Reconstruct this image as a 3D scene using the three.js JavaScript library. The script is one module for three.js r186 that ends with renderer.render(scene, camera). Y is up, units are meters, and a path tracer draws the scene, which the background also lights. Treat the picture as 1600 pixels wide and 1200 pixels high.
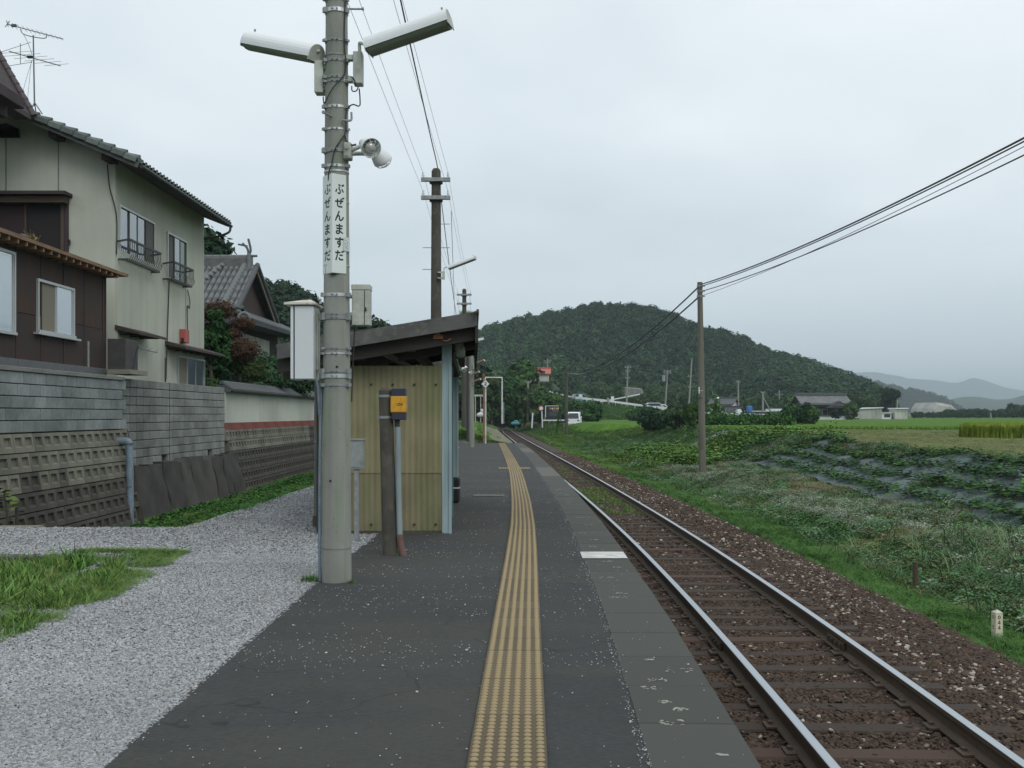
import * as THREE from 'three';
import { mergeGeometries } from 'three/addons/utils/BufferGeometryUtils.js';

// ---------------------------------------------------------------- camera, sky, sun, exposure
const scene = new THREE.Scene();
const EYE = 1.3, F = 1600, HV = 648;
const camera = new THREE.PerspectiveCamera(2 * Math.atan(600 / F) * 180 / Math.PI, 4 / 3, 0.1, 20000);
camera.position.set(0, EYE, 0);
camera.lookAt(0, EYE, -10);
camera.setViewOffset(1600, 1200, 0, 600 - HV, 1600, 1200);
const renderer = new THREE.WebGLRenderer();
renderer.toneMapping = THREE.LinearToneMapping;
renderer.toneMappingExposure = 1.0;
renderer.shadowMap.enabled = true;

// random numbers, noise
function rng(seed) { let a = seed >>> 0; return () => { a = (a + 0x6D2B79F5) | 0; let t = Math.imul(a ^ (a >>> 15), 1 | a); t = (t + Math.imul(t ^ (t >>> 7), 61 | t)) ^ t; return ((t ^ (t >>> 14)) >>> 0) / 4294967296; }; }
let R = rng(7);
const rr = (a, b) => a + (b - a) * R();
const clamp = (x, a = 0, b = 1) => Math.min(b, Math.max(a, x));
const lerp = (a, b, t) => a + (b - a) * t;
const sstep = (a, b, x) => { const t = clamp((x - a) / (b - a)); return t * t * (3 - 2 * t); };
const PERM = (() => { const r = rng(99), p = [...Array(256).keys()]; for (let i = 255; i > 0; i--) { const j = Math.floor(r() * (i + 1)); [p[i], p[j]] = [p[j], p[i]]; } return [...p, ...p]; })();
const hsh = (i, j) => PERM[(PERM[i & 255] + j) & 255] / 255;
function vnoise(x, y, per = 256) {
  const i = Math.floor(x), j = Math.floor(y), fx = x - i, fy = y - j, u = fx * fx * (3 - 2 * fx), v = fy * fy * (3 - 2 * fy), m = k => ((k % per) + per) % per;
  return lerp(lerp(hsh(m(i), m(j)), hsh(m(i + 1), m(j)), u), lerp(hsh(m(i), m(j + 1)), hsh(m(i + 1), m(j + 1)), u), v);
}
function fbm(x, y, oct = 4, per = 256) { let s = 0, a = .5, n = 0; for (let o = 0; o < oct; o++) { s += a * vnoise(x + o * 17.3 * 0, y, per); n += a; x *= 2; y *= 2; per *= 2; a *= .5; } return s / n; }
// monotone-ish interpolation through points
function curve(pts) {
  const X = pts.map(p => p[0]), Y = pts.map(p => p[1]), n = X.length;
  const M = X.map((_, i) => i === 0 ? (Y[1] - Y[0]) / (X[1] - X[0]) : i === n - 1 ? (Y[n - 1] - Y[n - 2]) / (X[n - 1] - X[n - 2]) : (Y[i + 1] - Y[i - 1]) / (X[i + 1] - X[i - 1]));
  return x => {
    if (x <= X[0]) return Y[0] + M[0] * (x - X[0]);
    if (x >= X[n - 1]) return Y[n - 1] + M[n - 1] * (x - X[n - 1]);
    let k = 0; while (x > X[k + 1]) k++;
    const h = X[k + 1] - X[k], t = (x - X[k]) / h, t2 = t * t, t3 = t2 * t;
    return (2 * t3 - 3 * t2 + 1) * Y[k] + (t3 - 2 * t2 + t) * h * M[k] + (3 * t2 - 2 * t3) * Y[k + 1] + (t3 - t2) * h * M[k + 1];
  };
}
const lin = pts => x => { if (x <= pts[0][0]) return pts[0][1]; for (let k = 1; k < pts.length; k++) if (x <= pts[k][0]) return lerp(pts[k - 1][1], pts[k][1], (x - pts[k - 1][0]) / (pts[k][0] - pts[k - 1][0])); return pts[pts.length - 1][1]; };

// overcast sky: one computed dome of cloud, a little darker and greyer towards the horizon
{
  const W = 1024, Hh = 512, d = new Float32Array(W * Hh * 4);
  for (let j = 0; j < Hh; j++) for (let i = 0; i < W; i++) {
    const el = ((j + .5) / Hh - .5) * Math.PI, az = (i + .5) / W * 2 * Math.PI, s = Math.max(0, Math.sin(el));
    const t = Math.pow(s, .55);
    const pl = 1 / (s + .16), cx = Math.cos(az) * pl * 1.3 + 40, cy = Math.sin(az) * pl * 1.3 + 40;
    let n = fbm(cx, cy, 5) - .5 + .6 * (fbm(cx * .35 + 9, cy * .35 + 5, 3) - .5);
    n *= sstep(0.02, .2, s);
    const b = 1 + .42 * n;
    const warm = clamp(.5 + n * 1.6);
    const k = (j * W + i) * 4;
    d[k] = lerp(.645, .985, t) * b * lerp(.975, 1.035, warm);
    d[k + 1] = lerp(.765, 1.045, t) * b;
    d[k + 2] = lerp(.835, 1.10, t) * b * lerp(1.01, .985, warm);
    d[k + 3] = 1;
  }
  const sky = new THREE.DataTexture(d, W, Hh, THREE.RGBAFormat, THREE.FloatType);
  sky.mapping = THREE.EquirectangularReflectionMapping; sky.magFilter = THREE.LinearFilter; sky.wrapS = THREE.RepeatWrapping; sky.needsUpdate = true;
  scene.background = sky; scene.environment = sky;
}
const sun = new THREE.DirectionalLight(new THREE.Color(1, .97, .92), 1.15);
sun.position.set(38, 62, 62); sun.castShadow = true; sun.shadow.radius = 60; sun.shadow.mapSize.set(2048, 2048);
Object.assign(sun.shadow.camera, { left: -60, right: 60, top: 60, bottom: -60, near: 1, far: 300 });
scene.add(sun, sun.target);
scene.fog = new THREE.FogExp2(new THREE.Color(.62, .72, .78), 0.00027);

// ---------------------------------------------------------------- helpers
const V = (x, y, z) => new THREE.Vector3(x, y, z);
const pu = (u, D) => (u - 800) * D / F, pv = (v, D) => EYE - (v - HV) * D / F;    // metres across and up, for a place read off the survey at depth D
const names = new Map();
function numbered(n) { const k = names.get(n) || 0; names.set(n, k + 1); return k ? `${n}_${String(k).padStart(3, '0')}` : n; }
function tag(o, label, category, group, kind) { if (label) o.userData.label = label; if (category) o.userData.category = category; if (group) o.userData.group = group; if (kind) o.userData.kind = kind; return o; }
function thing(name, label, category, p = [0, 0, 0], ry = 0, group) { const o = new THREE.Group(); o.name = numbered(name); o.position.set(...p); o.rotation.y = ry; scene.add(o); return tag(o, label, category, group); }
function struct(name, label) { const o = new THREE.Group(); o.name = numbered(name); scene.add(o); o.userData.kind = 'structure'; if (label) o.userData.label = label; return o; }
function sh(m) { m.castShadow = true; m.receiveShadow = true; return m; }
function uvBox(g) {
  const p = g.attributes.position, uv = new Float32Array(p.count * 2), a = V(), b = V(), c = V(), n = V();
  for (let i = 0; i < p.count; i += 3) {
    a.fromBufferAttribute(p, i); b.fromBufferAttribute(p, i + 1); c.fromBufferAttribute(p, i + 2);
    n.copy(b).sub(a).cross(c.clone().sub(a));
    const ax = Math.abs(n.x), ay = Math.abs(n.y), az = Math.abs(n.z);
    for (let k = 0; k < 3; k++) { const q = [a, b, c][k]; const w = ax > ay && ax > az ? [q.z, q.y] : ay > az ? [q.x, q.z] : [q.x, q.y]; uv[(i + k) * 2] = w[0]; uv[(i + k) * 2 + 1] = w[1]; }
  }
  g.setAttribute('uv', new THREE.BufferAttribute(uv, 2)); return g;
}
function plain(g) { const q = g.index ? g.toNonIndexed() : g.clone(); for (const k of Object.keys(q.attributes)) if (!['position', 'normal', 'color'].includes(k)) q.deleteAttribute(k); if (!q.attributes.normal) q.computeVertexNormals(); return q; }
const _m = new THREE.Matrix4(), _q = new THREE.Quaternion(), _e = new THREE.Euler();
const mat4 = (x, y, z, rx = 0, ry = 0, rz = 0, sx = 1, sy = 1, sz = 1) => new THREE.Matrix4().compose(V(x, y, z), new THREE.Quaternion().setFromEuler(new THREE.Euler(rx, ry, rz, 'YXZ')), V(sx, sy, sz));
function tris(list) { const g = new THREE.BufferGeometry(); g.setAttribute('position', new THREE.BufferAttribute(new Float32Array(list.flat(2)), 3)); g.computeVertexNormals(); return g; }
const quad = (a, b, c, d) => [a, b, c, a, c, d];
// a box with its twelve edges chamfered: 44 triangles
function chamfer(w, h, d, c) {
  const X = w / 2, Y = h / 2, Z = d / 2, T = [], x = X - c, y = Y - c, z = Z - c;
  for (const s of [1, -1]) { T.push(quad([s * X, -y, -z], [s * X, y, -z], [s * X, y, z], [s * X, -y, z]), quad([-x, s * Y, -z], [-x, s * Y, z], [x, s * Y, z], [x, s * Y, -z]), quad([-x, -y, s * Z], [x, -y, s * Z], [x, y, s * Z], [-x, y, s * Z])); }
  for (const s of [1, -1]) for (const t of [1, -1]) {
    T.push(quad([s * X, t * y, -z], [s * x, t * Y, -z], [s * x, t * Y, z], [s * X, t * y, z]));
    T.push(quad([s * X, -y, t * z], [s * X, y, t * z], [s * x, y, t * Z], [s * x, -y, t * Z]));
    T.push(quad([-x, s * Y, t * z], [x, s * Y, t * z], [x, s * y, t * Z], [-x, s * y, t * Z]));
    for (const r of [1, -1]) T.push([[s * X, t * y, r * z], [s * x, t * Y, r * z], [s * x, t * y, r * Z]]);
  }
  const flat = T.flat();                                             // wind every triangle outwards
  for (let i = 0; i < flat.length; i += 3) { const [a, b, e] = [flat[i], flat[i + 1], flat[i + 2]].map(q => V(...q)); if (b.clone().sub(a).cross(e.clone().sub(a)).dot(a.clone().add(b).add(e)) < 0) [flat[i + 1], flat[i + 2]] = [flat[i + 2], flat[i + 1]]; }
  return tris(flat);
}
const boxG = (w, h, d, c = 0) => c ? chamfer(w, h, d, c) : plain(new THREE.BoxGeometry(w, h, d));
function rootPos(o) { const p = V(); while (o && o !== scene) { p.add(o.position); o = o.parent; } return p; }
class MB {
  constructor() { this.l = []; }
  add(g, m) { const q = plain(g); if (m) q.applyMatrix4(m); this.l.push(q); return this; }
  box(x, y, z, w, h, d, ry = 0, c = 0, rx = 0, rz = 0) { return this.add(boxG(w, h, d, c), mat4(x, y, z, rx, ry, rz)); }
  span(x0, x1, y0, y1, z0, z1, c = 0) { return this.box((x0 + x1) / 2, (y0 + y1) / 2, (z0 + z1) / 2, Math.abs(x1 - x0), Math.abs(y1 - y0), Math.abs(z1 - z0), 0, c); }
  beam(p, q, w, h, c = 0) { p = V(...p); q = V(...q); const l = p.distanceTo(q), m = new THREE.Matrix4().lookAt(q, p, Math.abs(q.y - p.y) > l * .99 ? V(1, 0, 0) : V(0, 1, 0)); m.setPosition(p.clone().add(q).multiplyScalar(.5)); return this.add(boxG(w, h, l, c), m); }
  cyl(p, q, r0, r1 = r0, seg = 12, open = false) { p = V(...p); q = V(...q); const g = new THREE.CylinderGeometry(r1, r0, p.distanceTo(q), seg, 1, open); const m = new THREE.Matrix4().compose(p.clone().add(q).multiplyScalar(.5), new THREE.Quaternion().setFromUnitVectors(V(0, 1, 0), q.clone().sub(p).normalize()), V(1, 1, 1)); return this.add(g, m); }
  tube(pts, r, seg = 6, n = 0) { const c = new THREE.CatmullRomCurve3(pts.map(p => V(...p))); return this.add(new THREE.TubeGeometry(c, n || pts.length * 5, r, seg)); }
  lathe(pts, m, seg = 16) { return this.add(new THREE.LatheGeometry(pts.map(p => new THREE.Vector2(...p)), seg), m); }
  prism(shape, depth, m, bevel = 0) { return this.add(new THREE.ExtrudeGeometry(new THREE.Shape(shape.map(p => new THREE.Vector2(...p))), { depth, bevelEnabled: bevel > 0, bevelSize: bevel, bevelThickness: bevel, bevelSegments: 1 }), m); }
  geo() { const g = this.l.length > 1 ? mergeGeometries(this.l) : this.l[0]; return uvBox(g); }
  build(name, m, parent = scene) { const o = sh(new THREE.Mesh(this.geo(), m)); o.name = parent === scene ? numbered(name) : name; parent.add(o); return o; }
  world(name, m, parent = scene) { const o = this.build(name, m, parent); if (parent !== scene) { const p = rootPos(parent); o.geometry.translate(-p.x, -p.y, -p.z); } return o; }
}
const mb = () => new MB();
function piece(name, g, m, parent, x, y, z, ry = 0, rx = 0, rz = 0) { const o = sh(new THREE.Mesh(g, m)); const p = rootPos(parent); o.name = name; o.position.set(x - p.x, y - p.y, z - p.z); o.rotation.set(rx, ry, rz, 'YXZ'); parent.add(o); return o; }
function scatter(name, label, category, geo, m, n, place) {           // place() gives {p, s, r, c, tilt} or null
  const o = sh(new THREE.InstancedMesh(geo, m, n)); let k = 0; const c = new THREE.Color();
  for (let i = 0; i < n; i++) {
    const q = place(i); if (!q) continue;
    const s = q.s; _e.set(q.tx || 0, q.r ?? R() * 6.283, q.tz || 0, 'YXZ'); _q.setFromEuler(_e);
    _m.compose(V(...q.p), _q, Array.isArray(s) ? V(...s) : V(s, s, s)); o.setMatrixAt(k, _m);
    c.setRGB(...q.c); o.setColorAt(k, c); k++;
  }
  o.count = k; o.name = numbered(name); scene.add(o); return tag(o, label, category, null, 'stuff');
}
function texture(size, fn, srgb = true) {
  const d = new Uint8Array(size * size * 4);
  for (let j = 0; j < size; j++) for (let i = 0; i < size; i++) {
    const v = fn(i / size, j / size), a = Array.isArray(v) ? v : [v, v, v];
    for (let k = 0; k < 3; k++) { let x = clamp(a[k]); if (srgb) x = x <= .0031308 ? x * 12.92 : 1.055 * Math.pow(x, 1 / 2.4) - .055; d[(j * size + i) * 4 + k] = x * 255; }
    d[(j * size + i) * 4 + 3] = 255;
  }
  const t = new THREE.DataTexture(d, size, size); t.wrapS = t.wrapT = THREE.RepeatWrapping; t.magFilter = THREE.LinearFilter; t.minFilter = THREE.LinearMipmapLinearFilter; t.generateMipmaps = true; if (srgb) t.colorSpace = THREE.SRGBColorSpace; t.needsUpdate = true; return t;
}
const rep = (t, m, my = m) => { const c = t.clone(); c.repeat.set(1 / m, 1 / my); c.needsUpdate = true; return c; };
function mat(rgb, rough = .85, o = {}) { const m = new THREE.MeshStandardMaterial({ color: new THREE.Color().setRGB(...rgb), roughness: rough, side: THREE.DoubleSide, ...o }); return m; }

const lowSpec = (rgb, rough, o = {}) => new THREE.MeshPhysicalMaterial({ color: new THREE.Color().setRGB(...rgb), roughness: rough, specularIntensity: .15, side: THREE.DoubleSide, ...o });

// textures (each multiplies the material's own colour; mean about .8)
const tGrain = texture(256, (x, y) => .62 + .45 * fbm(x * 16, y * 16, 5, 16), false);
const tBlotch = texture(512, (x, y) => { const a = fbm(x * 5, y * 5, 6, 5), b = fbm(x * 48 + 3, y * 48, 2, 48); return clamp(.45 + .75 * a + .22 * (b - .5)); });
const tStreak = texture(512, (x, y) => { const a = fbm(x * 22, y * 2, 4, 2 * 1024), c = fbm(x * 22, y * 2 + 0, 4, 22), b = fbm(x * 4, y * 3, 5, 4); return clamp(.42 + .38 * c + .42 * b + 0 * a); });
const tAsphalt = texture(1024, (x, y) => { const a = fbm(x * 5, y * 9, 6, 45), g = vnoise(x * 420, y * 420, 420), sp = vnoise(x * 250 + 3, y * 250, 250), d = clamp((fbm(x * 4 + 2, y * 14 + 1, 5, 28) - .5) * 5), w = clamp((fbm(x * 3 + 7, y * 3 + 9, 5, 3) - .52) * 5); const cr = Math.abs(fbm(x * 6 + 3, y * 6 + 3, 5, 6) - .5) < .0035 ? .55 : 1; const k = (.6 + .34 * a + .26 * (g - .5) + (sp > .93 ? .5 : 0)) * cr; return [k * (1 + .30 * d + .20 * w), k * (1 + .28 * d + .21 * w), k * (1 + .06 * d + .22 * w)]; });
const tMould = texture(512, (x, y) => { const c = fbm(x * 24, y * 2, 4, 24), a = fbm(x * 5, y * 5, 6, 5), m = clamp((fbm(x * 7 + 3, y * 4 + 3, 5, 28) - .5) * 4), sp = vnoise(x * 120, y * 120, 120) > .93 ? .16 : 0, k = .42 + .24 * c + .42 * a - sp; return [k * (1 - .18 * m), k * (1 - .08 * m), k * (1 - .22 * m)]; });
const tLichen = texture(512, (x, y) => { const a = fbm(x * 6, y * 6, 6, 6), l = clamp((fbm(x * 18 + 5, y * 18, 4, 18) - .57) * 7), d = clamp((fbm(x * 9, y * 9 + 4, 4, 9) - .5) * 3), k = .42 + .5 * a - .18 * d; return [lerp(k, .95, l * .6), lerp(k, 1, l * .6), lerp(k, .86, l * .6)]; });
const tStain = texture(512, (x, y) => { const c = fbm(x * 26, y * 2, 4, 2 * 1024 / 1024 * 26), a = fbm(x * 4, y * 4, 6, 4), b = fbm(x * 9 + 3, y * 7, 4, 63); return clamp(.5 + .14 * c + .42 * a + .05 * b); });
const tSpeck = texture(512, (x, y) => { const a = vnoise(x * 170, y * 170, 170), b = fbm(x * 6, y * 6, 5, 6), c = vnoise(x * 90 + 7, y * 90, 90); return clamp(.42 + .5 * b + (a > .9 ? .45 : 0) + .25 * (c - .5)); });
const tRust = texture(512, (x, y) => { const a = fbm(x * 6, y * 6, 6, 6), s = fbm(x * 30, y * 3, 4, 3), k = clamp((a - .42) * 3.2), b = .75 + .5 * (s - .5); return [lerp(.62, 1, k) * b, lerp(.62, .62, k) * b, lerp(.66, .42, k) * b]; });
const tGrass = texture(512, (x, y) => { const a = fbm(x * 8, y * 8, 5, 8), b = fbm(x * 60, y * 60, 3, 60); return [clamp(.25 + .7 * a + .5 * (b - .5)), clamp(.3 + .7 * a + .45 * (b - .5)), clamp(.25 + .6 * a + .3 * (b - .5))]; });
const tWood = texture(256, (x, y) => clamp(.4 + .5 * fbm(x * 3, y * 40, 4, 3) + .25 * fbm(x * 4, y * 4, 4, 4)));
const bumped = (t, m, s) => ({ bumpMap: rep(tGrain, m), bumpScale: s });

const M = {
  asphalt: mat([.041, .0435, .0435], .93, { map: rep(tAsphalt, 7.3), bumpMap: rep(tGrain, .3), bumpScale: .006 }),
  coping: mat([.078, .081, .070], .85, { map: rep(tBlotch, 1.7), bumpMap: rep(tGrain, .6), bumpScale: .002 }),
  copingDark: mat([.068, .071, .061], .85, { map: rep(tBlotch, 1.3), bumpMap: rep(tGrain, .6), bumpScale: .002 }),
  copingLight: mat([.15, .148, .125], .85, { map: rep(tBlotch, 1.3), bumpMap: rep(tGrain, .6), bumpScale: .002 }),
  whitePaint: mat([.66, .67, .63], .7, { map: rep(tBlotch, .5) }),
  tile: mat([.158, .118, .062], .75, { map: rep(tBlotch, .9) }),
  tileB: mat([.13, .098, .052], .78, { map: rep(tBlotch, .7) }),
  dot: mat([.285, .22, .112], .7),
  gravelBase: mat([.27, .29, .295], .95, { map: rep(tSpeck, 1.1), bumpMap: rep(tGrain, .5), bumpScale: .02 }),
  stone: mat([1, 1, 1], .9),
  ballastBase: mat([.054, .034, .022], .95, { map: rep(tBlotch, 1.4), bumpMap: rep(tGrain, .7), bumpScale: .03 }),
  sleeper: mat([.050, .034, .023], .9, { map: rep(tWood, 1.2), bumpMap: rep(tWood, .8), bumpScale: .006 }),
  sleeperRust: mat([.082, .046, .031], .9, { map: rep(tWood, 1.2), bumpMap: rep(tWood, .8), bumpScale: .006 }),
  railSide: mat([.09, .064, .041], .85, { map: rep(tBlotch, .8) }),
  railTop: mat([.46, .50, .53], .4, { metalness: .9 }),
  concrete: mat([.325, .335, .30], .88, { map: rep(tMould, 1.3, 2.6), bumpMap: rep(tGrain, .5), bumpScale: .002 }),
  concreteDark: mat([.115, .108, .09], .9, { map: rep(tLichen, 1.3, 2), bumpMap: rep(tGrain, .5), bumpScale: .003 }),
  concreteBrown: mat([.10, .09, .075], .9, { map: rep(tStreak, 1.3, 2), bumpMap: rep(tGrain, .5), bumpScale: .003 }),
  concreteMid: mat([.22, .225, .21], .9, { map: rep(tBlotch, 1.3), bumpMap: rep(tGrain, .5), bumpScale: .004 }),
  steel: mat([.5, .52, .52], .42, { metalness: .85 }),
  galv: mat([.36, .38, .38], .6, { metalness: .4, map: rep(tBlotch, .3) }),
  darkMetal: mat([.05, .055, .055], .6, { metalness: .3 }),
  black: mat([.018, .019, .02], .6),
  cable: mat([.03, .032, .034], .7),
  white: mat([.66, .69, .68], .5, { map: rep(tBlotch, 1.5) }),
  whiteClean: mat([.74, .77, .77], .45),
  cream: mat([.50, .53, .47], .6, { map: rep(tBlotch, 1.1) }),
  greyBox: mat([.31, .35, .33], .6, { map: rep(tBlotch, .5) }),
  corr: mat([.31, .28, .155], .75, { map: rep(tMould, 1.55, 1.9) }),
  corrDark: mat([.19, .175, .11], .8, { map: rep(tStreak, 1.1, 2.4) }),
  blueSteel: mat([.35, .46, .48], .55, { map: rep(tStreak, .9, 2) }),
  teal: mat([.10, .20, .20], .6),
  roofSlab: mat([.15, .15, .146], .9, { map: rep(tLichen, 1.4), bumpMap: rep(tGrain, .4), bumpScale: .006 }),
  soffit: mat([.15, .13, .11], .9, { map: rep(tWood, 1.1) }),
  darkWood: mat([.05, .045, .038], .9, { map: rep(tWood, 1) }),
  wood: mat([.10, .07, .05], .85, { map: rep(tWood, 1) }),
  rawWood: mat([.26, .155, .085], .85, { map: rep(tWood, .8) }),
  rust: mat([.27, .13, .07], .9, { map: rep(tRust, 1) }),
  rustWall: mat([.078, .055, .045], .85, { map: rep(tRust, 2.6, 2.6) }),
  rustWallB: mat([.068, .049, .043], .85, { map: rep(tRust, 2.1, 2.9) }),
  stucco: mat([.53, .55, .46], .9, { map: rep(tStain, 5.3, 7), bumpMap: rep(tGrain, .5), bumpScale: .004 }),
  stuccoGable: mat([.56, .58, .49], .9, { map: rep(tStain, 6.1, 6), bumpMap: rep(tGrain, .5), bumpScale: .004 }),
  plaster: mat([.58, .60, .52], .9, { map: rep(tStain, 6, 5) }),
  redBand: mat([.26, .07, .055], .85, { map: rep(tBlotch, 1.4) }),
  tileGrey: mat([.10, .11, .115], .8, { map: rep(tBlotch, .8) }),
  tileLight: mat([.17, .185, .185], .8, { map: rep(tBlotch, .8) }),
  alu: mat([.46, .48, .48], .45, { metalness: .5 }),
  aluDark: mat([.07, .075, .07], .5, { metalness: .3 }),
  pane: mat([.30, .33, .34], .04, { metalness: .75 }),
  paneDark: mat([.05, .055, .055], .05, { metalness: .25 }),
  curtain: mat([.20, .185, .14], .9),
  dark: mat([.02, .016, .017], .9),
  pvc: mat([.20, .26, .32], .5, { map: rep(tBlotch, .8) }),
  redBox: mat([.36, .09, .07], .6),
  yellow: mat([.56, .315, .05], .5, { map: rep(tBlotch, .3) }),
  navy: mat([.028, .03, .055], .5),
  mossy: mat([.10, .11, .06], .95, { map: rep(tBlotch, .5) }),
  bark: mat([.085, .07, .055], .95, { map: rep(tStreak, .6, 1.2) }),
  leaf: new THREE.MeshPhysicalMaterial({ roughness: .85, specularIntensity: .15, side: THREE.DoubleSide }),
  terrain: lowSpec([1, 1, 1], 1, { vertexColors: true, map: rep(tGrass, 3.1), bumpMap: rep(tGrain, 1.1), bumpScale: .05 }),
  mulch: mat([.10, .155, .148], .6, { map: rep(tBlotch, 2), bumpMap: rep(tBlotch, 1.1), bumpScale: .05 }),
  vanWhite: mat([.72, .76, .78], .3), tyre: mat([.02, .02, .02], .85), glass: mat([.03, .04, .045], .06, { metalness: .3 }),
  rail: mat([.62, .66, .66], .5), redRoof: mat([.42, .12, .08], .75), tarp: mat([.05, .16, .42], .6), blueCar: mat([.10, .22, .30], .3),
};
Object.assign(M, {
  greyGreen: mat([.20, .235, .17], .5), bulbGlass: mat([.55, .56, .5], .1, { metalness: .2 }), whiteDoor: mat([.60, .64, .655], .45), pipeGrey: mat([.27, .33, .35], .5, { map: rep(tStreak, .5, 1) }), redPipe: mat([.15, .085, .075], .8),
  capRust: mat([.60, .60, .52], .7, { map: rep(texture(256, (x, y) => { const k = clamp((fbm(x * 7, y * 7, 5, 7) - .55) * 5); return [lerp(.95, .45, k), lerp(.95, .28, k), lerp(.95, .15, k)]; }), .32) }),
});
Object.assign(M, { corrLow: mat([.265, .24, .135], .75, { map: rep(tMould, 1.55, 1.9) }), rustDark: mat([.05, .03, .025], .9), rustBright: mat([.40, .17, .09], .85, { map: rep(tBlotch, .2) }), greyGreenLight: mat([.30, .34, .27], .6, { map: rep(tBlotch, .2) }), pipeDull: mat([.20, .205, .195], .7, { map: rep(tStreak, .6, 2) }),
  redPost: mat([.36, .13, .08], .75, { map: rep(tBlotch, .8) }), poleBrown: mat([.16, .155, .125], .9, { map: rep(tStreak, .9, 6) }), kmStone: mat([.62, .60, .50], .75, { map: rep(tBlotch, .4) }) });
Object.assign(M, { mossyDark: mat([.085, .085, .07], .95, { map: rep(tStreak, .8, 2) }), pvcDark: mat([.10, .12, .15], .6), vergeGrey: mat([.16, .165, .165], .85, { map: rep(tWood, 1.5) }), soffitBrown: mat([.10, .085, .075], .9, { map: rep(tWood, 1.4) }), tileMoss: mat([.12, .15, .14], .6, { map: rep(tBlotch, .7) }), tileMossB: mat([.17, .205, .19], .55, { map: rep(tBlotch, .6) }), woodPurple: mat([.06, .042, .05], .85, { map: rep(tWood, .9) }), redDark: mat([.035, .018, .02], .85),
  mesh: mat([.12, .12, .11], .8, { map: rep(tGrain, .2) }), paneGreen: mat([.09, .15, .09], .1, { metalness: .3 }), paneBlue: mat([.10, .14, .16], .12, { metalness: .4 }), paneBright: mat([.52, .56, .58], .06, { metalness: .8 }), canopy: mat([.09, .075, .065], .85, { map: rep(tRust, 1.5) }), roofDark: mat([.07, .06, .06], .85, { map: rep(tBlotch, .9) }), tilePurple: mat([.085, .065, .07], .6, { map: rep(tBlotch, .7) }), greenTrim: mat([.10, .13, .09], .7), flashing: mat([.13, .14, .145], .6, { map: rep(tBlotch, 1) }), rawWoodDark: mat([.2, .115, .065], .9), dryWeed: mat([.2, .16, .07], .9), boxDark: mat([.072, .068, .07], .85, { map: rep(tBlotch, .9) }), shelfBoard: mat([.27, .27, .21], .85, { map: rep(tWood, .8) }), galvDark: mat([.16, .17, .175], .6, { metalness: .4 }),
  tileBase: mat([.065, .072, .076], .85, { map: rep(tBlotch, 1) }), tileRidge: mat([.13, .13, .13], .7, { map: rep(tBlotch, .6) }), gableBrown: mat([.045, .03, .026], .9), bargeWood: mat([.13, .11, .085], .8) });
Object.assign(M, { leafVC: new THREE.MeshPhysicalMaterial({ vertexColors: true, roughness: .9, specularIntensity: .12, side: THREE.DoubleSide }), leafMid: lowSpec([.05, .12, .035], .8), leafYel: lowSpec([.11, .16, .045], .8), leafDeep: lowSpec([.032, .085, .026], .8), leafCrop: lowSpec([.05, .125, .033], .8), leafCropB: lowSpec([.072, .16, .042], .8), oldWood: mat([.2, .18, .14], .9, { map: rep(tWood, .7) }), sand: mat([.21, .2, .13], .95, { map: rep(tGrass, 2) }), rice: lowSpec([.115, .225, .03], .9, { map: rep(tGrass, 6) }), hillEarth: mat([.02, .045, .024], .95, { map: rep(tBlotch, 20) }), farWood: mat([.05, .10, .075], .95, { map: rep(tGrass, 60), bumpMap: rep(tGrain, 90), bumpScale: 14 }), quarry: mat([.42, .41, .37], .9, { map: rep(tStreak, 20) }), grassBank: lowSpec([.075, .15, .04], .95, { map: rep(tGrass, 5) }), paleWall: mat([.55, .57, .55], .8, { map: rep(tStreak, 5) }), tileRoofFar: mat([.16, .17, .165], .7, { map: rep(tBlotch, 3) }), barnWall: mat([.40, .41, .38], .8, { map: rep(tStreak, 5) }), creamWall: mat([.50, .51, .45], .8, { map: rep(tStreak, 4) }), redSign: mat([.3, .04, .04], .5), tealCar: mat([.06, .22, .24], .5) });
M.orangeHood = mat([.5, .27, .16], .7, { map: rep(tRust, .5) });
// ---------------------------------------------------------------- the lie of the land (D = metres ahead of the camera, z = -D)
const xc = curve([[-8, 1.95], [0, 2.28], [6, 2.455], [10, 2.53], [14, 2.55], [18, 2.525], [24, 2.42], [32, 2.22], [42, 1.93], [55, 1.52], [70, 1.04], [89, .46], [115, -.32], [140, -1.05], [180, -4.2], [230, -10]]);
const edgeX = curve([[-6, .62], [0, .80], [3.77, .919], [6.5, 1.006], [9.3, 1.056], [12.2, 1.09], [15, 1.088], [18, 1.072], [23.6, 1.01], [30, .90], [36.8, .76], [47, .45], [60, .05], [80, -.55]]);
const stripX = curve([[-4, -.15], [0, -.078], [3.77, -.018], [6.9, .038], [8.97, .078], [10.3, .1], [12.45, .126], [16.6, .13], [23.9, .067], [34, -.15], [47, -.48]]);
const RAIL_Y = -.76, SLEEPER_Y = -.905;
const bankTop = D => D < 66 ? 9.4 + (D - 24) * .06 : lerp(11.9, 8, sstep(66, 110, D));
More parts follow.
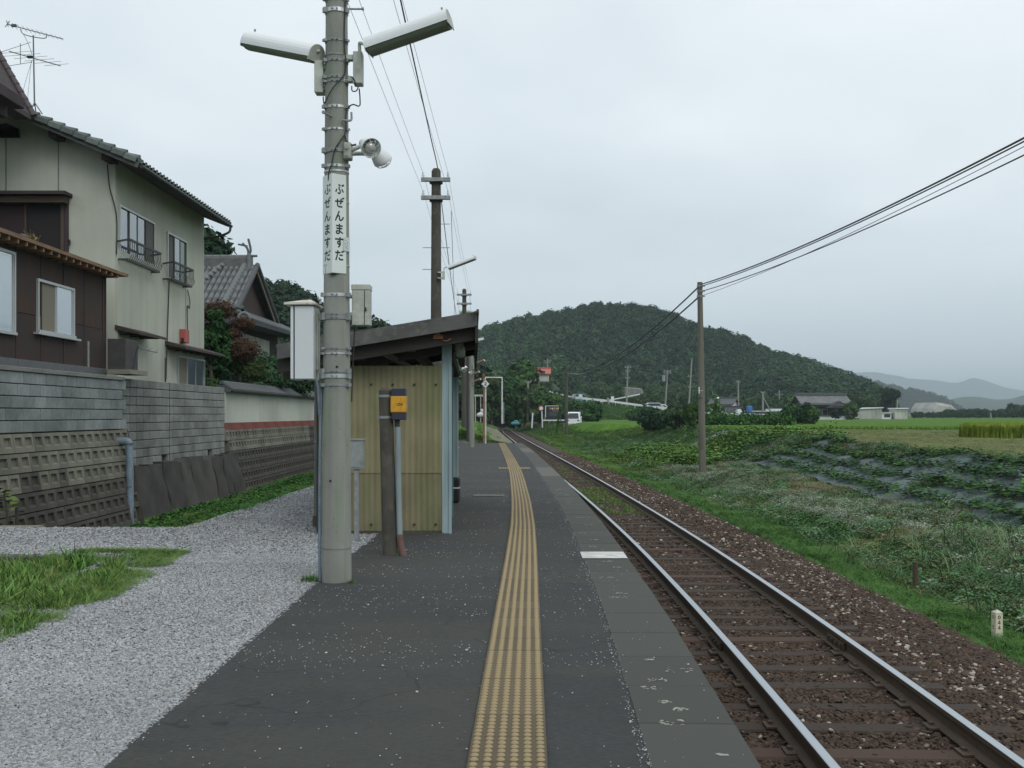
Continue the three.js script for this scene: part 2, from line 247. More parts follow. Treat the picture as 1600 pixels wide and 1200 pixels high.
function H(x, D) {
  const s = x - xc(D), n = fbm(x * .35 + 60, D * .35 + 60, 4) - .5, n2 = fbm(x * 1.1 + 30, D * 1.1 + 10, 3) - .5;
  if (s > -1.2) {
    const bt = bankTop(D), f = lin([[1.9, -1.04], [2.4, -1.1], [3.3, -1.12], [4.4, -.95], [bt - 2.8, -.80], [bt - .25, .24], [bt + .3, .27], [bt + 60, .22]]);
    let y = f(s);
    const flat = lin([[1.9, -1.02], [3.0, -.92], [4.6, -.1], [6, .05], [12, .1]])(s);
    y = lerp(y, flat, sstep(66, 105, D));
    const w = s < 2.2 ? 0 : s < bt ? 1 : .25;
    return y + w * (.35 * n + .16 * n2);
  }
  if (D > 47) { const a = lin([[-30, .5], [-8, .35], [-3.2, .25], [-2.2, .05], [-1.55, -.12], [-1.3, -1]])(s); return a + (s < -2.3 ? .3 * n : .05 * n); }
  if (x > -1.56) return -1.05;
  const yard = 1.75;
  if (x < -8.25) return yard + .1 * n;
  let y;
  if (D < 9.55) y = lin([[-8.2, -.2], [-4.2, -.17], [-3.45 - .1 * (D - 6), -.1], [-3.15 - .1 * (D - 6), -.035], [-1.5, -.02]])(x);
  else if (D < 11.9) y = -.025;
  else { const low = lin([[-8.2, -.92], [-5.3, -.95], [-3.85, -.10], [-3.6, -.03], [-1.5, -.02]])(x); y = low; }
  return y + (x < -3.5 ? .1 * n : .015 * n2);
}
// ground: one sheet out to the horizon
{
  const xs = [], ds = [];
  for (let x = -16; x <= 24; x += .4) xs.push(x);
  for (let k = 0, x = 24, st = .6; k < 34; k++) { st *= 1.24; x += st; xs.push(x); }
  for (let k = 0, x = -16, st = .6; k < 34; k++) { st *= 1.24; x -= st; xs.unshift(x); }
  for (let d = -10; d <= 70; d += .4) ds.push(d);
  for (let d = 70, st = .4; d < 9000;) { st *= 1.06; d += st; ds.push(d); }
  ds.unshift(-14, -20, -40, -100, -400, -2000); ds.sort((a, b) => a - b);
  ds.push(11.88, 9.57, 9.53, 11.92); ds.sort((a, b) => a - b); xs.push(-8.24, -8.3); xs.sort((a, b) => a - b);
  const pos = [], col = [], uv = [], idx = [], nx = xs.length;
  for (const D of ds) for (const x of xs) {
    const y = Math.abs(x) > 300 || Math.abs(D) > 400 ? (D > 300 || Math.abs(x) > 300 ? .2 : -.2) : H(x, Math.max(D, -10));
    pos.push(x, y, -D); uv.push(x, D);
    const s = x - xc(D), n = fbm(x * .25 + 80, D * .25 + 80, 4), n2 = fbm(x * .9 + 8, D * .9 + 18, 3), bt = bankTop(D);
    let c = [.055, .085, .03];
    if (s > 0) {
      if (s < 2.3) c = [.075, .055, .045];
      else if (s < 4) c = [.045, .095, .03];
      else if (s < bt) c = n2 > .5 ? [.10, .085, .05] : [.06, .08, .035];
      else if (D < 76 + 6 * n) c = n > .5 ? [.20, .22, .09] : [.165, .215, .075];
      else c = [.10, .21, .04];
    } else if (D < 47 && x > -3.6) c = [.2, .2, .19];
    c = c.map(v => v * (.75 + .5 * n));
    col.push(...c);
  }
  for (let j = 0; j < ds.length - 1; j++) for (let i = 0; i < nx - 1; i++) { const a = j * nx + i; idx.push(a, a + 1, a + nx, a + 1, a + nx + 1, a + nx); }
  const g = new THREE.BufferGeometry(); g.setAttribute('position', new THREE.Float32BufferAttribute(pos, 3)); g.setAttribute('color', new THREE.Float32BufferAttribute(col, 3)); g.setAttribute('uv', new THREE.Float32BufferAttribute(uv.map(v => v / 1), 2)); g.setIndex(idx); g.computeVertexNormals();
  const o = sh(new THREE.Mesh(g, M.terrain)); o.name = 'ground'; scene.add(o); tag(o, 'ground with ditch, bank and fields around the railway', null, null, 'structure');
}
function strip(d0, d1, step, left, right, yl, yr, nAcross = 1) {      // a sheet along the line between two edges
  const pos = [], idx = []; let row = 0;
  for (let d = d0; d <= d1 + 1e-6; d += step, row++) for (let k = 0; k <= nAcross; k++) { const t = k / nAcross, x = lerp(left(d), right(d), t); pos.push(x, typeof yl === 'function' ? yl(x, d) : lerp(yl, yr, t), -d); }
  const w = nAcross + 1; for (let j = 0; j < row - 1; j++) for (let i = 0; i < nAcross; i++) { const a = j * w + i; idx.push(a, a + 1, a + w, a + 1, a + w + 1, a + w); }
  const g = new THREE.BufferGeometry(); g.setAttribute('position', new THREE.Float32BufferAttribute(pos, 3)); g.setIndex(idx); g.computeVertexNormals(); return g;
}
// ---------------------------------------------------------------- platform
const PLAT_L = d => -1.52 + .05 * sstep(9, 11, d) + .02 * (fbm(d * 1.7 + 5, 3, 3) - .5) - lerp(0, .6, sstep(12, 40, d)) - .5 * sstep(40, 47, d);
const platform = struct('platform', 'asphalt station platform with concrete edge slabs');
{
  mb().add(strip(-8, 47.2, .2, PLAT_L, d => edgeX(d) - .41, (x, d) => .006 * (fbm(x * .9 + 20, d * .9 + 40, 3) - .5), 0, 10)).build('asphalt', M.asphalt, platform);
  mb().add(strip(-8, 47.2, .4, d => edgeX(d) - .07, d => edgeX(d) - .04, -1.3, -.12, 1)).build('platform_wall', M.concreteDark, platform);
  mb().add(strip(47.2, 47.3, .1, d => PLAT_L(d), d => edgeX(d), (x, d) => d > 47.25 ? -1 : 0, 0, 1)).build('platform_end', M.concreteDark, platform);
  const g = [boxG(.41, .15, .5985, .005), boxG(.41, .15, .598, .007)], mats = [M.coping, M.coping, M.coping, M.copingDark];
  let k = 0;
  for (let d = -2; d < 47; d += .6, k++) {
    if (d > 9.15 && d < 9.5) { }
    const a = Math.atan2(edgeX(d + .3) - edgeX(d - .3), .6), lightOne = (d > 21.8 && d < 25.3) || (d > 35.5 && d < 39.5);
    piece('coping_slab', g[k % 2], lightOne ? M.copingLight : mats[Math.floor(R() * 4)], platform, edgeX(d) - .205 + rr(-.003, .003), -.073 + rr(-.0012, .0018), -d, -a);
  }
  mb().add(strip(9.22, 9.66, .11, d => edgeX(d) - .42, d => edgeX(d) - .012, .0085, .0085, 1)).build('white_mark', M.whitePaint, platform);
  mb().add(strip(16.3, 16.62, .08, d => -.62, d => -.12, .0068, .0068, 1)).build('patch', M.copingLight, platform);
}
// tactile paving: each tile a plate with six by six domes
{
  const t = thing('tactile_paving', 'long strip of yellow dotted tactile tiles down the middle of the platform', 'tactile paving', [0, 0, 0]);
  const plate = chamfer(.299, .018, .2965, .003);
  const dome = new THREE.CylinderGeometry(.0105, .0165, .0055, 10).translate(0, .00275, 0);
  const dots = (() => { const m = mb(); for (let i = 0; i < 6; i++) for (let j = 0; j < 6; j++) m.add(dome, mat4((i - 2.5) * .05, .009, (j - 2.5) * .049)); return m.geo(); })();
  const put = (d, off) => {
    const a = Math.atan2(stripX(d + .2) - stripX(d - .2), .4);
    const p = piece('tile', plate, R() < .35 ? M.tileB : M.tile, t, stripX(d) + off, .002 + rr(-.0008, .0008), -d, -a + rr(-.004, .004));
    if (d < 30) { const q = sh(new THREE.Mesh(dots, M.dot)); q.name = 'dots'; p.add(q); q.userData.kind = 'stuff'; }
    else { const q = sh(new THREE.Mesh(farDots, M.dot)); q.name = 'dots'; p.add(q); q.userData.kind = 'stuff'; }
  };
  const farDots = (() => { const m = mb(); for (let i = 0; i < 6; i++) for (let j = 0; j < 6; j++) m.box((i - 2.5) * .05, .0115, (j - 2.5) * .049, .028, .005, .026); return m.geo(); })();
  for (let d = -.85; d < 47; d += .3) put(d, 0);
  for (const d of [24.6, 24.9]) for (const o of [-.3, .3]) put(d, o * .78);
}
// white chips strewn over the asphalt and loose along the seam of the coping
const pebble = (() => { const g = plain(new THREE.IcosahedronGeometry(.5, 0)); const p = g.attributes.position; for (let i = 0; i < p.count; i++) { const x = p.getX(i), y = p.getY(i), z = p.getZ(i), k = .78 + .5 * hsh(Math.round(x * 40) + 90, Math.round(y * 40 + z * 70) + 90); p.setXYZ(i, x * k, y * k * .62, z * k); } g.computeVertexNormals(); return uvBox(g); })();
R = rng(11);
scatter('stone_chips', 'pale gravel chips strewn over the dark asphalt', 'gravel chips', pebble, M.stone, 10000, () => {
  const d = 3.2 + 22 * Math.pow(R(), 1.7), x = rr(PLAT_L(d), edgeX(d) - .02), seam = R() < .1, band = fbm(x * .5 + 70, d * 2.2 + 70, 3);
  const xx = seam ? edgeX(d) - .42 + rr(-.025, .02) : x; if (!seam && x > edgeX(d) - .43 && R() < .8) return null;
  if (!seam && R() > .10 + 5 * Math.pow(Math.max(0, band - .44), 1.2) * 2) return null;
  const b = rr(.2, .55); return { p: [xx, .004, -d], s: rr(.0035, .010) * (R() < .04 ? 1.9 : 1) * (seam ? .8 : 1), c: [b, b * 1.01, b] };
});
R = rng(13);
scatter('paint_flakes', 'pale flaking patches on the concrete edge slabs', 'flakes', pebble, M.stone, 420, i => { const k = Math.floor(i / 14), r2 = rng(900 + k), d = 3.9 + 16 * Math.pow(r2(), 1.5), o = .1 + .22 * r2(), s = .02 + .05 * r2(); const b = rr(.22, .36); return { p: [edgeX(d) - o + rr(-s, s), .0045, -d + rr(-s, s) * .7], s: [rr(.008, .03), .003, rr(.006, .02)], c: [b, b * .98, b * .84] }; });
// ---------------------------------------------------------------- gravel forecourt
{
  const g = struct('gravel_path', 'pale gravel path and forecourt left of the platform');
  const left = d => d < 9.55 ? -3.25 - .1 * (d - 6) + .12 * (fbm(d * 1.3 + 3, 9, 3) - .5) : d < 11.85 ? -9 : -3.7 + .1 * (fbm(d * .8 + 3, 9, 3) - .5) + .02 * (d - 12);
  mb().add(strip(-8, 9.5, .25, left, d => PLAT_L(d) + .06, (x, d) => Math.max(H(x, d), -.04) + .012 - .012 * sstep(-1.75, -1.55, x) + .004 * (fbm(x * 3 + 9, d * 3 + 9, 3) - .5), 0, 16)).build('gravel_sheet', M.gravelBase, g);
  mb().add(strip(9.5, 11.9, .15, left, d => PLAT_L(d) + .06, (x, d) => -.012, 0, 20)).build('gravel_sheet', M.gravelBase, g);
  mb().add(strip(11.9, 47, .25, left, d => PLAT_L(d) + .06, (x, d) => -.012 + .01 * (fbm(x + 9, d + 9, 3) - .5), 0, 10)).build('gravel_sheet', M.gravelBase, g);
  mb().span(-9, -3.62, -.5, -.012, -9.5, -9.42).build('kerb_edge', M.concreteDark, g);
  mb().span(-9, -3.7, -.6, -.02, -11.98, -11.9).build('kerb_edge', M.concreteDark, g);
  R = rng(12);
  const put = (n, d0, d1, s0, s1, pw) => scatter('gravel', 'loose pale grey crushed gravel on the forecourt', 'gravel', pebble, M.stone, n, () => {
    const d = lerp(d0, d1, Math.pow(R(), pw)), l = Math.max(left(d) - .1, -pu(1600, d) * 1.06 - .2), x = rr(l, PLAT_L(d) + .02); const pt = fbm(x * .9 + 20, d * .9 + 2, 3);
    if (x < left(d) + .3 && R() < .5) return null;
    const b = rr(.19, .42) * (.82 + .36 * pt), w = R() < .06; return { p: [x, -.006 + rr(-.003, .006), -d], s: [rr(s0, s1), rr(s0, s1) * .8, rr(s0, s1)], tx: rr(-.5, .5), tz: rr(-.5, .5), c: w ? [b * 1.02, b * .97, b * .82] : [b * .96, b, b * 1.03] };
  });
  put(135000, 3.3, 9.5, .009, .023, 1.25); put(110000, 9, 24, .015, .035, 1.3);
}
// ---------------------------------------------------------------- railway track
const offs = (d, s) => { const a = Math.atan2(xc(d + .5) - xc(d - .5), 1); return [xc(d) + s * Math.cos(a), -d + s * Math.sin(a) * 1]; };
{
  const bed = mb().add(strip(-8, 230, .5, d => xc(d) - 1.9, d => xc(d) + 2.45, (x, d) => { const s = x - xc(d); return lin([[-1.9, -.97], [-1.4, -.945], [0, -.94], [1.5, -.945], [1.95, -1.0], [2.45, -1.13]])(s) + .02 * (fbm(x * 3 + 9, d * 3 + 99, 3) - .5); }, 0, 14)).build('ballast_bed', M.ballastBase);
  tag(bed, 'rust-brown ballast bed under the track', null, null, 'structure');
  const t = thing('railway_track', 'single railway track with shiny-topped rusty rails on dark sleepers, curving away left', 'railway track', [2.4, -1, -6]);
  const sl = [boxG(2.1, .14, .2, .012), boxG(2.1, .13, .19, .02), boxG(2.08, .14, .21, .015)];
  let k = 0; R = rng(21);
  for (let d = 2.2; d < 140; d += .56, k++) { const a = Math.atan2(xc(d + .5) - xc(d - .5), 1), [x, z] = offs(d, 0); piece('sleeper', sl[k % 3], R() < .22 ? M.sleeperRust : M.sleeper, t, x + rr(-.03, .03), SLEEPER_Y - .068 + rr(-.012, .006), z + rr(-.02, .02), -a + rr(-.012, .012), 0, rr(-.006, .006)); }
  const prof = [[-.0325, 0], [-.0325, -.03], [-.03, -.036], [-.008, -.045], [-.008, -.118], [-.055, -.132], [-.062, -.142], [.062, -.142], [.055, -.132], [.008, -.118], [.008, -.045], [.03, -.036], [.0325, -.03], [.0325, 0]];
  const sweep = (p, s, d0, d1) => { const pos = [], idx = []; let n = 0; for (let d = d0; d <= d1; d += d < 60 ? .5 : 1.5, n++) for (const [a, b] of p) { const [x, z] = offs(d, s + a); pos.push(x, RAIL_Y + b, z); } for (let j = 0; j < n - 1; j++) for (let i = 0; i < p.length - 1; i++) { const a = j * p.length + i; idx.push(a, a + 1, a + p.length, a + 1, a + p.length + 1, a + p.length); } const g = new THREE.BufferGeometry(); g.setAttribute('position', new THREE.Float32BufferAttribute(pos, 3)); g.setIndex(idx); g.computeVertexNormals(); const q = g.toNonIndexed(); q.computeVertexNormals(); return q; };
  for (const s of [-.566, .566]) {
    const r = mb().add(sweep(prof, s, -4, 225)).world('rail', M.railSide, t);
    mb().add(sweep([[-.0325, -.006], [-.0325, -.001], [-.026, .003], [0, .0045], [.026, .003], [.0325, -.001], [.0325, -.006]], s, -4, 225)).world('running_surface', M.railTop, r);
    const fp = mb(); for (const side of [-1, 1]) { const [x, z] = offs(9.7, s + side * .026); fp.box(x, RAIL_Y - .085, z, .022, .07, .5, 0, .004); for (const o of [-.18, -.06, .06, .18]) fp.box(x + side * .018, RAIL_Y - .085, z + o, .03, .03, .03); }
    fp.world('fishplate', M.railSide, t);
  }
  const f = mb(); for (let d = 2.2; d < 30; d += .56) for (const s of [-.566, .566]) { const a = Math.atan2(xc(d + .5) - xc(d - .5), 1), [x, z] = offs(d, s); f.box(x, SLEEPER_Y + .006, z, .26, .014, .15, -a); for (const o of [-.085, .085]) f.box(x + o, SLEEPER_Y + .02, z + o * .3, .03, .024, .045, -a); }
  tag(f.world('rail_fastenings', M.railSide, t), null, null, null, 'stuff');
}
R = rng(31);
{
  const put = (n, d0, d1, s0, s1, pw) => scatter('ballast', 'rusty brown ballast stones with paler ones between, around the sleepers', 'ballast', pebble, M.stone, n, () => {
    const d = lerp(d0, d1, Math.pow(R(), pw)), s = rr(-1.55, 2.3), x = xc(d) + s; if (x < edgeX(d) - .02) return null;
    const y = lin([[-1.9, -.96], [-1.4, -.935], [0, -.93], [1.5, -.935], [1.95, -.99], [2.4, -1.1]])(s), rail = Math.abs(Math.abs(s) - .566) < .07; if (rail) return null;
    const near = Math.abs(((d - 2.2) / .56) % 1 - .5) > .3 && Math.abs(s) < 1.06; if (near && R() < (d < 8 ? .7 : d < 13 ? .42 : .2)) return null;
    const pale = R() < (s > 1.0 && fbm(d * .4 + 4, s + 8, 3) > .45 ? .12 : .03), b = rr(.6, 1.25), sc = rr(s0, s1);
    const c = pale ? (R() < .5 ? [.36 * b, .33 * b, .28 * b] : [.27 * b, .22 * b, .17 * b]) : R() < .5 ? [.073 * b, .044 * b, .028 * b] : [.052 * b, .034 * b, .023 * b];
    return { p: [x, y + rr(-.012, .012), -d], s: [sc * rr(.8, 1.3), sc * rr(.7, 1.2), sc * rr(.8, 1.3)], tx: rr(-.6, .6), tz: rr(-.6, .6), c };
  });
  put(95000, 4.5, 16, .02, .058, 1.15); put(60000, 15, 60, .035, .08, 1.2);
}
// ---------------------------------------------------------------- lettering
const HIRA = {
  bu: [['M', 40, 14, 'Q', 58, 14, 62, 22], ['M', 54, 28, 'Q', 42, 44, 54, 56, 'Q', 66, 70, 56, 82, 'Q', 46, 90, 32, 80], ['M', 24, 50, 'Q', 20, 66, 12, 76], ['M', 74, 48, 'Q', 86, 60, 92, 74], ['M', 76, 12, 'L', 84, 26], ['M', 88, 6, 'L', 96, 20]],
  ze: [['M', 6, 44, 'L', 92, 36], ['M', 68, 16, 'L', 68, 50, 'Q', 67, 62, 54, 58], ['M', 32, 20, 'L', 32, 70, 'Q', 33, 86, 54, 86, 'L', 82, 85], ['M', 80, 10, 'L', 87, 22], ['M', 91, 5, 'L', 98, 17]],
  n: [['M', 50, 10, 'L', 12, 90, 'Q', 32, 46, 44, 50, 'Q', 54, 54, 52, 72, 'Q', 54, 96, 72, 86, 'Q', 86, 78, 92, 58]],
  ma: [['M', 16, 24, 'L', 86, 24], ['M', 20, 46, 'L', 82, 46], ['M', 52, 6, 'L', 53, 72, 'Q', 52, 90, 34, 90, 'Q', 18, 88, 20, 76, 'Q', 26, 62, 54, 70, 'Q', 74, 76, 86, 88]],
  su: [['M', 6, 26, 'L', 94, 24], ['M', 58, 6, 'L', 58, 52, 'Q', 54, 68, 42, 66, 'Q', 30, 62, 34, 50, 'Q', 42, 36, 58, 48, 'Q', 68, 74, 38, 94]],
  da: [['M', 8, 28, 'L', 62, 26], ['M', 36, 8, 'Q', 32, 52, 14, 92], ['M', 52, 48, 'L', 86, 47], ['M', 50, 66, 'Q', 46, 84, 64, 86, 'L', 90, 84], ['M', 74, 14, 'L', 81, 27], ['M', 87, 8, 'L', 94, 21]],
};
function strokes(x, list, ox, oy, sx, sy) {
  for (const s of list) { x.beginPath(); for (let i = 0; i < s.length;) { const k = s[i++]; if (k === 'Q') { x.quadraticCurveTo(ox + s[i] * sx, oy + s[i + 1] * sy, ox + s[i + 2] * sx, oy + s[i + 3] * sy); i += 4; } else { x[k === 'M' ? 'moveTo' : 'lineTo'](ox + s[i] * sx, oy + s[i + 1] * sy); i += 2; } } x.stroke(); }
}
function canvasTex(w, h, draw) { const c = document.createElement('canvas'); c.width = w; c.height = h; draw(c.getContext('2d'), w, h); const t = new THREE.CanvasTexture(c); t.colorSpace = THREE.SRGBColorSpace; return t; }
function panelGeo(w, h) { const g = new THREE.PlaneGeometry(w, h); return g; }
function panel(name, w, h, m, parent, x, y, z, ry = 0, rx = 0, rz = 0) { return piece(name, panelGeo(w, h), m, parent, x, y, z, ry, rx, rz); }

// ---------------------------------------------------------------- the near concrete pole and what it carries
const PX = pu(526, 8), PZ = -8, pr = y => lerp(.116, .084, y / 4.55);
const bandG = (y, h, t = .006) => plain(new THREE.CylinderGeometry(pr(y + h / 2) + t, pr(y - h / 2) + t, h, 28));
const Y8 = v => pv(v, 8);
{
  const t = thing('utility_pole', 'near pale concrete pole on the platform edge carrying the station name', 'pole', [PX, 0, PZ]);
  mb().lathe([[.001, -.3], [.117, -.3], [.116, 0], [.0955, 2.9], [.075, 5.8], [.066, 7.2], [.001, 7.21]], mat4(PX, 0, PZ), 36).world('shaft', M.concrete, t);
  const bands = [[3, .02], [20, .03, 1], [67, .014], [89, .012], [98, .02], [124, .02], [131, .014], [170, .02, 1], [205, .014, 1], [238, .03], [262, .02, 1], [270, .012, 1], [317, .008, 1], [416, .008, 1], [462, .024, 1], [492, .016], [497, .03], [545, .014], [553, .014, 1], [580, .026], [588, .03, 1], [602, .02], [855, .008]];
  for (const [v, h, bright] of bands) { const y = Y8(v); piece('band', bandG(y, h, h > .025 ? .007 : .004), bright ? M.steel : M.galv, t, PX, y, PZ); if (h > .013) { const c = mb(); for (const a of [2.55, .5]) c.box(PX + Math.cos(a) * (pr(y) + .012), y, PZ + Math.sin(a) * (pr(y) + .012), .03, h * 1.3, .035, -a); for (const o of [-.02, .02]) c.cyl([PX + o, y, PZ + pr(y)], [PX + o, y, PZ + pr(y) + .022], .006, .006, 6); c.world('clamp', M.galv, t); } }
  for (const [v, a] of [[14, 0], [187, 1.9], [-120, 3], [-250, 0]]) { const y = Y8(v); const b = mb(); b.cyl([PX + Math.cos(a) * .08, y, PZ + Math.sin(a) * .08], [PX + Math.cos(a) * .2, y, PZ + Math.sin(a) * .2], .008, .008, 8).cyl([PX + Math.cos(a) * .2, y, PZ + Math.sin(a) * .2], [PX + Math.cos(a) * .212, y, PZ + Math.sin(a) * .212], .014, .014, 8); b.world('step_bolt', M.galv, t); }
  mb().tube([[PX + .06, Y8(193), PZ + .09], [PX + .09, Y8(194), PZ + .1], [PX + .125, Y8(192), PZ + .08], [PX + .128, Y8(180), PZ + .08]], .009).world('hook', M.galv, t);
  for (const [u, v] of [[520, 750], [530, 574]]) mb().cyl([pu(u, 8), Y8(v), PZ + pr(Y8(v)) - .01], [pu(u, 8), Y8(v), PZ + pr(Y8(v)) + .004], .009, .009, 10).world('bolt_hole', M.dark, t);
  const cb = thing('pole_cable', 'thin dark cable looped down the near pole between its lamps', 'cable', [PX, Y8(100), PZ]);
  const zz = y => PZ + pr(y) + .012, q = (u, v, o = 0) => [pu(u, 7.9), pv(v, 7.9), zz(pv(v, 7.9)) + o];
  mb().tube([q(540, -60, -.05), q(537, 60, -.03), q(539, 95, -.03), q(538, 112, -.03), q(534, 122), q(520, 140, .02), q(508, 160, .0), q(504, 158, -.05), q(503, 148, -.05)], .0055, 5)
    .tube([q(547, 118, -.02), q(552, 122, -.02), q(556, 133, -.02)], .005, 5).tube([q(549, 133, -.02), q(550, 141, -.02), q(556, 141, -.02), q(559, 134, -.03)], .005, 5)
    .tube([q(560, 136, -.04), q(561, 152, -.05), q(560, 163, -.05), q(550, 161, -.04), q(541, 170, -.03), q(539, 205, -.03), q(532, 220, 0), q(523, 235), q(519, 255, .004), q(514, 270), q(513, 282, -.01)], .0055, 5, 60)
    .tube([q(538, 210, -.03), q(541, 220, -.02), q(549, 226, -.02), q(556, 225, -.02)], .008, 6).world('cable', M.cable, cb);
  const cd = thing('conduit', 'grey conduit running down the left side of the near pole', 'conduit', [pu(501, 8), 0, PZ]);
  mb().tube([[pu(500.5, 8), -.1, PZ + .02], [pu(500.5, 8), .8, PZ + .02], [pu(503, 8), 1.55, PZ + .02]], .013, 8).tube([[pu(497, 8), 1.58, PZ + .07], [pu(499, 8), 1.5, PZ + .06], [pu(500, 8), 1.3, PZ + .03]], .01, 8).world('pipe', M.pvc, cd);
  const sm = thing('number_plate', 'small white plate on the right side of the near pole', 'plate', [pu(543, 8), Y8(385), PZ]);
  const nt = mat([1, 1, 1], .5, { map: canvasTex(64, 128, (x, w, h) => { x.fillStyle = '#c9d0d0'; x.fillRect(0, 0, w, h); x.strokeStyle = '#222'; x.lineWidth = 5; strokes(x, [['M', 20, 22, 'L', 34, 24], ['M', 50, 34, 'L', 56, 48], ['M', 18, 50, 'L', 30, 56], ['M', 46, 62, 'L', 60, 66], ['M', 26, 70, 'L', 36, 84], ['M', 56, 82, 'L', 50, 94]], 0, 0, .7, 1.2); }) });
  mb().box(pu(543.5, 8), Y8(384), PZ + .06, .004, .11, .07, -.55).world('backing', M.whiteClean, sm); panel('face', .066, .105, nt, sm, pu(543.5, 8) + .004, Y8(384), PZ + .063, Math.PI / 2 - .55);
}
// station name sign, folded in a V round the pole
{
  const t = thing('station_sign', 'white folded station name sign with vertical black lettering strapped to the near pole', 'sign', [PX, Y8(430), PZ]);
  const face = mat([.82, .86, .84], .45, { map: canvasTex(160, 900, (x, w, h) => { x.fillStyle = '#e9eeea'; x.fillRect(0, 0, w, h); x.strokeStyle = '#15181c'; x.lineCap = 'butt'; x.lineJoin = 'round'; x.lineWidth = 14.5; ['bu', 'ze', 'n', 'ma', 'su', 'da'].forEach((k, i) => strokes(x, HIRA[k], 24, 80 + i * 121, 1.12, 1.08)); }) });
  const y0 = Y8(430), y1 = Y8(277), h = y1 - y0, A = [pu(519, 7.86), -7.86], B = [pu(541, 7.935), -7.935], C = [pu(504.5, 7.97), -7.97];
  const mk = (p, q, back) => { const cx = (p[0] + q[0]) / 2, cz = (p[1] + q[1]) / 2, w = Math.hypot(q[0] - p[0], q[1] - p[1]), ry = -Math.atan2(q[1] - p[1], q[0] - p[0]); const o = V(Math.sin(ry), 0, Math.cos(ry));
    mb().box(cx - o.x * .009, (y0 + y1) / 2, cz - o.z * .009, w + .004, h, .016, ry, .003).world('panel', M.whiteClean, t);
    panel('lettering', w - .002, h - .006, face, t, cx + o.x * .001, (y0 + y1) / 2, cz + o.z * .001, ry); };
  mk(A, B); mk(C, A);
  mb().add(tris([[...[A[0], y0 - .012, A[1] - .01]], [B[0], y0 + .005, B[1] - .01], [C[0], y0 + .005, C[1] - .01], [B[0], y0 + .005, B[1] - .01], [B[0] - .02, y0 + .005, B[1] - .07], [C[0], y0 + .005, C[1] - .01]])).world('bottom_plate', M.greyBox, t);
}
// fluorescent platform lamps
function lamp(name, label, a, b, box, boxAt, pole, group, scale = 1, hoodM = M.whiteClean) {       // a: near end of the hood, b: far end
  const t = thing(name, label, 'lamp', box, 0, group), A = V(...a), B = V(...b), d = B.clone().sub(A), l = d.length(); d.normalize();
  const side = V(0, 1, 0).cross(d).normalize(), up = d.clone().cross(side).normalize();
  const basis = new THREE.Matrix4().makeBasis(side, up, d).setPosition(A);
  const sh_ = []; const w = .088 * scale, hh = .085 * scale; for (let i = 0; i <= 12; i++) { const q = Math.PI * i / 12; sh_.push([Math.cos(q) * w, Math.sin(q) * hh]); } sh_.push([-w, -.028 * scale], [-w + .006, -.028 * scale]); for (let i = 12; i >= 0; i--) { const q = Math.PI * i / 12; sh_.push([Math.cos(q) * (w - .006), Math.sin(q) * (hh - .006)]); } sh_.push([w - .006, -.028 * scale], [w, -.028 * scale]);
  mb().prism(sh_, l, basis).world('hood', hoodM, t);
  const e = mb(); for (const z of [.002, l - .008]) { const s2 = []; for (let i = 0; i <= 12; i++) { const q = Math.PI * i / 12; s2.push([Math.cos(q) * w * .99, Math.sin(q) * hh * .99]); } s2.push([-w * .96, -.05 * scale], [w * .96, -.05 * scale]); e.prism(s2, .006, basis.clone().multiply(mat4(0, 0, z))); } e.world('end_cap', M.cream, t);
  const cover = []; for (let i = 0; i <= 8; i++) { const q = Math.PI + Math.PI * i / 8; cover.push([Math.cos(q) * w * .9, Math.sin(q) * .045 * scale - .02 * scale]); }
  mb().prism(cover, l - .03, basis.clone().multiply(mat4(0, 0, .015))).world('diffuser', M.greyGreen, t);
  const bolt = B.clone().addScaledVector(up, hh + .006).addScaledVector(d, -.04); mb().cyl(bolt.toArray(), bolt.clone().addScaledVector(up, .02).toArray(), .008, .008, 8).world('end_bolt', M.galv, t);
  const A2 = A.clone().addScaledVector(up, .03 * scale);
  mb().tube([[box[0] + boxAt * .01, box[1] + .14 * scale, box[2]], [box[0] + boxAt * .01, box[1] + .2 * scale, box[2]], [lerp(box[0], A2.x, .45), lerp(box[1] + .26 * scale, A2.y, .75), lerp(box[2], A2.z, .5)], [A2.x, A2.y, A2.z], A2.clone().addScaledVector(d, .05).toArray()], .0135 * scale, 8, 24).world('arm', M.cream, t);
  mb().box(box[0], box[1], box[2], .07 * scale, .25 * scale, .1 * scale, 0, .005).world('ballast_box', M.cream, t);
  const br = mb(); for (const o of [.085, -.085]) br.span(box[0], pole[0], box[1] + o * scale - .018 * scale, box[1] + o * scale + .018 * scale, box[2] - .03 * scale, box[2] + .03 * scale); br.world('bracket', M.cream, t);
  return t;
}

lamp('platform_lamp', 'long white lamp reaching up to the right from the near pole', [pu(574, 7.9), pv(76, 7.9), -7.9], [pu(703, 7.75), pv(31, 7.75), -7.75], [pu(560, 7.97), pv(108, 7.97), -7.97], 1, [PX + .05, 0, PZ], null);
lamp('platform_lamp', 'long white lamp reaching up to the left from the near pole', [pu(496, 8.0), pv(88, 8.0), -7.98], [pu(389, 8.4), pv(66, 8.4), -8.4], [pu(499, 8.0), pv(121, 8.0), -8.02], -1, [PX - .05, 0, PZ], null);
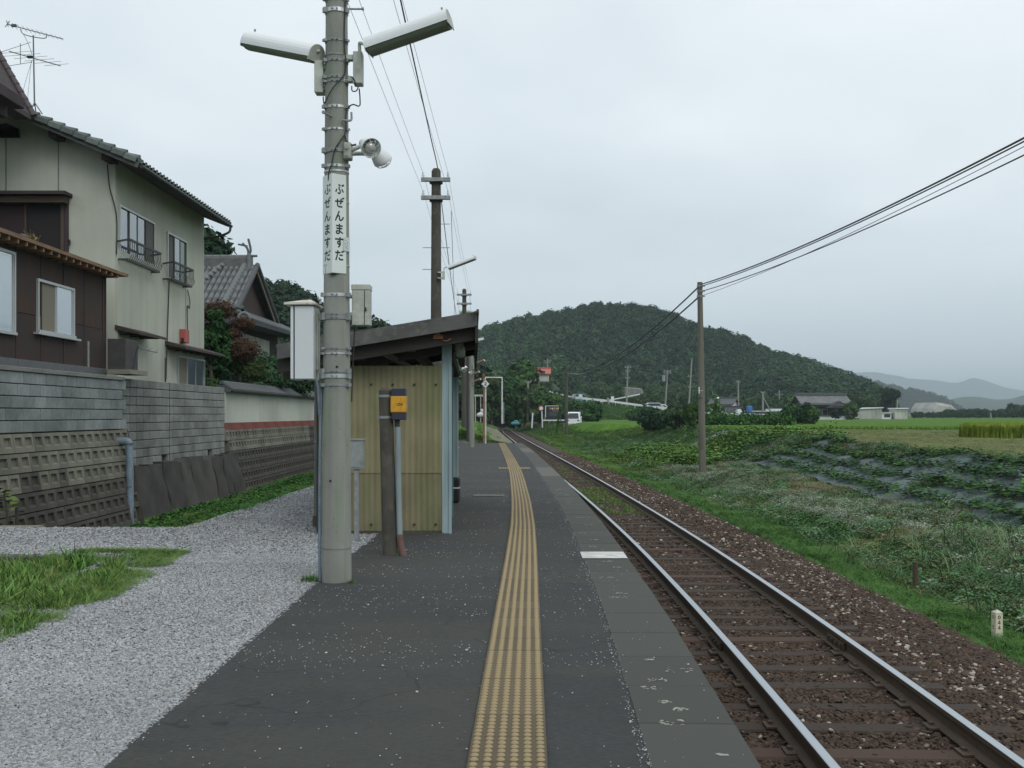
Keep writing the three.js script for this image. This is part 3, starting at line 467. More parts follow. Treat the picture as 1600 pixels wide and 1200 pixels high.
// two caged spotlights
function spot(label, c, dir, armFrom, s = 1, lid) {
  const t = thing('spotlight', label, 'spotlight', c), d = V(...dir).normalize(), q = new THREE.Quaternion().setFromUnitVectors(V(0, 1, 0), d), m = new THREE.Matrix4().compose(V(...c), q, V(s, s, s));
  mb().lathe([[.001, -.16], [.034, -.16], [.036, -.15], [.036, -.085], [.04, -.08], [.046, -.05], [.07, -.02], [.076, .02], [.076, .035], [.071, .035], [.066, .0], [.04, -.03], [.001, -.035]], m, 28).world('shade', M.whiteClean, t);
  mb().lathe([[.001, -.03], [.03, -.03], [.042, 0], [.04, .02], [.025, .04], [.001, .046]], m, 20).world('bulb', M.bulbGlass, t);
  const g = mb(); for (let k = 0; k < 5; k++) { const a = k * Math.PI / 5; g.add(new THREE.TorusGeometry(.073, .0018, 5, 16, Math.PI), m.clone().multiply(mat4(0, .035, 0, 0, a, 0, 1, .62, 1))); } for (const [r, y] of [[.075, .036], [.056, .062], [.03, .077]]) g.add(new THREE.TorusGeometry(r, .0018, 5, 24), m.clone().multiply(mat4(0, y, 0, Math.PI / 2))); g.world('cage', M.steel, t);
  mb().tube(armFrom, .017 * s, 8).world('arm', M.cream, t); mb().add(plain(new THREE.SphereGeometry(.026 * s, 14, 10)), mat4(...armFrom[armFrom.length - 1])).world('joint', M.whiteClean, t);
  return t;
}

{
  const s = 1.0, w = (u, v, D) => [pu(u, D), pv(v, D), -D];
  spot('caged spotlight on the near pole facing the platform, upper one of the pair', w(578, 230, 7.86), [.45, -.42, .8], [w(540, 237, 7.95), w(556, 232, 7.93), w(566, 226, 7.93), w(570, 222, 7.94)], s);
  spot('caged spotlight on the near pole turned away down the line, lower one of the pair', w(595, 246, 8.12), [.36, -.62, -.5], [w(540, 241, 8.0), w(556, 240, 8.05), w(578, 240, 8.08), w(588, 240, 8.1)], s);
  const br = thing('lamp_bracket', 'cast bracket clamped to the near pole holding two spotlights', 'bracket', w(543, 238, 7.93)); mb().box(...w(544, 237, 7.95), .06, .13, .09, 0, .008).cyl(w(541, 229, 7.9), w(541, 229, 7.86), .016, .016, 10).cyl(w(541, 241, 7.9), w(541, 241, 7.86), .012, .012, 10).world('plate', M.cream, br);
}
// switch cabinets on the pole
{
  const D = 7.92, x0 = pu(454, D), x1 = pu(490, D), y0 = pv(593, D), y1 = pv(477, D);
  const t = thing('switch_cabinet', 'tall white steel cabinet with a rusty peaked cap on the left of the near pole', 'cabinet', [(x0 + x1) / 2, y0, -D - .12]);
  mb().span(x0, x1, y0, y1, -D - .24, -D - .012, .004).world('body', M.white, t);
  mb().span(x0 + .032, x1 - .001, y0 + .004, y1 - .004, -D - .011, -D + .006, .004).world('door', M.whiteDoor, t);
  mb().span(x0, x0 + .022, y0 + .004, y1 - .004, -D - .011, -D + .006, .004).world('edge_strip', M.whiteDoor, t);
  mb().span(x0 + .0225, x0 + .0315, y0 + .006, y1 - .006, -D - .011, -D - .004).world('door_gap', M.dark, t);
  const e = .035, cx = (x0 + x1) / 2, a = [x0 - e - .01, y1 + .004, -D + .03], b = [x1 + e * .6, y1 + .004, -D + .03], c = [x1 + e * .6, y1 + .004, -D - .28], d = [x0 - e - .01, y1 + .004, -D - .28], up = p => [p[0], p[1] + .016, p[2]], r1 = [cx + .02, y1 + .06, -D - .12], r2 = [cx + .04, y1 + .06, -D - .14];
  mb().add(tris([...quad(a, b, up(b), up(a)), ...quad(b, c, up(c), up(b)), ...quad(c, d, up(d), up(c)), ...quad(d, a, up(a), up(d)), ...quad(up(a), up(b), r2, r1), up(b), up(c), r2, ...quad(up(c), up(d), r1, r2), up(d), up(a), r1, ...quad(d, c, b, a)])).world('cap', M.capRust, t);
  mb().span(x1 + .003, x1 + .012, y0 + .08, y1 - .03, -D - .2, -D - .1).span(x1 + .012, PX, pv(493, 8) - .02, pv(493, 8) + .02, -D - .17, -D - .13).span(x1 + .012, PX, pv(580, 8) - .02, pv(580, 8) + .02, -D - .17, -D - .13).world('flange', M.cream, t);
  mb().cyl([cx + .02, y0 + .002, -D - .05], [cx + .02, y0 - .014, -D - .05], .014, .014, 10).world('gland', M.black, t);
}
{
  const D = 8.02, x0 = pu(549.5, D), x1 = pu(577.5, D), y0 = pv(508, D), y1 = pv(445, D);
  const t = thing('meter_box', 'small beige metal box with a lock on the right of the near pole', 'box', [(x0 + x1) / 2, y0, -D - .06]);
  mb().span(x0, x1, y0, y1, -D - .12, -D, .004).world('body', M.cream, t); mb().span(x0 - .003, x1 + .004, pv(453, D), y1 + .004, -D - .125, -D + .006, .004).world('lid', M.cream, t);
  mb().span(pu(569, D), pu(570.2, D), y0 + .004, pv(454, D), -D, -D + .0025).world('door_gap', M.darkMetal, t); mb().box(pu(571.5, D), pv(484, D), -D + .008, .014, .02, .016, 0, .003).cyl([pu(571.5, D), pv(481, D), -D], [pu(571.5, D), pv(481, D), -D + .012], .005, .005, 8).world('lock', M.darkMetal, t);
  mb().span(PX, x0, pv(497, D) - .012, pv(497, D) + .012, -D - .09, -D - .05).span(PX, x0, pv(462, D) - .012, pv(462, D) + .012, -D - .09, -D - .05).world('bracket', M.galv, t);
  mb().tube([[pu(553, D), y0 + .01, -D - .05], [pu(551.5, D), y0 - .1, -D - .06], [pu(549, D), y0 - .3, -D - .08], [pu(547, D), y0 - .6, -D - .08]], .005, 6).world('cable', M.cable, t);
}
{
  const D = 10.5, t = thing('junction_box', 'grey junction box on a thin stake before the shelter wall', 'box', [pu(557, D), 0, -D]);
  mb().span(pu(545, D), pu(568, D), pv(733, D), pv(688, D), -D - .1, -D, .004).world('body', M.greyBox, t); mb().span(pu(543, D), pu(569.5, D), pv(688, D), pv(685.5, D), -D - .11, -D + .01).world('lid', M.galv, t);
  mb().span(pu(546.5, D), pu(566, D), pv(730, D), pv(690, D), -D, -D + .006, .002).world('door', M.greyBox, t); mb().span(pu(553, D), pu(560, D), -.1, pv(733, D), -D - .06, -D - .02).world('stake', M.galv, t);
}

// short concrete post with the yellow box
{
  const D = 9.5, z = -D, t = thing('concrete_post', 'short leaning weathered concrete post in front of the shelter', 'post', [pu(610, D), 0, z]);
  mb().cyl([pu(610, D), -.1, z], [pu(602.5, D), pv(610, D), z], .071, .064, 24).cyl([pu(602.5, D), pv(610, D), z], [pu(602.4, D), pv(606, D), z], .064, .05, 24).world('shaft', M.concreteDark, t);
  for (const v of [619, 652]) { const c = pu(602.5 + (v - 610) * .03, D); mb().cyl([c, pv(v, D) - .012, z], [c, pv(v, D) + .012, z], .0705, .0705, 24).box(c + .09, pv(v, D), z + .02, .08, .022, .012).box(c - .07, pv(v, D), z + .01, .02, .035, .02).world('strap', M.galv, t); }
  const y = thing('yellow_box', 'yellow box with dark blue ends strapped to the short concrete post', 'box', [pu(624, D), pv(657, D), z + .05]);
  const c = pu(624, D), zf = z + .03;
  const emb = mat([1, 1, 1], .55, { map: canvasTex(128, 128, (x, w, h) => { x.fillStyle = '#cf9a28'; x.fillRect(0, 0, w, h); x.fillStyle = '#a8741c'; for (let i = 0; i < 22; i++) x.fillRect((i * 37) % 128, (i * 53) % 128, 2, 10 + (i * 7) % 26); x.strokeStyle = '#3a2610'; x.lineWidth = 5; x.beginPath(); x.moveTo(46, 62); x.lineTo(54, 74); x.lineTo(80, 74); x.lineTo(86, 62); x.moveTo(56, 58); x.quadraticCurveTo(70, 46, 84, 58); x.moveTo(62, 62); x.lineTo(82, 62); x.moveTo(92, 54); x.lineTo(92, 78); x.moveTo(100, 52); x.quadraticCurveTo(96, 66, 104, 76); x.stroke(); x.lineWidth = 2; x.beginPath(); x.moveTo(88, 0); x.lineTo(89, 50); x.moveTo(89, 80); x.lineTo(90, 128); x.stroke(); }) });
  mb().span(c - .072, c + .072, pv(645, D), pv(619, D), zf - .06, zf + .07, .008).world('housing', M.yellow, y); panel('emblem', .128, pv(621, D) - pv(643.5, D), emb, y, c + .001, (pv(645, D) + pv(619, D)) / 2, zf + .0712);
  mb().span(c - .065, c + .067, pv(619, D), pv(607, D), zf - .055, zf + .066, .006).world('top_end', M.navy, y); mb().span(c - .062, c + .067, pv(656, D), pv(645, D), zf - .055, zf + .066, .006).world('bottom_end', M.navy, y);
  mb().cyl([pu(621, D), pv(656, D), zf], [pu(621, D), pv(668, D), zf], .026, .022, 14).world('nozzle', M.darkMetal, y);
  mb().tube([[pu(622, D), pv(667, D), zf], [pu(623, D), pv(750, D), zf], [pu(625, D), pv(838, D), zf]], .027, 12).world('pipe', M.pipeGrey, y);
  mb().cyl([pu(625, D), pv(834, D), zf], [pu(625, D), pv(840, D), zf], .034, .034, 14).tube([[pu(625, D), pv(838, D), zf], [pu(626, D), pv(848, D), zf], [pu(631, D), -.03, zf]], .031, 12).world('pipe_boot', M.redPipe, y);
}

// ---------------------------------------------------------------- waiting shelter
{
  const t = thing('waiting_shelter', 'small open-fronted waiting shelter with corrugated end wall and sloping slab roof', 'shelter', [pu(600, 11.24), 0, -11.24]);
  const th = -.038, ax = z => th * (-z - 11.24);                       // the shelter turns a little with the platform
  const L = 5.1, X0 = -2.13, X1 = -.665, Z0 = -11.24, o = rootPos(t);
  const Mx = new THREE.Matrix4().makeTranslation(0, 0, 0), rot = new THREE.Matrix4().makeTranslation(X1, 0, Z0).multiply(new THREE.Matrix4().makeRotationY(-th)).multiply(new THREE.Matrix4().makeTranslation(-X1, 0, -Z0));
  const W = (b, name, m) => { const q = b.build(name, m, t); q.geometry.applyMatrix4(rot); q.geometry.translate(-o.x, -o.y, -o.z); return q; };
  const wave = (x0, x1, y0, y1, z) => { const pos = [], idx = [], n = 140; for (let i = 0; i <= n; i++) { const x = lerp(x0, x1, i / n), w = z + .0045 * Math.cos((x - x0) / .063 * 2 * Math.PI); pos.push(x, y0, w, x, y1, w); if (i < n) { const a = i * 2; idx.push(a, a + 2, a + 1, a + 1, a + 2, a + 3); } } const g = new THREE.BufferGeometry(); g.setAttribute('position', new THREE.Float32BufferAttribute(pos, 3)); g.setIndex(idx); g.computeVertexNormals(); return g; };
  W(mb().add(wave(X0 + .02, X1 - .1, .66, 1.835, Z0 + .012)), 'end_wall', M.corr);
  W(mb().add(wave(X0 + .02, X1 - .1, .03, .672, Z0 + .004)), 'end_wall_lower', M.corrLow);
  W(mb().span(X0, X1 - .1, -.1, .03, Z0 - .05, Z0 + .0), 'sill', M.concreteDark);
  W(mb().add(wave(X0 + .02, X1 - .1, .03, 2, Z0 - L)), 'far_wall', M.corrDark);
  W(mb().span(X0 + .0, X0 + .03, 0, 1.95, Z0 - L, Z0 - .02), 'rear_wall', M.corrDark);
  W(mb().span(X0 + .03, X0 + .42, .4, .44, Z0 - L + .3, Z0 - .3), 'bench', M.wood);
  for (const y of [1.63, .95, .1]) for (let x = X0 + .12; x < X1 - .12; x += .235) if (y !== .95 || R() < .5) W(mb().cyl([x, y, Z0 + .012], [x, y - .002, Z0 + .028], .014, .012, 8), 'bolt', M.rustDark);
  // steel corner posts, painted pale blue
  for (const z of [Z0 + .02, Z0 - L]) W(mb().span(X1 - .105, X1, -.05, 2.12, z - .1, z, .006).span(X1 - .028, X1 + .004, -.05, 2.12, z - .006, z + .012), 'post', M.blueSteel);
  W(mb().span(X1 - .16, X1 - .108, 1.6, 1.84, Z0 - .02, Z0 + .006), 'patch', M.blueSteel);
  for (const z of [Z0 - .02, Z0 - L]) W(mb().span(X0 - .01, X0 + .07, -.05, 1.9, z - .08, z), 'rear_post', M.concreteDark);
  W(mb().span(X1 - .075, X1 - .015, 0, 2.05, Z0 - 1.85, Z0 - 1.78), 'inner_post', M.teal);
  // mono-pitch roof, higher on the track side
  const RX0 = -2.5, RX1 = -.385, RZ0 = Z0 + .45, RZ1 = Z0 - L - .5, yT = x => lerp(2.035, 2.39, (x - RX0) / (RX1 - RX0));
  const slab = (x0, x1, z0, z1, dy0, dy1) => { const p = (x, d, z) => [x, yT(x) + d, z]; return tris([...quad(p(x0, dy1, z0), p(x1, dy1, z0), p(x1, dy1, z1), p(x0, dy1, z1)), ...quad(p(x0, dy0, z1), p(x1, dy0, z1), p(x1, dy0, z0), p(x0, dy0, z0)), ...quad(p(x0, dy0, z0), p(x1, dy0, z0), p(x1, dy1, z0), p(x0, dy1, z0)), ...quad(p(x1, dy0, z1), p(x0, dy0, z1), p(x0, dy1, z1), p(x1, dy1, z1)), ...quad(p(x1, dy0, z0), p(x1, dy0, z1), p(x1, dy1, z1), p(x1, dy1, z0)), ...quad(p(x0, dy0, z1), p(x0, dy0, z0), p(x0, dy1, z0), p(x0, dy1, z1))]); };
  W(mb().add(slab(RX0, RX1, RZ0 - .05, RZ1 + .05, -.03, -.004)), 'roof', M.roofSlab);
  W(mb().add(slab(RX0 + .02, RX1 - .02, RZ0, RZ0 - .06, -.155, 0)), 'fascia', M.roofSlab); W(mb().add(slab(RX1 - .035, RX1, RZ0, RZ1, -.15, .006)), 'fascia', M.roofSlab);
  W(mb().add(slab(RX1 - .02, RX1 + .012, RZ0 - .02, RZ1, -.33, -.15)), 'eave_board', M.darkWood);
  W(mb().add(slab(RX0, RX1 - .01, RZ0 - .12, RZ0 - .2, -.29, -.155)), 'rafter', M.darkWood); W(mb().add(slab(RX0, RX1 - .02, Z0 - .02, Z0 - .1, -.36, -.03)), 'rafter', M.darkWood);
  for (let k = 1; k < 6; k++) W(mb().add(slab(RX0, RX1 - .02, Z0 - k * .9, Z0 - k * .9 - .07, -.17, -.03)), 'rafter', M.darkWood);
  for (const x of [-2.2, -1.65, -1.1, -.6]) W(mb().span(x - .04, x + .04, yT(x) - .28, yT(x) - .17, RZ1 + .1, RZ0 - .14), 'purlin', M.soffit);
  W(mb().beam([-1.42, 1.98, RZ0 - .2], [-1.08, 1.8, Z0 - .4], .05, .05), 'brace', M.soffit);
  W(mb().beam([X1 - .03, 1.98, Z0 - .12], [X1 - .03, 1.96, Z0 - L], .1, .12), 'beam', M.darkWood);
  // rusty bracket on the rafter
  const bx = pu(683, 10.95), by = pv(527, 10.95), bz = RZ0 - .11; W(mb().box(bx, by, bz, .105, .045, .02, 0, .004).box(bx, by + .03, bz, .045, .05, .02, 0, .004).tube([[bx + .05, by - .035, bz], [bx + .09, by - .045, bz + .02], [bx + .14, by - .02, bz + .02]], .005, 5), 'bracket', M.rustBright);
  // lamp bowl under the eave
  W(mb().lathe([[.001, .1], [.04, .1], [.06, .06], [.07, -.02], [.055, -.06], [.05, -.1], [.001, -.12]], mat4(-.575, pv(543, 11.3), -11.3, 0, 0, .12), 18), 'lamp_bowl', M.greyGreenLight);
  for (let k = 0; k < 9; k++) { const z = RZ0 - .1 - k * .62; W(mb().box(RX1 + .005, yT(RX1) - .01, z, .03, .04, .5, 0, .008), 'roof_edge_tile', M.roofSlab); }
  const dp = thing('downpipe', 'grey downpipe at the rear corner of the shelter', 'pipe', [pu(496, 11.9), 0, -11.9]);
  mb().tube([[pu(497, 11.7), 1.72, -11.7], [pu(496, 11.9), 1.6, -11.9], [pu(495.5, 11.9), .8, -11.9], [pu(495, 11.9), .12, -11.9]], .036, 12).world('pipe', M.pipeDull, dp); mb().cyl([pu(495, 11.9), .13, -11.9], [pu(495, 11.9), -.03, -11.9], .045, .05, 12).world('shoe', M.concreteDark, dp);
  mb().cyl([pu(496, 11.9), .98, -11.9], [pu(496, 11.9), 1.0, -11.9], .041, .041, 12).world('collar', M.galv, dp);
  const pb = thing('printed_bag', 'black and white printed bundle standing just inside the shelter', 'bag', [pu(710, 15.2), 0, -15.2]);
  const bt = mat([1, 1, 1], .7, { map: canvasTex(64, 256, (x, w, h) => { x.fillStyle = '#101214'; x.fillRect(0, 0, w, h); x.fillStyle = '#b9bec0'; const r = rng(5); for (let i = 0; i < 90; i++) x.fillRect(r() * w, r() * h, 3 + r() * 12, 2 + r() * 7); }) });
  mb().box(pu(710, 15.2), .19, -15.2, .16, .36, .3, 0, .02).world('bundle', bt, pb);
}
Object.assign(M, {});
// ---------------------------------------------------------------- poles farther along the platform, crossarms, wires
function farPole(label, x, D, yb, yt, r0, r1, m, arms, steps, side) {
  const t = thing('utility_pole', label, 'pole', [x, yb, -D]);
  mb().cyl([x, yb - .3, -D], [x, yt, -D], r0, r1, 18).world('shaft', m, t); if (side !== 'plain') mb().cyl([x, yt - .02, -D], [x, yt + .05, -D], r1 * 1.04, r1 * .7, 16).world('cap', M.mossy, t);
  for (const [y, w] of arms) {
    const a = mb(); a.span(x - w / 2, x + w / 2, y - .045, y + .045, -D + r1, -D + r1 + .09, .004); a.world('crossarm', M.galv, t);
    mb().cyl([x, y - .06, -D], [x, y + .06, -D], r1 + .05, r1 + .05, 14).box(x, y, -D + .12, .3, .11, .05).world('clamp', M.darkMetal, t);
    for (const s of [-1, 1]) mb().lathe([[.001, .13], [.02, .13], [.028, .1], [.02, .08], [.034, .05], [.024, .03], [.014, 0], [.014, -.1], [.001, -.1]], mat4(x + s * (w / 2 - .05), y + .05, -D + r1 + .045), 10).world('insulator', M.whiteClean, t);
  }
  for (const [y, s] of steps) mb().cyl([x + s * r0 * .7, y, -D], [x + s * (r0 * .8 + .2), y, -D], .009, .009, 6).world('step_bolt', M.galv, t);
  return t;
}
const p2x = pu(681.5, 24), Y24 = v => pv(v, 24);
farPole('dark mossy-topped pole with two crossarms behind the shelter', p2x, 24, -.05, Y24(267), .148, .108, M.concreteDark, [[Y24(283), .68], [Y24(311), .68]], [[Y24(350), 1], [Y24(387), -1], [Y24(387), 1], [Y24(421), -1]]);
const p3x = pu(725.5, 50);
farPole('dark brown pole with crossarms rising over the end of the shelter roof', p3x, 50, .1, pv(453, 50), .15, .10, M.concreteBrown, [[pv(461, 50), .72], [pv(475, 50), .72]], [[pv(520, 50), 1]]);
const p4x = pu(737, 41);
farPole('grey concrete pole with short lamps at the far end of the platform', p4x, 41, -.02, 4.2, .115, .09, M.concrete, [], [], 'plain');
{
  const w = (u, v, D) => [pu(u, D), pv(v, D), -D];
  lamp('platform_lamp', 'slim lamp on the dark pole behind the shelter', w(701, 419, 23.8), w(743, 403, 23.6), w(693, 430, 23.85), 1, [p2x + .05, 0, -24], null, .78);
  lamp('platform_lamp', 'orange-edged lamp on the far grey pole, topmost of three', w(743, 569, 40.8), w(757, 563, 40.6), w(740, 573, 40.9), 1, [p4x, 0, -41], null, .7, M.orangeHood);
  lamp('platform_lamp', 'orange-edged lamp on the far grey pole, middle of three', w(739, 585, 40.8), w(749, 581, 40.6), w(736, 583, 40.9), 1, [p4x, 0, -41], null, .6, M.orangeHood);
  lamp('platform_lamp', 'orange-edged lamp on the far grey pole, lowest of three', w(741, 596, 40.8), w(751, 592.5, 40.6), w(740, 599, 40.9), 1, [p4x, 0, -41], null, .6, M.orangeHood);
  spot('white spotlight on the dark pole beyond the shelter', w(726, 576, 33), [.4, -.7, .5], [w(730, 580, 33), w(733, 582, 33)], 1.4);
  const lb = thing('lamp_post', 'thin post carrying a white lamp just past the shelter roof', 'lamp', w(738, 690, 33)); mb().cyl(w(731, 690, 33), w(731, 530, 33), .05, .04, 10).world('post', M.darkMetal, lb); mb().beam(w(731, 534, 33), w(756, 529, 33), .09, .07).world('hood', M.whiteClean, lb);
  // platform end marker: white-tipped diamond on a red and white post
  const D = 46.2, t = thing('stop_marker', 'white diamond board with figure two on a red and white post at the platform end', 'sign', w(757, 692, D));
  mb().span(pu(754.7, D), pu(757.3, D), -.1, pv(588, D), -D - .08, -D - .02).world('red_post', M.redPost, t); mb().span(pu(757.6, D), pu(760, D), -.1, pv(604, D), -D - .05, -D).world('white_post', M.white, t); mb().box(pu(755.7, D), pv(586, D), -D - .05, .12, .1, .12).world('post_cap', M.redPost, t);
  const dm = mat([1, 1, 1], .5, { map: canvasTex(128, 128, (x) => { x.fillStyle = '#d5dad8'; x.fillRect(0, 0, 128, 128); x.strokeStyle = '#14171a'; x.lineWidth = 15; x.save(); x.translate(64, 64); x.rotate(Math.PI / 4); x.beginPath(); x.moveTo(-19, -14); x.quadraticCurveTo(-16, -33, 2, -32); x.quadraticCurveTo(22, -28, 14, -8); x.quadraticCurveTo(4, 8, -18, 26); x.lineTo(24, 26); x.stroke(); x.restore(); x.lineWidth = 4; x.strokeRect(3, 3, 122, 122); }) });
  mb().box(pu(758.5, D), pv(600, D), -D + .02, .275, .275, .012, 0, 0, 0, Math.PI / 4).world('board', M.whiteClean, t); panel('figure', .27, .27, dm, t, pu(758.5, D), pv(600, D), -D + .0275, 0, 0, Math.PI / 4);
  const E = 72, f = thing('steel_frame', 'thin white portal frame beyond the platform end', 'frame', w(784, 660, E)); mb().cyl(w(784.5, 662, E), w(784.5, 590, E), .06, .05, 8).cyl(w(758, 590, E), w(785, 590, E), .05, .05, 8).cyl(w(758, 590, E), w(758, 600, E), .05, .05, 8).world('tube', M.white, f);
  mb().cyl(w(787, 662, E), w(787, 628, E), .04, .04, 6).world('side_post', M.galv, f);
  const fr = thing('handrail', 'pale rail with short uprights behind the platform end marker', 'railing', w(748, 640, 70)); mb().beam(w(740, 618, 70), w(755, 618, 70), .06, .12).cyl(w(743, 618, 70), w(743, 660, 70), .03, .03, 6).cyl(w(751, 618, 70), w(751, 660, 70), .03, .03, 6).world('rail', M.cream, fr);
  const wb = thing('white_bundle', 'small white bundle in the grass behind the marker post', 'bundle', w(752, 650, 66)); mb().add(plain(new THREE.IcosahedronGeometry(.22, 1)), mat4(...w(751, 648, 66), 0, .3, .2, 1.3, .8, 1)).add(plain(new THREE.IcosahedronGeometry(.14, 1)), mat4(...w(753.5, 643, 66), 0, .8, .2, .8, 1.3, 1)).world('cloth', M.white, wb);
}
function wire(name, label, pts, r, group, sag = 0, category = 'wire') {
  const P = []; for (let k = 0; k < pts.length - 1; k++) for (let i = k ? 1 : 0; i <= 16; i++) { const t = i / 16, a = pts[k], b = pts[k + 1]; P.push([lerp(a[0], b[0], t), lerp(a[1], b[1], t) - 4 * sag * t * (1 - t), lerp(a[2], b[2], t)]); }
  const o = mb().tube(P, r, 5, P.length * 2).build(name, M.cable); return tag(o, label, category, group);
}
{
  const a1 = Y24(283) + .14, a2 = Y24(311) + .14, b1 = pv(461, 50) + .12, b2 = pv(475, 50) + .12, z2 = -23.85, z3 = -49.85;
  const G = 'thin bare wires along the platform poles';
  for (const s of [-1, 1]) for (const [ya, yb] of [[a1, b1], [a2, b2]])
    wire('overhead_wire', `thin bare overhead wire from the ${s < 0 ? 'left' : 'right'} end of the ${ya === a1 ? 'upper' : 'lower'} crossarm on the mossy-topped pole`, [[p2x + s * .29 + .05, ya + .25, 12], [p2x + s * .29, ya, z2], [p3x + s * .31, yb, z3], [p3x - 1.4 + s * .31, yb, -85]], .0032, null, .14);
  wire('overhead_cable', 'thick black cable passing beside the dark crossarm pole and down to the next', [[-1.05, 7.3, 8], [pu(684, 24), Y24(262), -23.85], [pu(713, 50), pv(492, 50), -50]], .0115, null, .2, 'cable');
  wire('overhead_cable', 'thin cable running down beside the thick one to the shelter end', [[pu(705, 24), Y24(330), -24], [pu(711, 50), pv(500, 50), -50]], .007, null, .1, 'cable');
}
// ---------------------------------------------------------------- telephone line on the far side of the track
{
  const D = 38, x = pu(1097, D), t = thing('utility_pole', 'lone brown telephone pole on the bank right of the track', 'pole', [x, -.7, -D]);
  mb().cyl([x + .02, -1, -D], [pu(1093.5, D), pv(441, D), -D], .14, .095, 20).world('shaft', M.poleBrown, t);
  for (const v of [447, 455, 463]) mb().cyl([pu(1093.6, D), pv(v, D) - .03, -D], [pu(1093.6, D), pv(v, D) + .03, -D], .115, .115, 14).box(pu(1093.6, D) + .13, pv(v, D), -D + .03, .1, .05, .06).world('clamp', M.galv, t);
  mb().box(pu(1091.6, D), pv(610, D), -D + .1, .03, .24, .06).world('tag_plate', M.whiteClean, t); mb().cyl([pu(1095, D), pv(610.5, D) - .012, -D], [pu(1095, D), pv(610.5, D) + .012, -D], .128, .128, 16).world('band', M.steel, t);
  mb().cyl([pu(1095, D), pv(622, D) - .02, -D], [pu(1095, D), pv(622, D) + .02, -D], .13, .13, 16).world('band', M.darkMetal, t);
  const X = d => 7.05 + (38 - d) * .0975, e = 8, FX = 88, fx = pu(885, FX), Yf = v => pv(v, FX);
  const cab = (y38, ys, ye, r, lab) => { const P = []; for (let d = e; d <= 38.01; d += 1.5) { const k = (38 - d) / 20; P.push([X(Math.min(d, 38)), y38 + ys * (k * k - k) * 4 + ye * k, -Math.min(d, 38)]); } tag(mb().tube(P, r, 6, 60).build('overhead_cable', M.cable), lab, 'cable'); };
  cab(pv(444, 38), .2, .02, .021, 'thick twisted black cable from the lone pole to the upper right'); cab(pv(447, 38), .19, .03, .016, 'second strand wound beside the thick upper right cable'); cab(pv(455, 38), .19, -.02, .015, 'lower black cable from the lone pole to the right');
  cab(pv(463, 38) + .02, .17, .3, .008, 'thin slack strand under the cables at the lone pole');
  for (const [v, vf, lab] of [[448, 583, 'black cable from the lone pole away to the distant left pole'], [464, 586, 'lower cable from the lone pole away to the distant left pole']]) wire('overhead_cable', lab, [[pu(1092, 38), pv(v, 38), -38], [fx, Yf(vf), -FX]], .03, null, .9, 'cable');
  for (const s of [-1, 1]) wire('guy_wire', s < 0 ? 'thin stay wire left of the lone pole' : 'thin stay wire right of the lone pole', [[pu(1094, 38), pv(462, 38), -38], [pu(1094 + s * 13 - (s < 0 ? 4 : 0), 40), -.3, -41]], .006, null, .05);
  const f = thing('utility_pole', 'thin grey pole beside the white van and the dark board', 'pole', [fx, .1, -FX]); mb().cyl([fx, -.4, -FX], [fx, Yf(581), -FX], .15, .12, 10).world('shaft', M.concreteBrown, f); mb().beam([fx, Yf(584), -FX], [fx + 1.1, Yf(584), -FX], .05, .05).world('arm', M.galv, f);
  wire('overhead_cable', 'thin cable from the distant left pole back towards the hill', [[fx, Yf(586), -FX], [pu(960, 150), pv(610, 150), -150]], .03, null, .3, 'cable');
}
// kilometre post and stake in the ditch
{
  const D = 10.9, x = pu(1558, D), y0 = H(x, D), yt = pv(952, D), t = thing('kilometre_post', 'small white numbered stone post in the grass right of the track', 'post', [x, y0, -D], -.62);
  const w = .085, h = yt - y0 - .03; mb().box(0, h / 2 - .1, 0, w, h + .2, w, 0, .004).build('shaft', M.kmStone, t);
  const p = w / 2, top = [0, h + .03, 0], c = [[-p, h, p], [p, h, p], [p, h, -p], [-p, h, -p]]; mb().add(tris([c[0], c[1], top, c[1], c[2], top, c[2], c[3], top, c[3], c[0], top])).build('tip', M.kmStone, t);
  const num = (s) => mat([.85, .84, .74], .7, { map: canvasTex(64, 192, (x2, W, Hh) => { x2.fillStyle = '#dfdcc8'; x2.fillRect(0, 0, W, Hh); x2.fillStyle = '#15171a'; x2.font = 'bold 54px sans-serif'; x2.textAlign = 'center'; [...s].forEach((ch, i) => x2.fillText(ch, W / 2, 52 + i * 52)); }) });
  const m1 = new THREE.Mesh(panelGeo(.07, .2), num('044')); m1.name = 'number'; m1.position.set(0, h - .115, p + .0015); t.add(m1);
  const m2 = new THREE.Mesh(panelGeo(.07, .2), num('0 5')); m2.name = 'number'; m2.position.set(-p - .0015, h - .115, 0); m2.rotation.y = -Math.PI / 2; t.add(m2);
  t.rotation.y = .05; 
  const d2 = 14, x2 = pu(1430, d2), s = thing('wooden_stake', 'dark wooden stake standing in the ditch weeds', 'stake', [x2, H(x2, d2), -d2]); mb().cyl([x2, -1.3, -d2], [x2 + .005, pv(878, d2), -d2], .04, .036, 9).world('stake', M.wood, s);
}
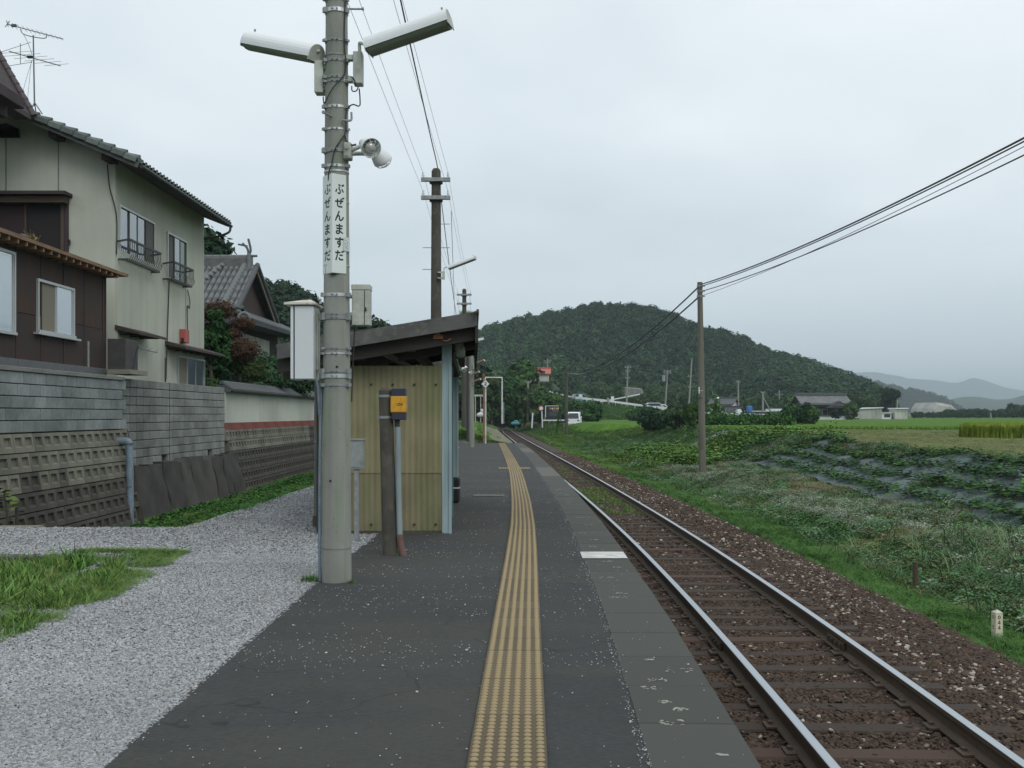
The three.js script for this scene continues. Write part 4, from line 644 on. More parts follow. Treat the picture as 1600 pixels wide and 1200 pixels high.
// ---------------------------------------------------------------- walls along the lane on the left
const atp = (u, v, D) => [pu(u, D), pv(v, D), -D];
const mkTone = (base, n, map, o = {}) => [...Array(n)].map((_, i) => mat(base.map(c => c * (.78 + .4 * i / (n - 1))), .92, { map: rep(map, 2.3), bumpMap: rep(tGrain, .4), bumpScale: .004, ...o }));
const blockTones = mkTone([.255, .28, .28], 7, tBlotch), blockTones2 = mkTone([.21, .225, .21], 7, tBlotch), nicheTones = mkTone([.19, .185, .145], 4, tStreak), nicheDark = mkTone([.085, .078, .066], 4, tStreak), stoneTones = mkTone([.062, .058, .052], 5, tBlotch);
const block = (g, tones, t, x, y, z) => { const q = g.clone(), u = q.attributes.uv; for (let i = 0; i < u.count; i++) u.setXY(i, u.getX(i) + z, u.getY(i) + y); const k = fbm(z * .5 + 40, y * 1.2 + 40, 3) + rr(-.12, .12); piece('block', q, tones[clamp(Math.floor((k - .3) / .4 * 7), 0, 6)], t, x + rr(-.004, .004), y, z, rr(-.006, .006)); };
const nicheGeo = (l, h) => {                                            // a hollow-faced retaining block that looks along +x
  const b = .055, dz = l / 2, dy = h / 2, iz = dz - b, bot = -dy + .075, d = -.045, T = [], t0 = dy - .06;
  const f = (z0, z1, y0, y1) => T.push(...quad([0, y0, z0], [0, y1, z0], [0, y1, z1], [0, y0, z1]));
  f(-dz, dz, t0, dy); f(-dz, dz, -dy, bot); f(-dz, -iz, bot, t0); f(iz, dz, bot, t0);
  T.push(...quad([d, bot, -iz], [d, t0, -iz], [d, t0, iz], [d, bot, iz]), ...quad([0, t0, -iz], [d, t0, -iz], [d, t0, iz], [0, t0, iz]), ...quad([0, bot, -iz], [0, bot, iz], [d * .4, bot + .03, iz], [d * .4, bot + .03, -iz]), ...quad([0, bot, -iz], [0, t0, -iz], [d, t0, -iz], [d, bot, -iz]), ...quad([0, bot, iz], [d, bot, iz], [d, t0, iz], [0, t0, iz]));
  T.push(...quad([0, dy, -dz], [-.15, dy, -dz], [-.15, dy, dz], [0, dy, dz]), ...quad([0, -dy, dz], [-.15, -dy, dz], [-.15, -dy, -dz], [0, -dy, -dz]), ...quad([0, -dy, dz], [0, dy, dz], [-.15, dy, dz], [-.15, -dy, dz]), ...quad([0, -dy, -dz], [-.15, -dy, -dz], [-.15, dy, -dz], [0, dy, -dz]));
  return uvBox(tris(T));
};
{
  const X = -7.8, t = thing('block_wall', 'grey concrete block wall on tiers of hollow-faced retaining blocks below the rusty annex', 'wall', [X, -.9, -17.5]);
  const g = uvBox(boxG(.12, .183, .384, .008)), gh = uvBox(boxG(.12, .186, .19, .006)); R = rng(41);
  const zA = -13.2, zB = -20.55;
  mb().span(X - .3, X - .12, -.9, 1.98, zA, zB).world('backing', M.concreteDark, t);
  mb().span(X - .2, X + .03, 1.985, 2.06, zA, zB, .008).world('cap', M.concreteMid, t);
  for (let c = 0; c < 5; c++) for (let z = zA - (c % 2 ? .2 : 0); z > zB + .15; z -= .395) block(g, blockTones, t, X - .06, 1.01 + .0975 + c * .195, z - .2);
  const ng = nicheGeo(.335, .3), batter = .17;
  for (let c = 0; c < 6; c++) for (let z = zA - (c % 2 ? .12 : 0); z > zB + .1; z -= .34) { const y = 1.005 - .155 - c * .312; piece('retaining_block', ng, (c > 2 || (c === 2 && R() < .3) ? nicheDark : nicheTones)[Math.floor(R() * 4)], t, X + .05 + c * .053 + rr(-.004, .004), y, z - .17, 0, 0, batter); }
  mb().add(tris([...quad([X + .05, 1.0, zB - .12], [X - .25, 1.0, zB - .12], [X - .25, -1, zB - .12], [X + .4, -1, zB - .12])])).world('wall_end', M.concreteDark, t);
  mb().span(X - .55, X - .28, -1, 2.0, zB - .02, zB - .42).world('recess_pillar', M.mossyDark, t);
  const p = thing('drainpipe', 'blue-grey plastic drainpipe bent down beside the left block wall', 'pipe', [-7.3, -.95, -20.2]);
  mb().tube([[X - .1, pv(689, 20.3), -20.2], [-7.62, pv(689.5, 20.3), -20.2], [-7.56, pv(690, 20.3), -20.2], [-7.53, pv(694, 20.3), -20.2]].map(q => [q[0] - .02, q[1], q[2]]), .078, 12, 24).tube([[-7.56, pv(692, 20.3), -20.2], [-7.55, pv(700, 20.3), -20.2], [-7.53, -1.1, -20.2]], .072, 14).world('pipe', M.pvc, p);
  for (const v of [693, 760]) mb().cyl([-7.55, pv(v, 20.3) - .02, -20.2], [-7.55, pv(v, 20.3) + .02, -20.2], .082, .082, 14).world('collar', M.pvcDark, p);
}
{
  const X = -8, t = thing('block_wall', 'stained grey concrete block wall standing on big dark stones beneath the cream house', 'wall', [X, -.9, -24.5]); R = rng(42);
  const g = uvBox(boxG(.12, .176, .370, .012)), zA = -21.05, zB = -28.5, rows = 10;
  mb().span(X - .3, X - .12, -.9, 2.03, zA, zB).world('backing', M.concreteDark, t);
  for (let c = 0; c < rows; c++) for (let z = zA; z > zB + .2; z -= .3935) { if (c === 0 && (Math.abs(z + 23.4) < .2 || Math.abs(z + 27) < .2)) continue; block(g, blockTones2, t, X - .06, .19 + .095 + c * .1865, z - .197); }
  mb().span(X - .1, X + .003, -.2, 2.05, -23.905, -23.93).world('joint', M.dark, t);
  const rock = (w, h, k) => { const q = new THREE.BoxGeometry(.45, h, w, 3, 7, 6), p = q.attributes.position; for (let i = 0; i < p.count; i++) { const x = p.getX(i), y = p.getY(i), z = p.getZ(i), n = fbm(y * 2.4 + k * 3.1 + 20, z * 2.4 + 20 + k, 4) - .5; p.setX(i, x - (y / h) * .26 + (x > 0 ? n * .2 + .03 * Math.cos(z / w * 3) : 0)); p.setZ(i, z + (fbm(y * 2 + 7 * k, 3 + k, 3) - .5) * .12 * (Math.abs(z) > w * .45 ? 1 : .4)); p.setY(i, y + (y > h * .45 ? (fbm(z * 2 + 5, k * 2.2 + 3, 3) - .5) * .22 : 0)); } q.computeVertexNormals(); return uvBox(plain(q)); };
  let z = zA + .1, k = 0; while (z > zB) { const w = rr(.6, 1.1); piece('stone', rock(w, 1.35, k++), stoneTones[Math.floor(R() * 5)], t, X + .12, -.46, z - w / 2); z -= w * .97; }
}
{
  const X = -8, zA = -28.55, zB = -46, t = thing('plaster_wall', 'cream garden wall with a red band and a grey tiled cap on hollow-faced blocks', 'wall', [X, -.9, -35]); R = rng(43);
  mb().span(X - .2, X, 1.075, 1.93, zA, zB).world('plaster', M.plaster, t); mb().span(X - .2, X + .006, .87, 1.075, zA, zB).world('red_band', M.redBand, t);
  mb().span(X - .32, X + .16, 1.93, 1.97, zA, zB).add(tris([...quad([X + .22, 1.97, zA], [X + .22, 1.97, zB], [X - .1, 2.17, zB], [X - .1, 2.17, zA]), ...quad([X - .1, 2.17, zA], [X - .1, 2.17, zB], [X - .42, 1.97, zB], [X - .42, 1.97, zA]), [X + .22, 1.97, zA], [X - .1, 2.17, zA], [X - .42, 1.97, zA]])).world('cap', M.tileGrey, t);
  const tg = (() => { const m = mb(), g = new THREE.CylinderGeometry(.05, .05, .37, 8, 1, true, 0, Math.PI); m.add(g, mat4(0, 0, 0, 0, 0, 1.012)); m.cyl([.158, -.112, 0], [.17, -.122, 0], .052, .052, 10); return m.geo(); })();
  for (let z = zA - .08; z > zB; z -= .145) piece('cap_tile', tg, M.tileGrey, t, X + .07, 2.085, z);
  mb().cyl([X - .1, 2.19, zA], [X - .1, 2.19, zB], .07, .07, 10).world('ridge', M.tileGrey, t);
  const ng = nicheGeo(.31, .29); const low = mb(); for (let c = 0; c < 6; c++) for (let z = zA - (c % 2 ? .15 : 0); z > zB; z -= .316) { const y = .725 - c * .3; if (c < 2 && z > -40) piece('retaining_block', ng, nicheTones[Math.floor(R() * 4)], t, X + .03 + c * .05, y, z - .15, 0, 0, .16); else low.add(ng, mat4(X + .03 + c * .05 + rr(-.01, .01), y, z - .15, 0, 0, .16)); }
  tag(low.world('lower_blocks', nicheDark[1], t), null, null, null, 'stuff');
  mb().span(X - .4, X - .05, -1, .87, zA, zB).world('backing', M.concreteDark, t);
}
Object.assign(M, { mossyDark: M.mossyDark });
// ---------------------------------------------------------------- the cream two-storey house
function slidingWindow(parent, X, d0, d1, y0, y1, panes, dark) {         // a window in a wall that faces +x
  const f = mb(), w = .045; f.span(X - .02, X + .045, y1 - w, y1, -d0, -d1).span(X - .02, X + .07, y0, y0 + w, -d0, -d1).span(X - .02, X + .045, y0 + w, y1 - w, -d0, -d0 - w).span(X - .02, X + .045, y0 + w, y1 - w, -d1 + w, -d1);
  const o = f.world('window', M.alu, parent), n = panes.length, L = d1 - d0 - 2 * w;
  panes.forEach((p, i) => { const a = d0 + w + L * i / n, b = d0 + w + L * (i + 1) / n, off = i % 2 ? .018 : .004; mb().span(X - .012, X + off, y0 + w, y1 - w, -a - .03, -b + .03).world('pane', p, o); mb().span(X - .01, X + off + .012, y0 + w, y1 - w, -a, -a - .032).span(X - .01, X + off + .012, y0 + w, y1 - w, -b + .032, -b).world('sash', dark ? M.aluDark : M.alu, o); });
  return o;
}
function balcony(parent, X, d0, d1, y0, y1) {
  const out = .28, b = mb(); b.beam([X + out, y1, -d0], [X + out, y1, -d1], .035, .05).beam([X + out - .05, y0, -d0], [X + out - .05, y0, -d1], .05, .05);
  for (const d of [d0, d1]) b.beam([X, y1 - .05, -d], [X + out, y1, -d], .03, .04).beam([X, y0, -d], [X + out - .05, y0, -d], .04, .04);
  const r = b.world('balcony_rail', M.darkMetal, parent);
  const g = (() => { const m = mb(); m.tube([[0, y1 - y0, 0], [.01, (y1 - y0) * .5, 0], [.035, (y1 - y0) * .28, 0], [.0, .06, 0], [-.05, 0, 0]], .009, 5, 12); return m.geo(); })();
  for (let d = d0 + .1; d < d1; d += .115) piece('bar', g, M.darkMetal, r, X + out, y0, -d);
}
{
  const X = -8.9, D0 = 23, D1 = 29.6, t = thing('house', 'cream stucco two-storey house with tiled roof, balconies and rusty canopies', 'house', [X, 1.75, -26]);
  const roofY = x => 6.86 + (-8.2 - x) * .424;
  const prof = [[X, 1.6], [X, roofY(X) - .1], [-13.4, roofY(-13.4) - .1], [-15, roofY(-13.4) - .8], [-15, 1.6]];
  const wall = mb().prism(prof, D1 - D0, mat4(0, 0, -D1)).world('wall', M.stucco, t);
  mb().prism(prof.map(([x, y]) => [x + (x === X ? -.002 : 0), y - .001]), .02, mat4(0, 0, -D0 - .001)).world('gable_wall', M.stuccoGable, t);
  mb().span(X, X + .035, 2.0, 5.02, -D0, -25.45).world('raised_panel', M.stucco, t);
  for (const d of [25.47, 27.9]) mb().span(X, X + .006, 2.0, 4.8, -d, -d - .02).world('seam', M.concreteMid, t);
  for (const [u, v0, v1] of [[10, 215, 303], [92, 215, 303]]) mb().span(pu(u, 23) - .012, pu(u, 23) + .012, pv(v1, 23), pv(v0, 23), -D0 + .02, -D0 + .028).world('seam', M.concreteMid, t);
  // roof
  const rs = [[-8.2, roofY(-8.2) - .1], [-8.2, roofY(-8.2)], [-13.4, roofY(-13.4)], [-18, roofY(-13.4) - 1.9], [-18, roofY(-13.4) - 2.02], [-13.4, roofY(-13.4) - .12]];
  mb().prism(rs, 7.3, mat4(0, 0, -29.75)).world('roof', M.roofSlab, t);
  mb().beam([-8.18, roofY(-8.2) - .08, -22.42], [-13.4, roofY(-13.4) - .08, -22.42], .04, .15).world('verge_board', M.vergeGrey, t);
  const sof = mb(); sof.beam([-8.22, roofY(-8.2) - .11, -26.1], [-8.95, roofY(-8.95) - .14, -26.1], 7.2, .02); sof.world('soffit', M.soffitBrown, t);
  const vt = uvBox((() => { const m = mb(); m.add(chamfer(.33, .05, .22, .014), mat4(0, .02, 0, 0, 0, .13)); m.cyl([-.15, .0, .03], [.16, .04, .03], .055, .075, 12); m.add(chamfer(.29, .12, .03, .01), mat4(0, -.03, .115, 0, 0, .05)); return m.geo(); })());
  const sl = Math.atan(.424); for (let k = 0; k < 20; k++) { const x = -8.32 - k * .275; piece('verge_tile', vt, k % 3 ? M.tileMoss : M.tileMossB, t, x, roofY(x) + .03, -22.45, 0, 0, -sl); }
  const et = uvBox((() => { const m = mb(); m.add(new THREE.CylinderGeometry(.13, .13, .3, 10, 1, true, Math.PI * .5 - .9, 1.8), mat4(-.1, -.09, 0, 0, 0, Math.PI / 2 - sl)); m.cyl([.02, -.01, .0], [.045, -.02, .0], .055, .055, 10); m.box(.03, -.03, .12, .02, .06, .15); return m.geo(); })());
  for (let d = 22.6; d < 29.7; d += .232) piece('eave_tile', et, M.tileMoss, t, -8.2, roofY(-8.2) + .03, -d);
  mb().cyl([-8.14, roofY(-8.2) - .1, -22.5], [-8.14, roofY(-8.2) - .1, -29.7], .045, .045, 10).world('gutter', M.darkMetal, t);
  mb().tube([[-8.14, 6.72, -29.6], [-8.16, 6.6, -29.6], [-8.4, 6.48, -29.6], [-8.95, 6.38, -29.6]], .035, 8).world('gutter_pipe', M.darkMetal, t);
  for (const [u, v] of [[90, 208], [172, 243]]) mb().box(pu(u, 22.8), pv(v, 22.8) - .06, -22.8, .2, .18, .5, 0, .01).world('rafter_end', M.woodPurple, t);
  mb().add(tris([...[[pu(-10, 23), pv(216, 23), -22.9], [pu(32, 23), pv(216, 23), -22.9], [pu(32, 23), pv(203, 23), -22.9]], ...[[pu(-10, 23), pv(216, 23), -22.9], [pu(32, 23), pv(203, 23), -22.9], [pu(12, 23), pv(194, 23), -22.9]], ...[[pu(-10, 23), pv(216, 23), -22.9], [pu(12, 23), pv(194, 23), -22.9], [pu(-10, 23), pv(200, 23), -22.9]]])).span(pu(-10, 23), pu(32, 23), pv(216, 23), pv(203, 23), -23, -22.9).world('vent_hood', M.woodPurple, t);
  // dark open bay with a rusty lintel in the gable
  const ox0 = pu(-60, 23), ox1 = pu(104, 23), oy0 = 4.2, oy1 = pv(318, 23);
  const rec = mb().span(ox0, ox1, oy0, oy1, -D0 + .015, -D0 + .03).world('open_bay', M.dark, t); mb().span(pu(40, 23), pu(43, 23), oy0, oy1, -D0 + .03, -D0 + .06).span(ox1 - .1, ox1 - .03, oy0, oy1, -D0 + .03, -D0 + .08).world('inner_frame', M.wood, rec); mb().span(pu(-60, 23), pu(39, 23), oy0, oy1, -D0 + .03, -D0 + .042).world('shutter', M.redDark, rec);
  mb().span(ox0, pu(109, 23), pv(320, 23), pv(310, 23), -D0 + .28, -D0).world('lintel', M.wood, t); mb().span(ox0, pu(114, 23), pv(309, 23), pv(304, 23), -D0 + .42, -D0).world('lintel_cap', M.woodPurple, t);
  mb().span(ox1 - .03, ox1 + .06, oy0, oy1, -D0 + .06, -D0).world('jamb', M.woodPurple, t); mb().tube([[ox1 + .06, pv(377, 23), -D0 + .06], [ox1 + .1, pv(376, 23), -D0 + .08], [ox1 + .1, pv(384, 23), -D0 + .08]], .02, 6).world('hook', M.black, t);
  // windows, balconies
  slidingWindow(t, X, 23.15, 25.42, 4.84, 6.06, [M.pane, M.pane, M.pane, M.mesh], true); slidingWindow(t, X, 26.37, 27.95, 4.8, 6.02, [M.mesh, M.pane, M.paneGreen], true);
  balcony(t, X, 23.05, 25.15, 4.8, 5.25); balcony(t, X, 26.1, 27.7, 4.76, 5.2);
  // canopies and lower windows
  for (const [d0, d1, y, o] of [[22.95, 24.75, 3.2, .55], [26.25, 29.9, 3.08, .55]]) { mb().add(tris([...quad([X, y + .12, -d0], [X + o, y - .04, -d0], [X + o, y - .04, -d1], [X, y + .12, -d1]), ...quad([X, y + .02, -d0], [X, y + .02, -d1], [X + o, y - .1, -d1], [X + o, y - .1, -d0]), ...quad([X + o, y - .1, -d0], [X + o, y - .1, -d1], [X + o, y - .04, -d1], [X + o, y - .04, -d0]), ...quad([X, y + .02, -d0], [X + o, y - .1, -d0], [X + o, y - .04, -d0], [X, y + .12, -d0])])).world('canopy', M.canopy, t); for (let d = d0 + .2; d < d1; d += .6) mb().span(X, X + o - .05, y - .1, y - .05, -d, -d - .05).world('canopy_strut', M.wood, t); }
  mb().span(X - .01, X + .02, 2.0, 2.95, -23.6, -24.6).world('lower_shutter', M.concreteMid, t);
  slidingWindow(t, X, 27.2, 29.55, 2.05, 2.88, [M.curtain, M.paneBlue, M.paneBlue], false);
  const rb = mb().span(X, X + .16, pv(536, 27.6), pv(515, 27.6), -27.4, -27.75, .01).world('red_box', M.redBox, t); mb().span(X + .04, X + .12, pv(535, 27.4), pv(528, 27.4), -27.395, -27.4).world('slot', M.dark, rb);
  mb().tube([[X + .03, 4.75, -26.5], [X + .03, 3.6, -26.38], [X + .05, 2.2, -26.2]], .016, 6).tube([[X + .03, 4.72, -28.0], [X + .06, 4.4, -28.1], [X + .06, 4.2, -28.05], [X + .03, 4.3, -28], [X + .03, 3.6, -28]], .013, 6).tube([[-9.05, roofY(-9) - .3, -22.9], [-9.0, 6.4, -22.9], [X + .03, 5.8, -22.95], [X + .03, 4.9, -22.97]], .014, 6, 30).world('cable', M.cable, t);
  mb().tube([[X + .1, 2.0, -26.0], [X + .1, 2.75, -26.0]], .02, 6).world('short_pipe', M.darkMetal, t);
  // higher front wing at the upper left
  const wx = t2 => lerp(pu(49, 22), pu(-60, 22), t2), wy = t2 => lerp(pv(180, 22), pv(-12, 22), t2);
  mb().prism([[wx(0), wy(0) - .1], [wx(0), wy(0)], [wx(1), wy(1)], [wx(1) - .3, wy(1)], [wx(0) - .34, wy(0) - .1]], 5, mat4(0, 0, -22)).world('wing_roof', M.roofDark, t);
  mb().prism([[-15, wy(0) - .1], [wx(0) - .42, wy(0) - .1], [wx(1) - .5, wy(1)], [-15, wy(1)]], .1, mat4(0, 0, -21.6)).world('wing_gable', M.soffitBrown, t);
  const wt = uvBox(mb().add(new THREE.CylinderGeometry(.07, .085, .2, 10)).geo()), wa = Math.atan2(wx(0) - wx(1), wy(1) - wy(0)); for (let k = 0; k < 16; k++) piece('verge_tile', wt, M.tilePurple, t, wx(k / 16 + .02) + .02, wy(k / 16 + .02) + .02, -22.02, 0, 0, wa); mb().beam([wx(0) - .05, wy(0) - .06, -22.04], [wx(1) - .05, wy(1) - .06, -22.04], .03, .1).world('verge_board', M.greenTrim, t);
  for (const [x, y] of [[pu(8, 20.2), pv(150, 20.2)], [pu(4, 20.8), pv(178, 20.8)]]) mb().box(x, y, -20.2, .3, .22, 1, 0, .01).world('rafter_end', M.woodPurple, t);
}
{
  const X = -8.3, t = thing('annex', 'low annex clad in rust-stained sheets on top of the grey block wall', 'house', [X, 2.06, -18]); R = rng(44);
  const d0 = 13.5, d1 = 20.9, yb = 2.23, yt = 4.12;
  mb().span(X - 4, X - .012, 1.9, yt, -d0, -d1 + .02).world('core', M.darkWood, t);
  let k = 0; for (let d = d0; d < d1 - .1; d += .91) for (const [a, b] of [[yb, 3.02], [3.025, yt]]) piece('cladding_sheet', uvBox(boxG(.014, b - a - .004, Math.min(.905, d1 - d), .002)), k++ % 2 ? M.rustWall : M.rustWallB, t, X - .004 + rr(-.003, .003), (a + b) / 2, -d - Math.min(.91, d1 - d) / 2);
  for (let d = d0 + .9; d < d1; d += .91) mb().span(X, X + .014, yb, yt, -d - .02, -d + .02).world('batten', M.rustWall, t);
  for (let d = d0; d < d1; d += 1.82) { const e2 = Math.min(d + 1.815, d1); piece('flashing', uvBox(boxG(.03, .19, e2 - d - .008, .003)), M.flashing, t, X + .02, 2.14, -(d + e2) / 2); };
  mb().span(X - .01, X + .02, yb, yt, -d1 - .004, -d1 + .03).world('corner_trim', M.woodPurple, t);
  // roof: thin eave boards over small rafters
  const ry = x => 4.2 + (-8.0 - x) * .25, e = mb(); e.beam([-8.0, ry(-8), -(d0 + d1) / 2 - .2], [-12.4, ry(-12.4), -(d0 + d1) / 2 - .2], d1 - d0 + .5, .05); e.world('roof', M.roofDark, t);
  mb().span(-8.02, -7.98, 4.155, 4.215, -d0, -d1 - .35).world('eave_board', M.rawWood, t); mb().span(-8.32, -8.0, 4.15, 4.165, -d0, -d1 - .3).world('eave_underside', M.rawWoodDark, t);
  for (let d = d0 + .1; d < d1 + .2; d += .3) piece('rafter', uvBox(boxG(.34, .07, .05)), M.rawWood, t, -8.17, 4.115, -d);
  for (let q = 0; q < 13; q++) piece('ridge_tile', uvBox(mb().add(new THREE.CylinderGeometry(.085, .085, .3, 10, 1, false, 0, Math.PI * 2), mat4(0, 0, 0, Math.PI / 2)).geo()), M.tilePurple, t, -8.75, 4.42, -14.2 - q * .31);
  mb().lathe([[.001, .12], [.07, .1], [.12, .02], [.1, -.08], [.001, -.1]], mat4(-8.75, 4.42, -18.3), 12).world('ridge_end', M.tilePurple, t); const wd = mb(); for (let q = 0; q < 24; q++) { const a = rr(0, 6.28), l = rr(.1, .24); wd.beam([-8.7 + rr(-.05, .05), 4.4, -18.6 + rr(-.15, .15)], [-8.7 + Math.cos(a) * l * .6, 4.4 + l, -18.6 + Math.sin(a) * l], .012, .004); } wd.world('roof_weed', M.dryWeed, t);
  slidingWindow(t, X, 17.85, 19.35, 2.74, 3.68, [M.curtain, M.paneBright], false); slidingWindow(t, X, 15.3, 17.05, 2.62, 4.0, [M.paneBright, M.paneBright], false); mb().span(X, X + .1, 2.7, 2.735, -17.75, -19.5).world('window_sill', M.alu, t);
  mb().span(X, X + .018, pv(572, 18.6), pv(527, 19), -20.0, -20.07).world('white_strip', M.galv, t);
  const b = thing('storage_box', 'dark square box on a pale shelf board at the end of the rusty annex', 'box', [-8.1, 2.12, -20.9]); mb().span(pu(167, 20.9), pu(196, 20.9), pv(582, 20.9), pv(529, 20.9), -21.6, -20.92, .01).world('case', M.boxDark, b); mb().span(pu(167, 20.6), pu(203, 20.6), pv(584, 20.6), pv(577, 20.6), -21.6, -20.6).world('shelf', M.shelfBoard, b); mb().beam([pu(207, 21), pv(582, 21), -21], [pu(210, 21), pv(540, 21), -21.2], .03, .03).world('stay', M.darkMetal, b);
}
// television aerials
function aerial(label, base, mastTop, booms) {
  const t = thing('tv_aerial', label, 'aerial', base); const m = mb(); m.cyl(base, mastTop, .018, .016, 8); m.world('mast', M.galvDark, t);
  for (const b of booms) { const q = mb(), a = V(...b.a), c = V(...b.b), d = c.clone().sub(a), n = V(...b.n).normalize(); q.cyl(b.a, b.b, .011, .011, 6); for (let k = 0; k < b.k; k++) { const p = a.clone().addScaledVector(d, (k + .5) / b.k), l = b.l * (1 - .45 * k / b.k); q.cyl(p.clone().addScaledVector(n, -l).toArray(), p.clone().addScaledVector(n, l).toArray(), .0045, .0045, 5); } q.world('boom', M.galvDark, t); }
  return t;
}
{
  const w = (u, v, D = 23) => [pu(u, D), pv(v, D), -D], b = w(54, 166);
  const t = aerial('tall rooftop television aerial with two booms on the cream house', b, w(52, 55), [{ a: w(12, 38, 22.6), b: w(99, 61, 23.4), n: [.1, .1, 1], k: 12, l: .16 }, { a: w(14, 80, 23), b: w(95, 103, 23.2), n: [.75, .25, -.5], k: 6, l: .42 }]);
  mb().cyl(w(32, 68), w(32, 100), .008, .008, 5).cyl(w(0, 82), w(48, 66, 22.8), .006, .006, 5).cyl(w(14, 103), w(50, 97, 22.8), .006, .006, 5).world('reflector', M.galvDark, t); mb().tube([w(32, 46), w(35, 52), w(54, 58), w(72, 59), w(73, 55)], .01, 6).world('brace', M.galvDark, t);
  mb().tube([w(10, 32, 22.6), w(13, 42, 22.6)], .008, 5).tube([w(8, 42, 22.8), w(15, 33, 22.4)], .008, 5).world('dipole', M.galvDark, t); mb().box(...w(47, 89), .12, .05, .06).box(...w(22, 40), .1, .05, .06).world('coupler', M.black, t);
  for (const [u, v, D] of [[48, 172, 22.8], [66, 178, 22.8], [56, 174, 23.4]]) mb().cyl(w(54, 160), w(u, v, D), .012, .012, 6).world('leg', M.galvDark, t);
  mb().tube([w(36, 52), w(44, 68), w(50, 85)], .005, 4).tube([w(50, 95), w(42, 120), w(34, 150)], .004, 4).tube([w(49, 95), w(46, 125), w(43, 155)], .004, 4).world('wire', M.cable, t);
  const p = (u, v, D = 21.6) => [pu(u, D), pv(v, D), -D]; const s = aerial('small television aerial sticking out under the lower canopy', p(203, 542), p(208, 541), [{ a: p(200, 541), b: p(246, 551), n: [.55, .5, -.35], k: 5, l: .16 }]); mb().tube([p(208, 540), p(207, 555), p(204, 586)], .012, 6).world('support', M.black, s);
}
Object.assign(M, {});
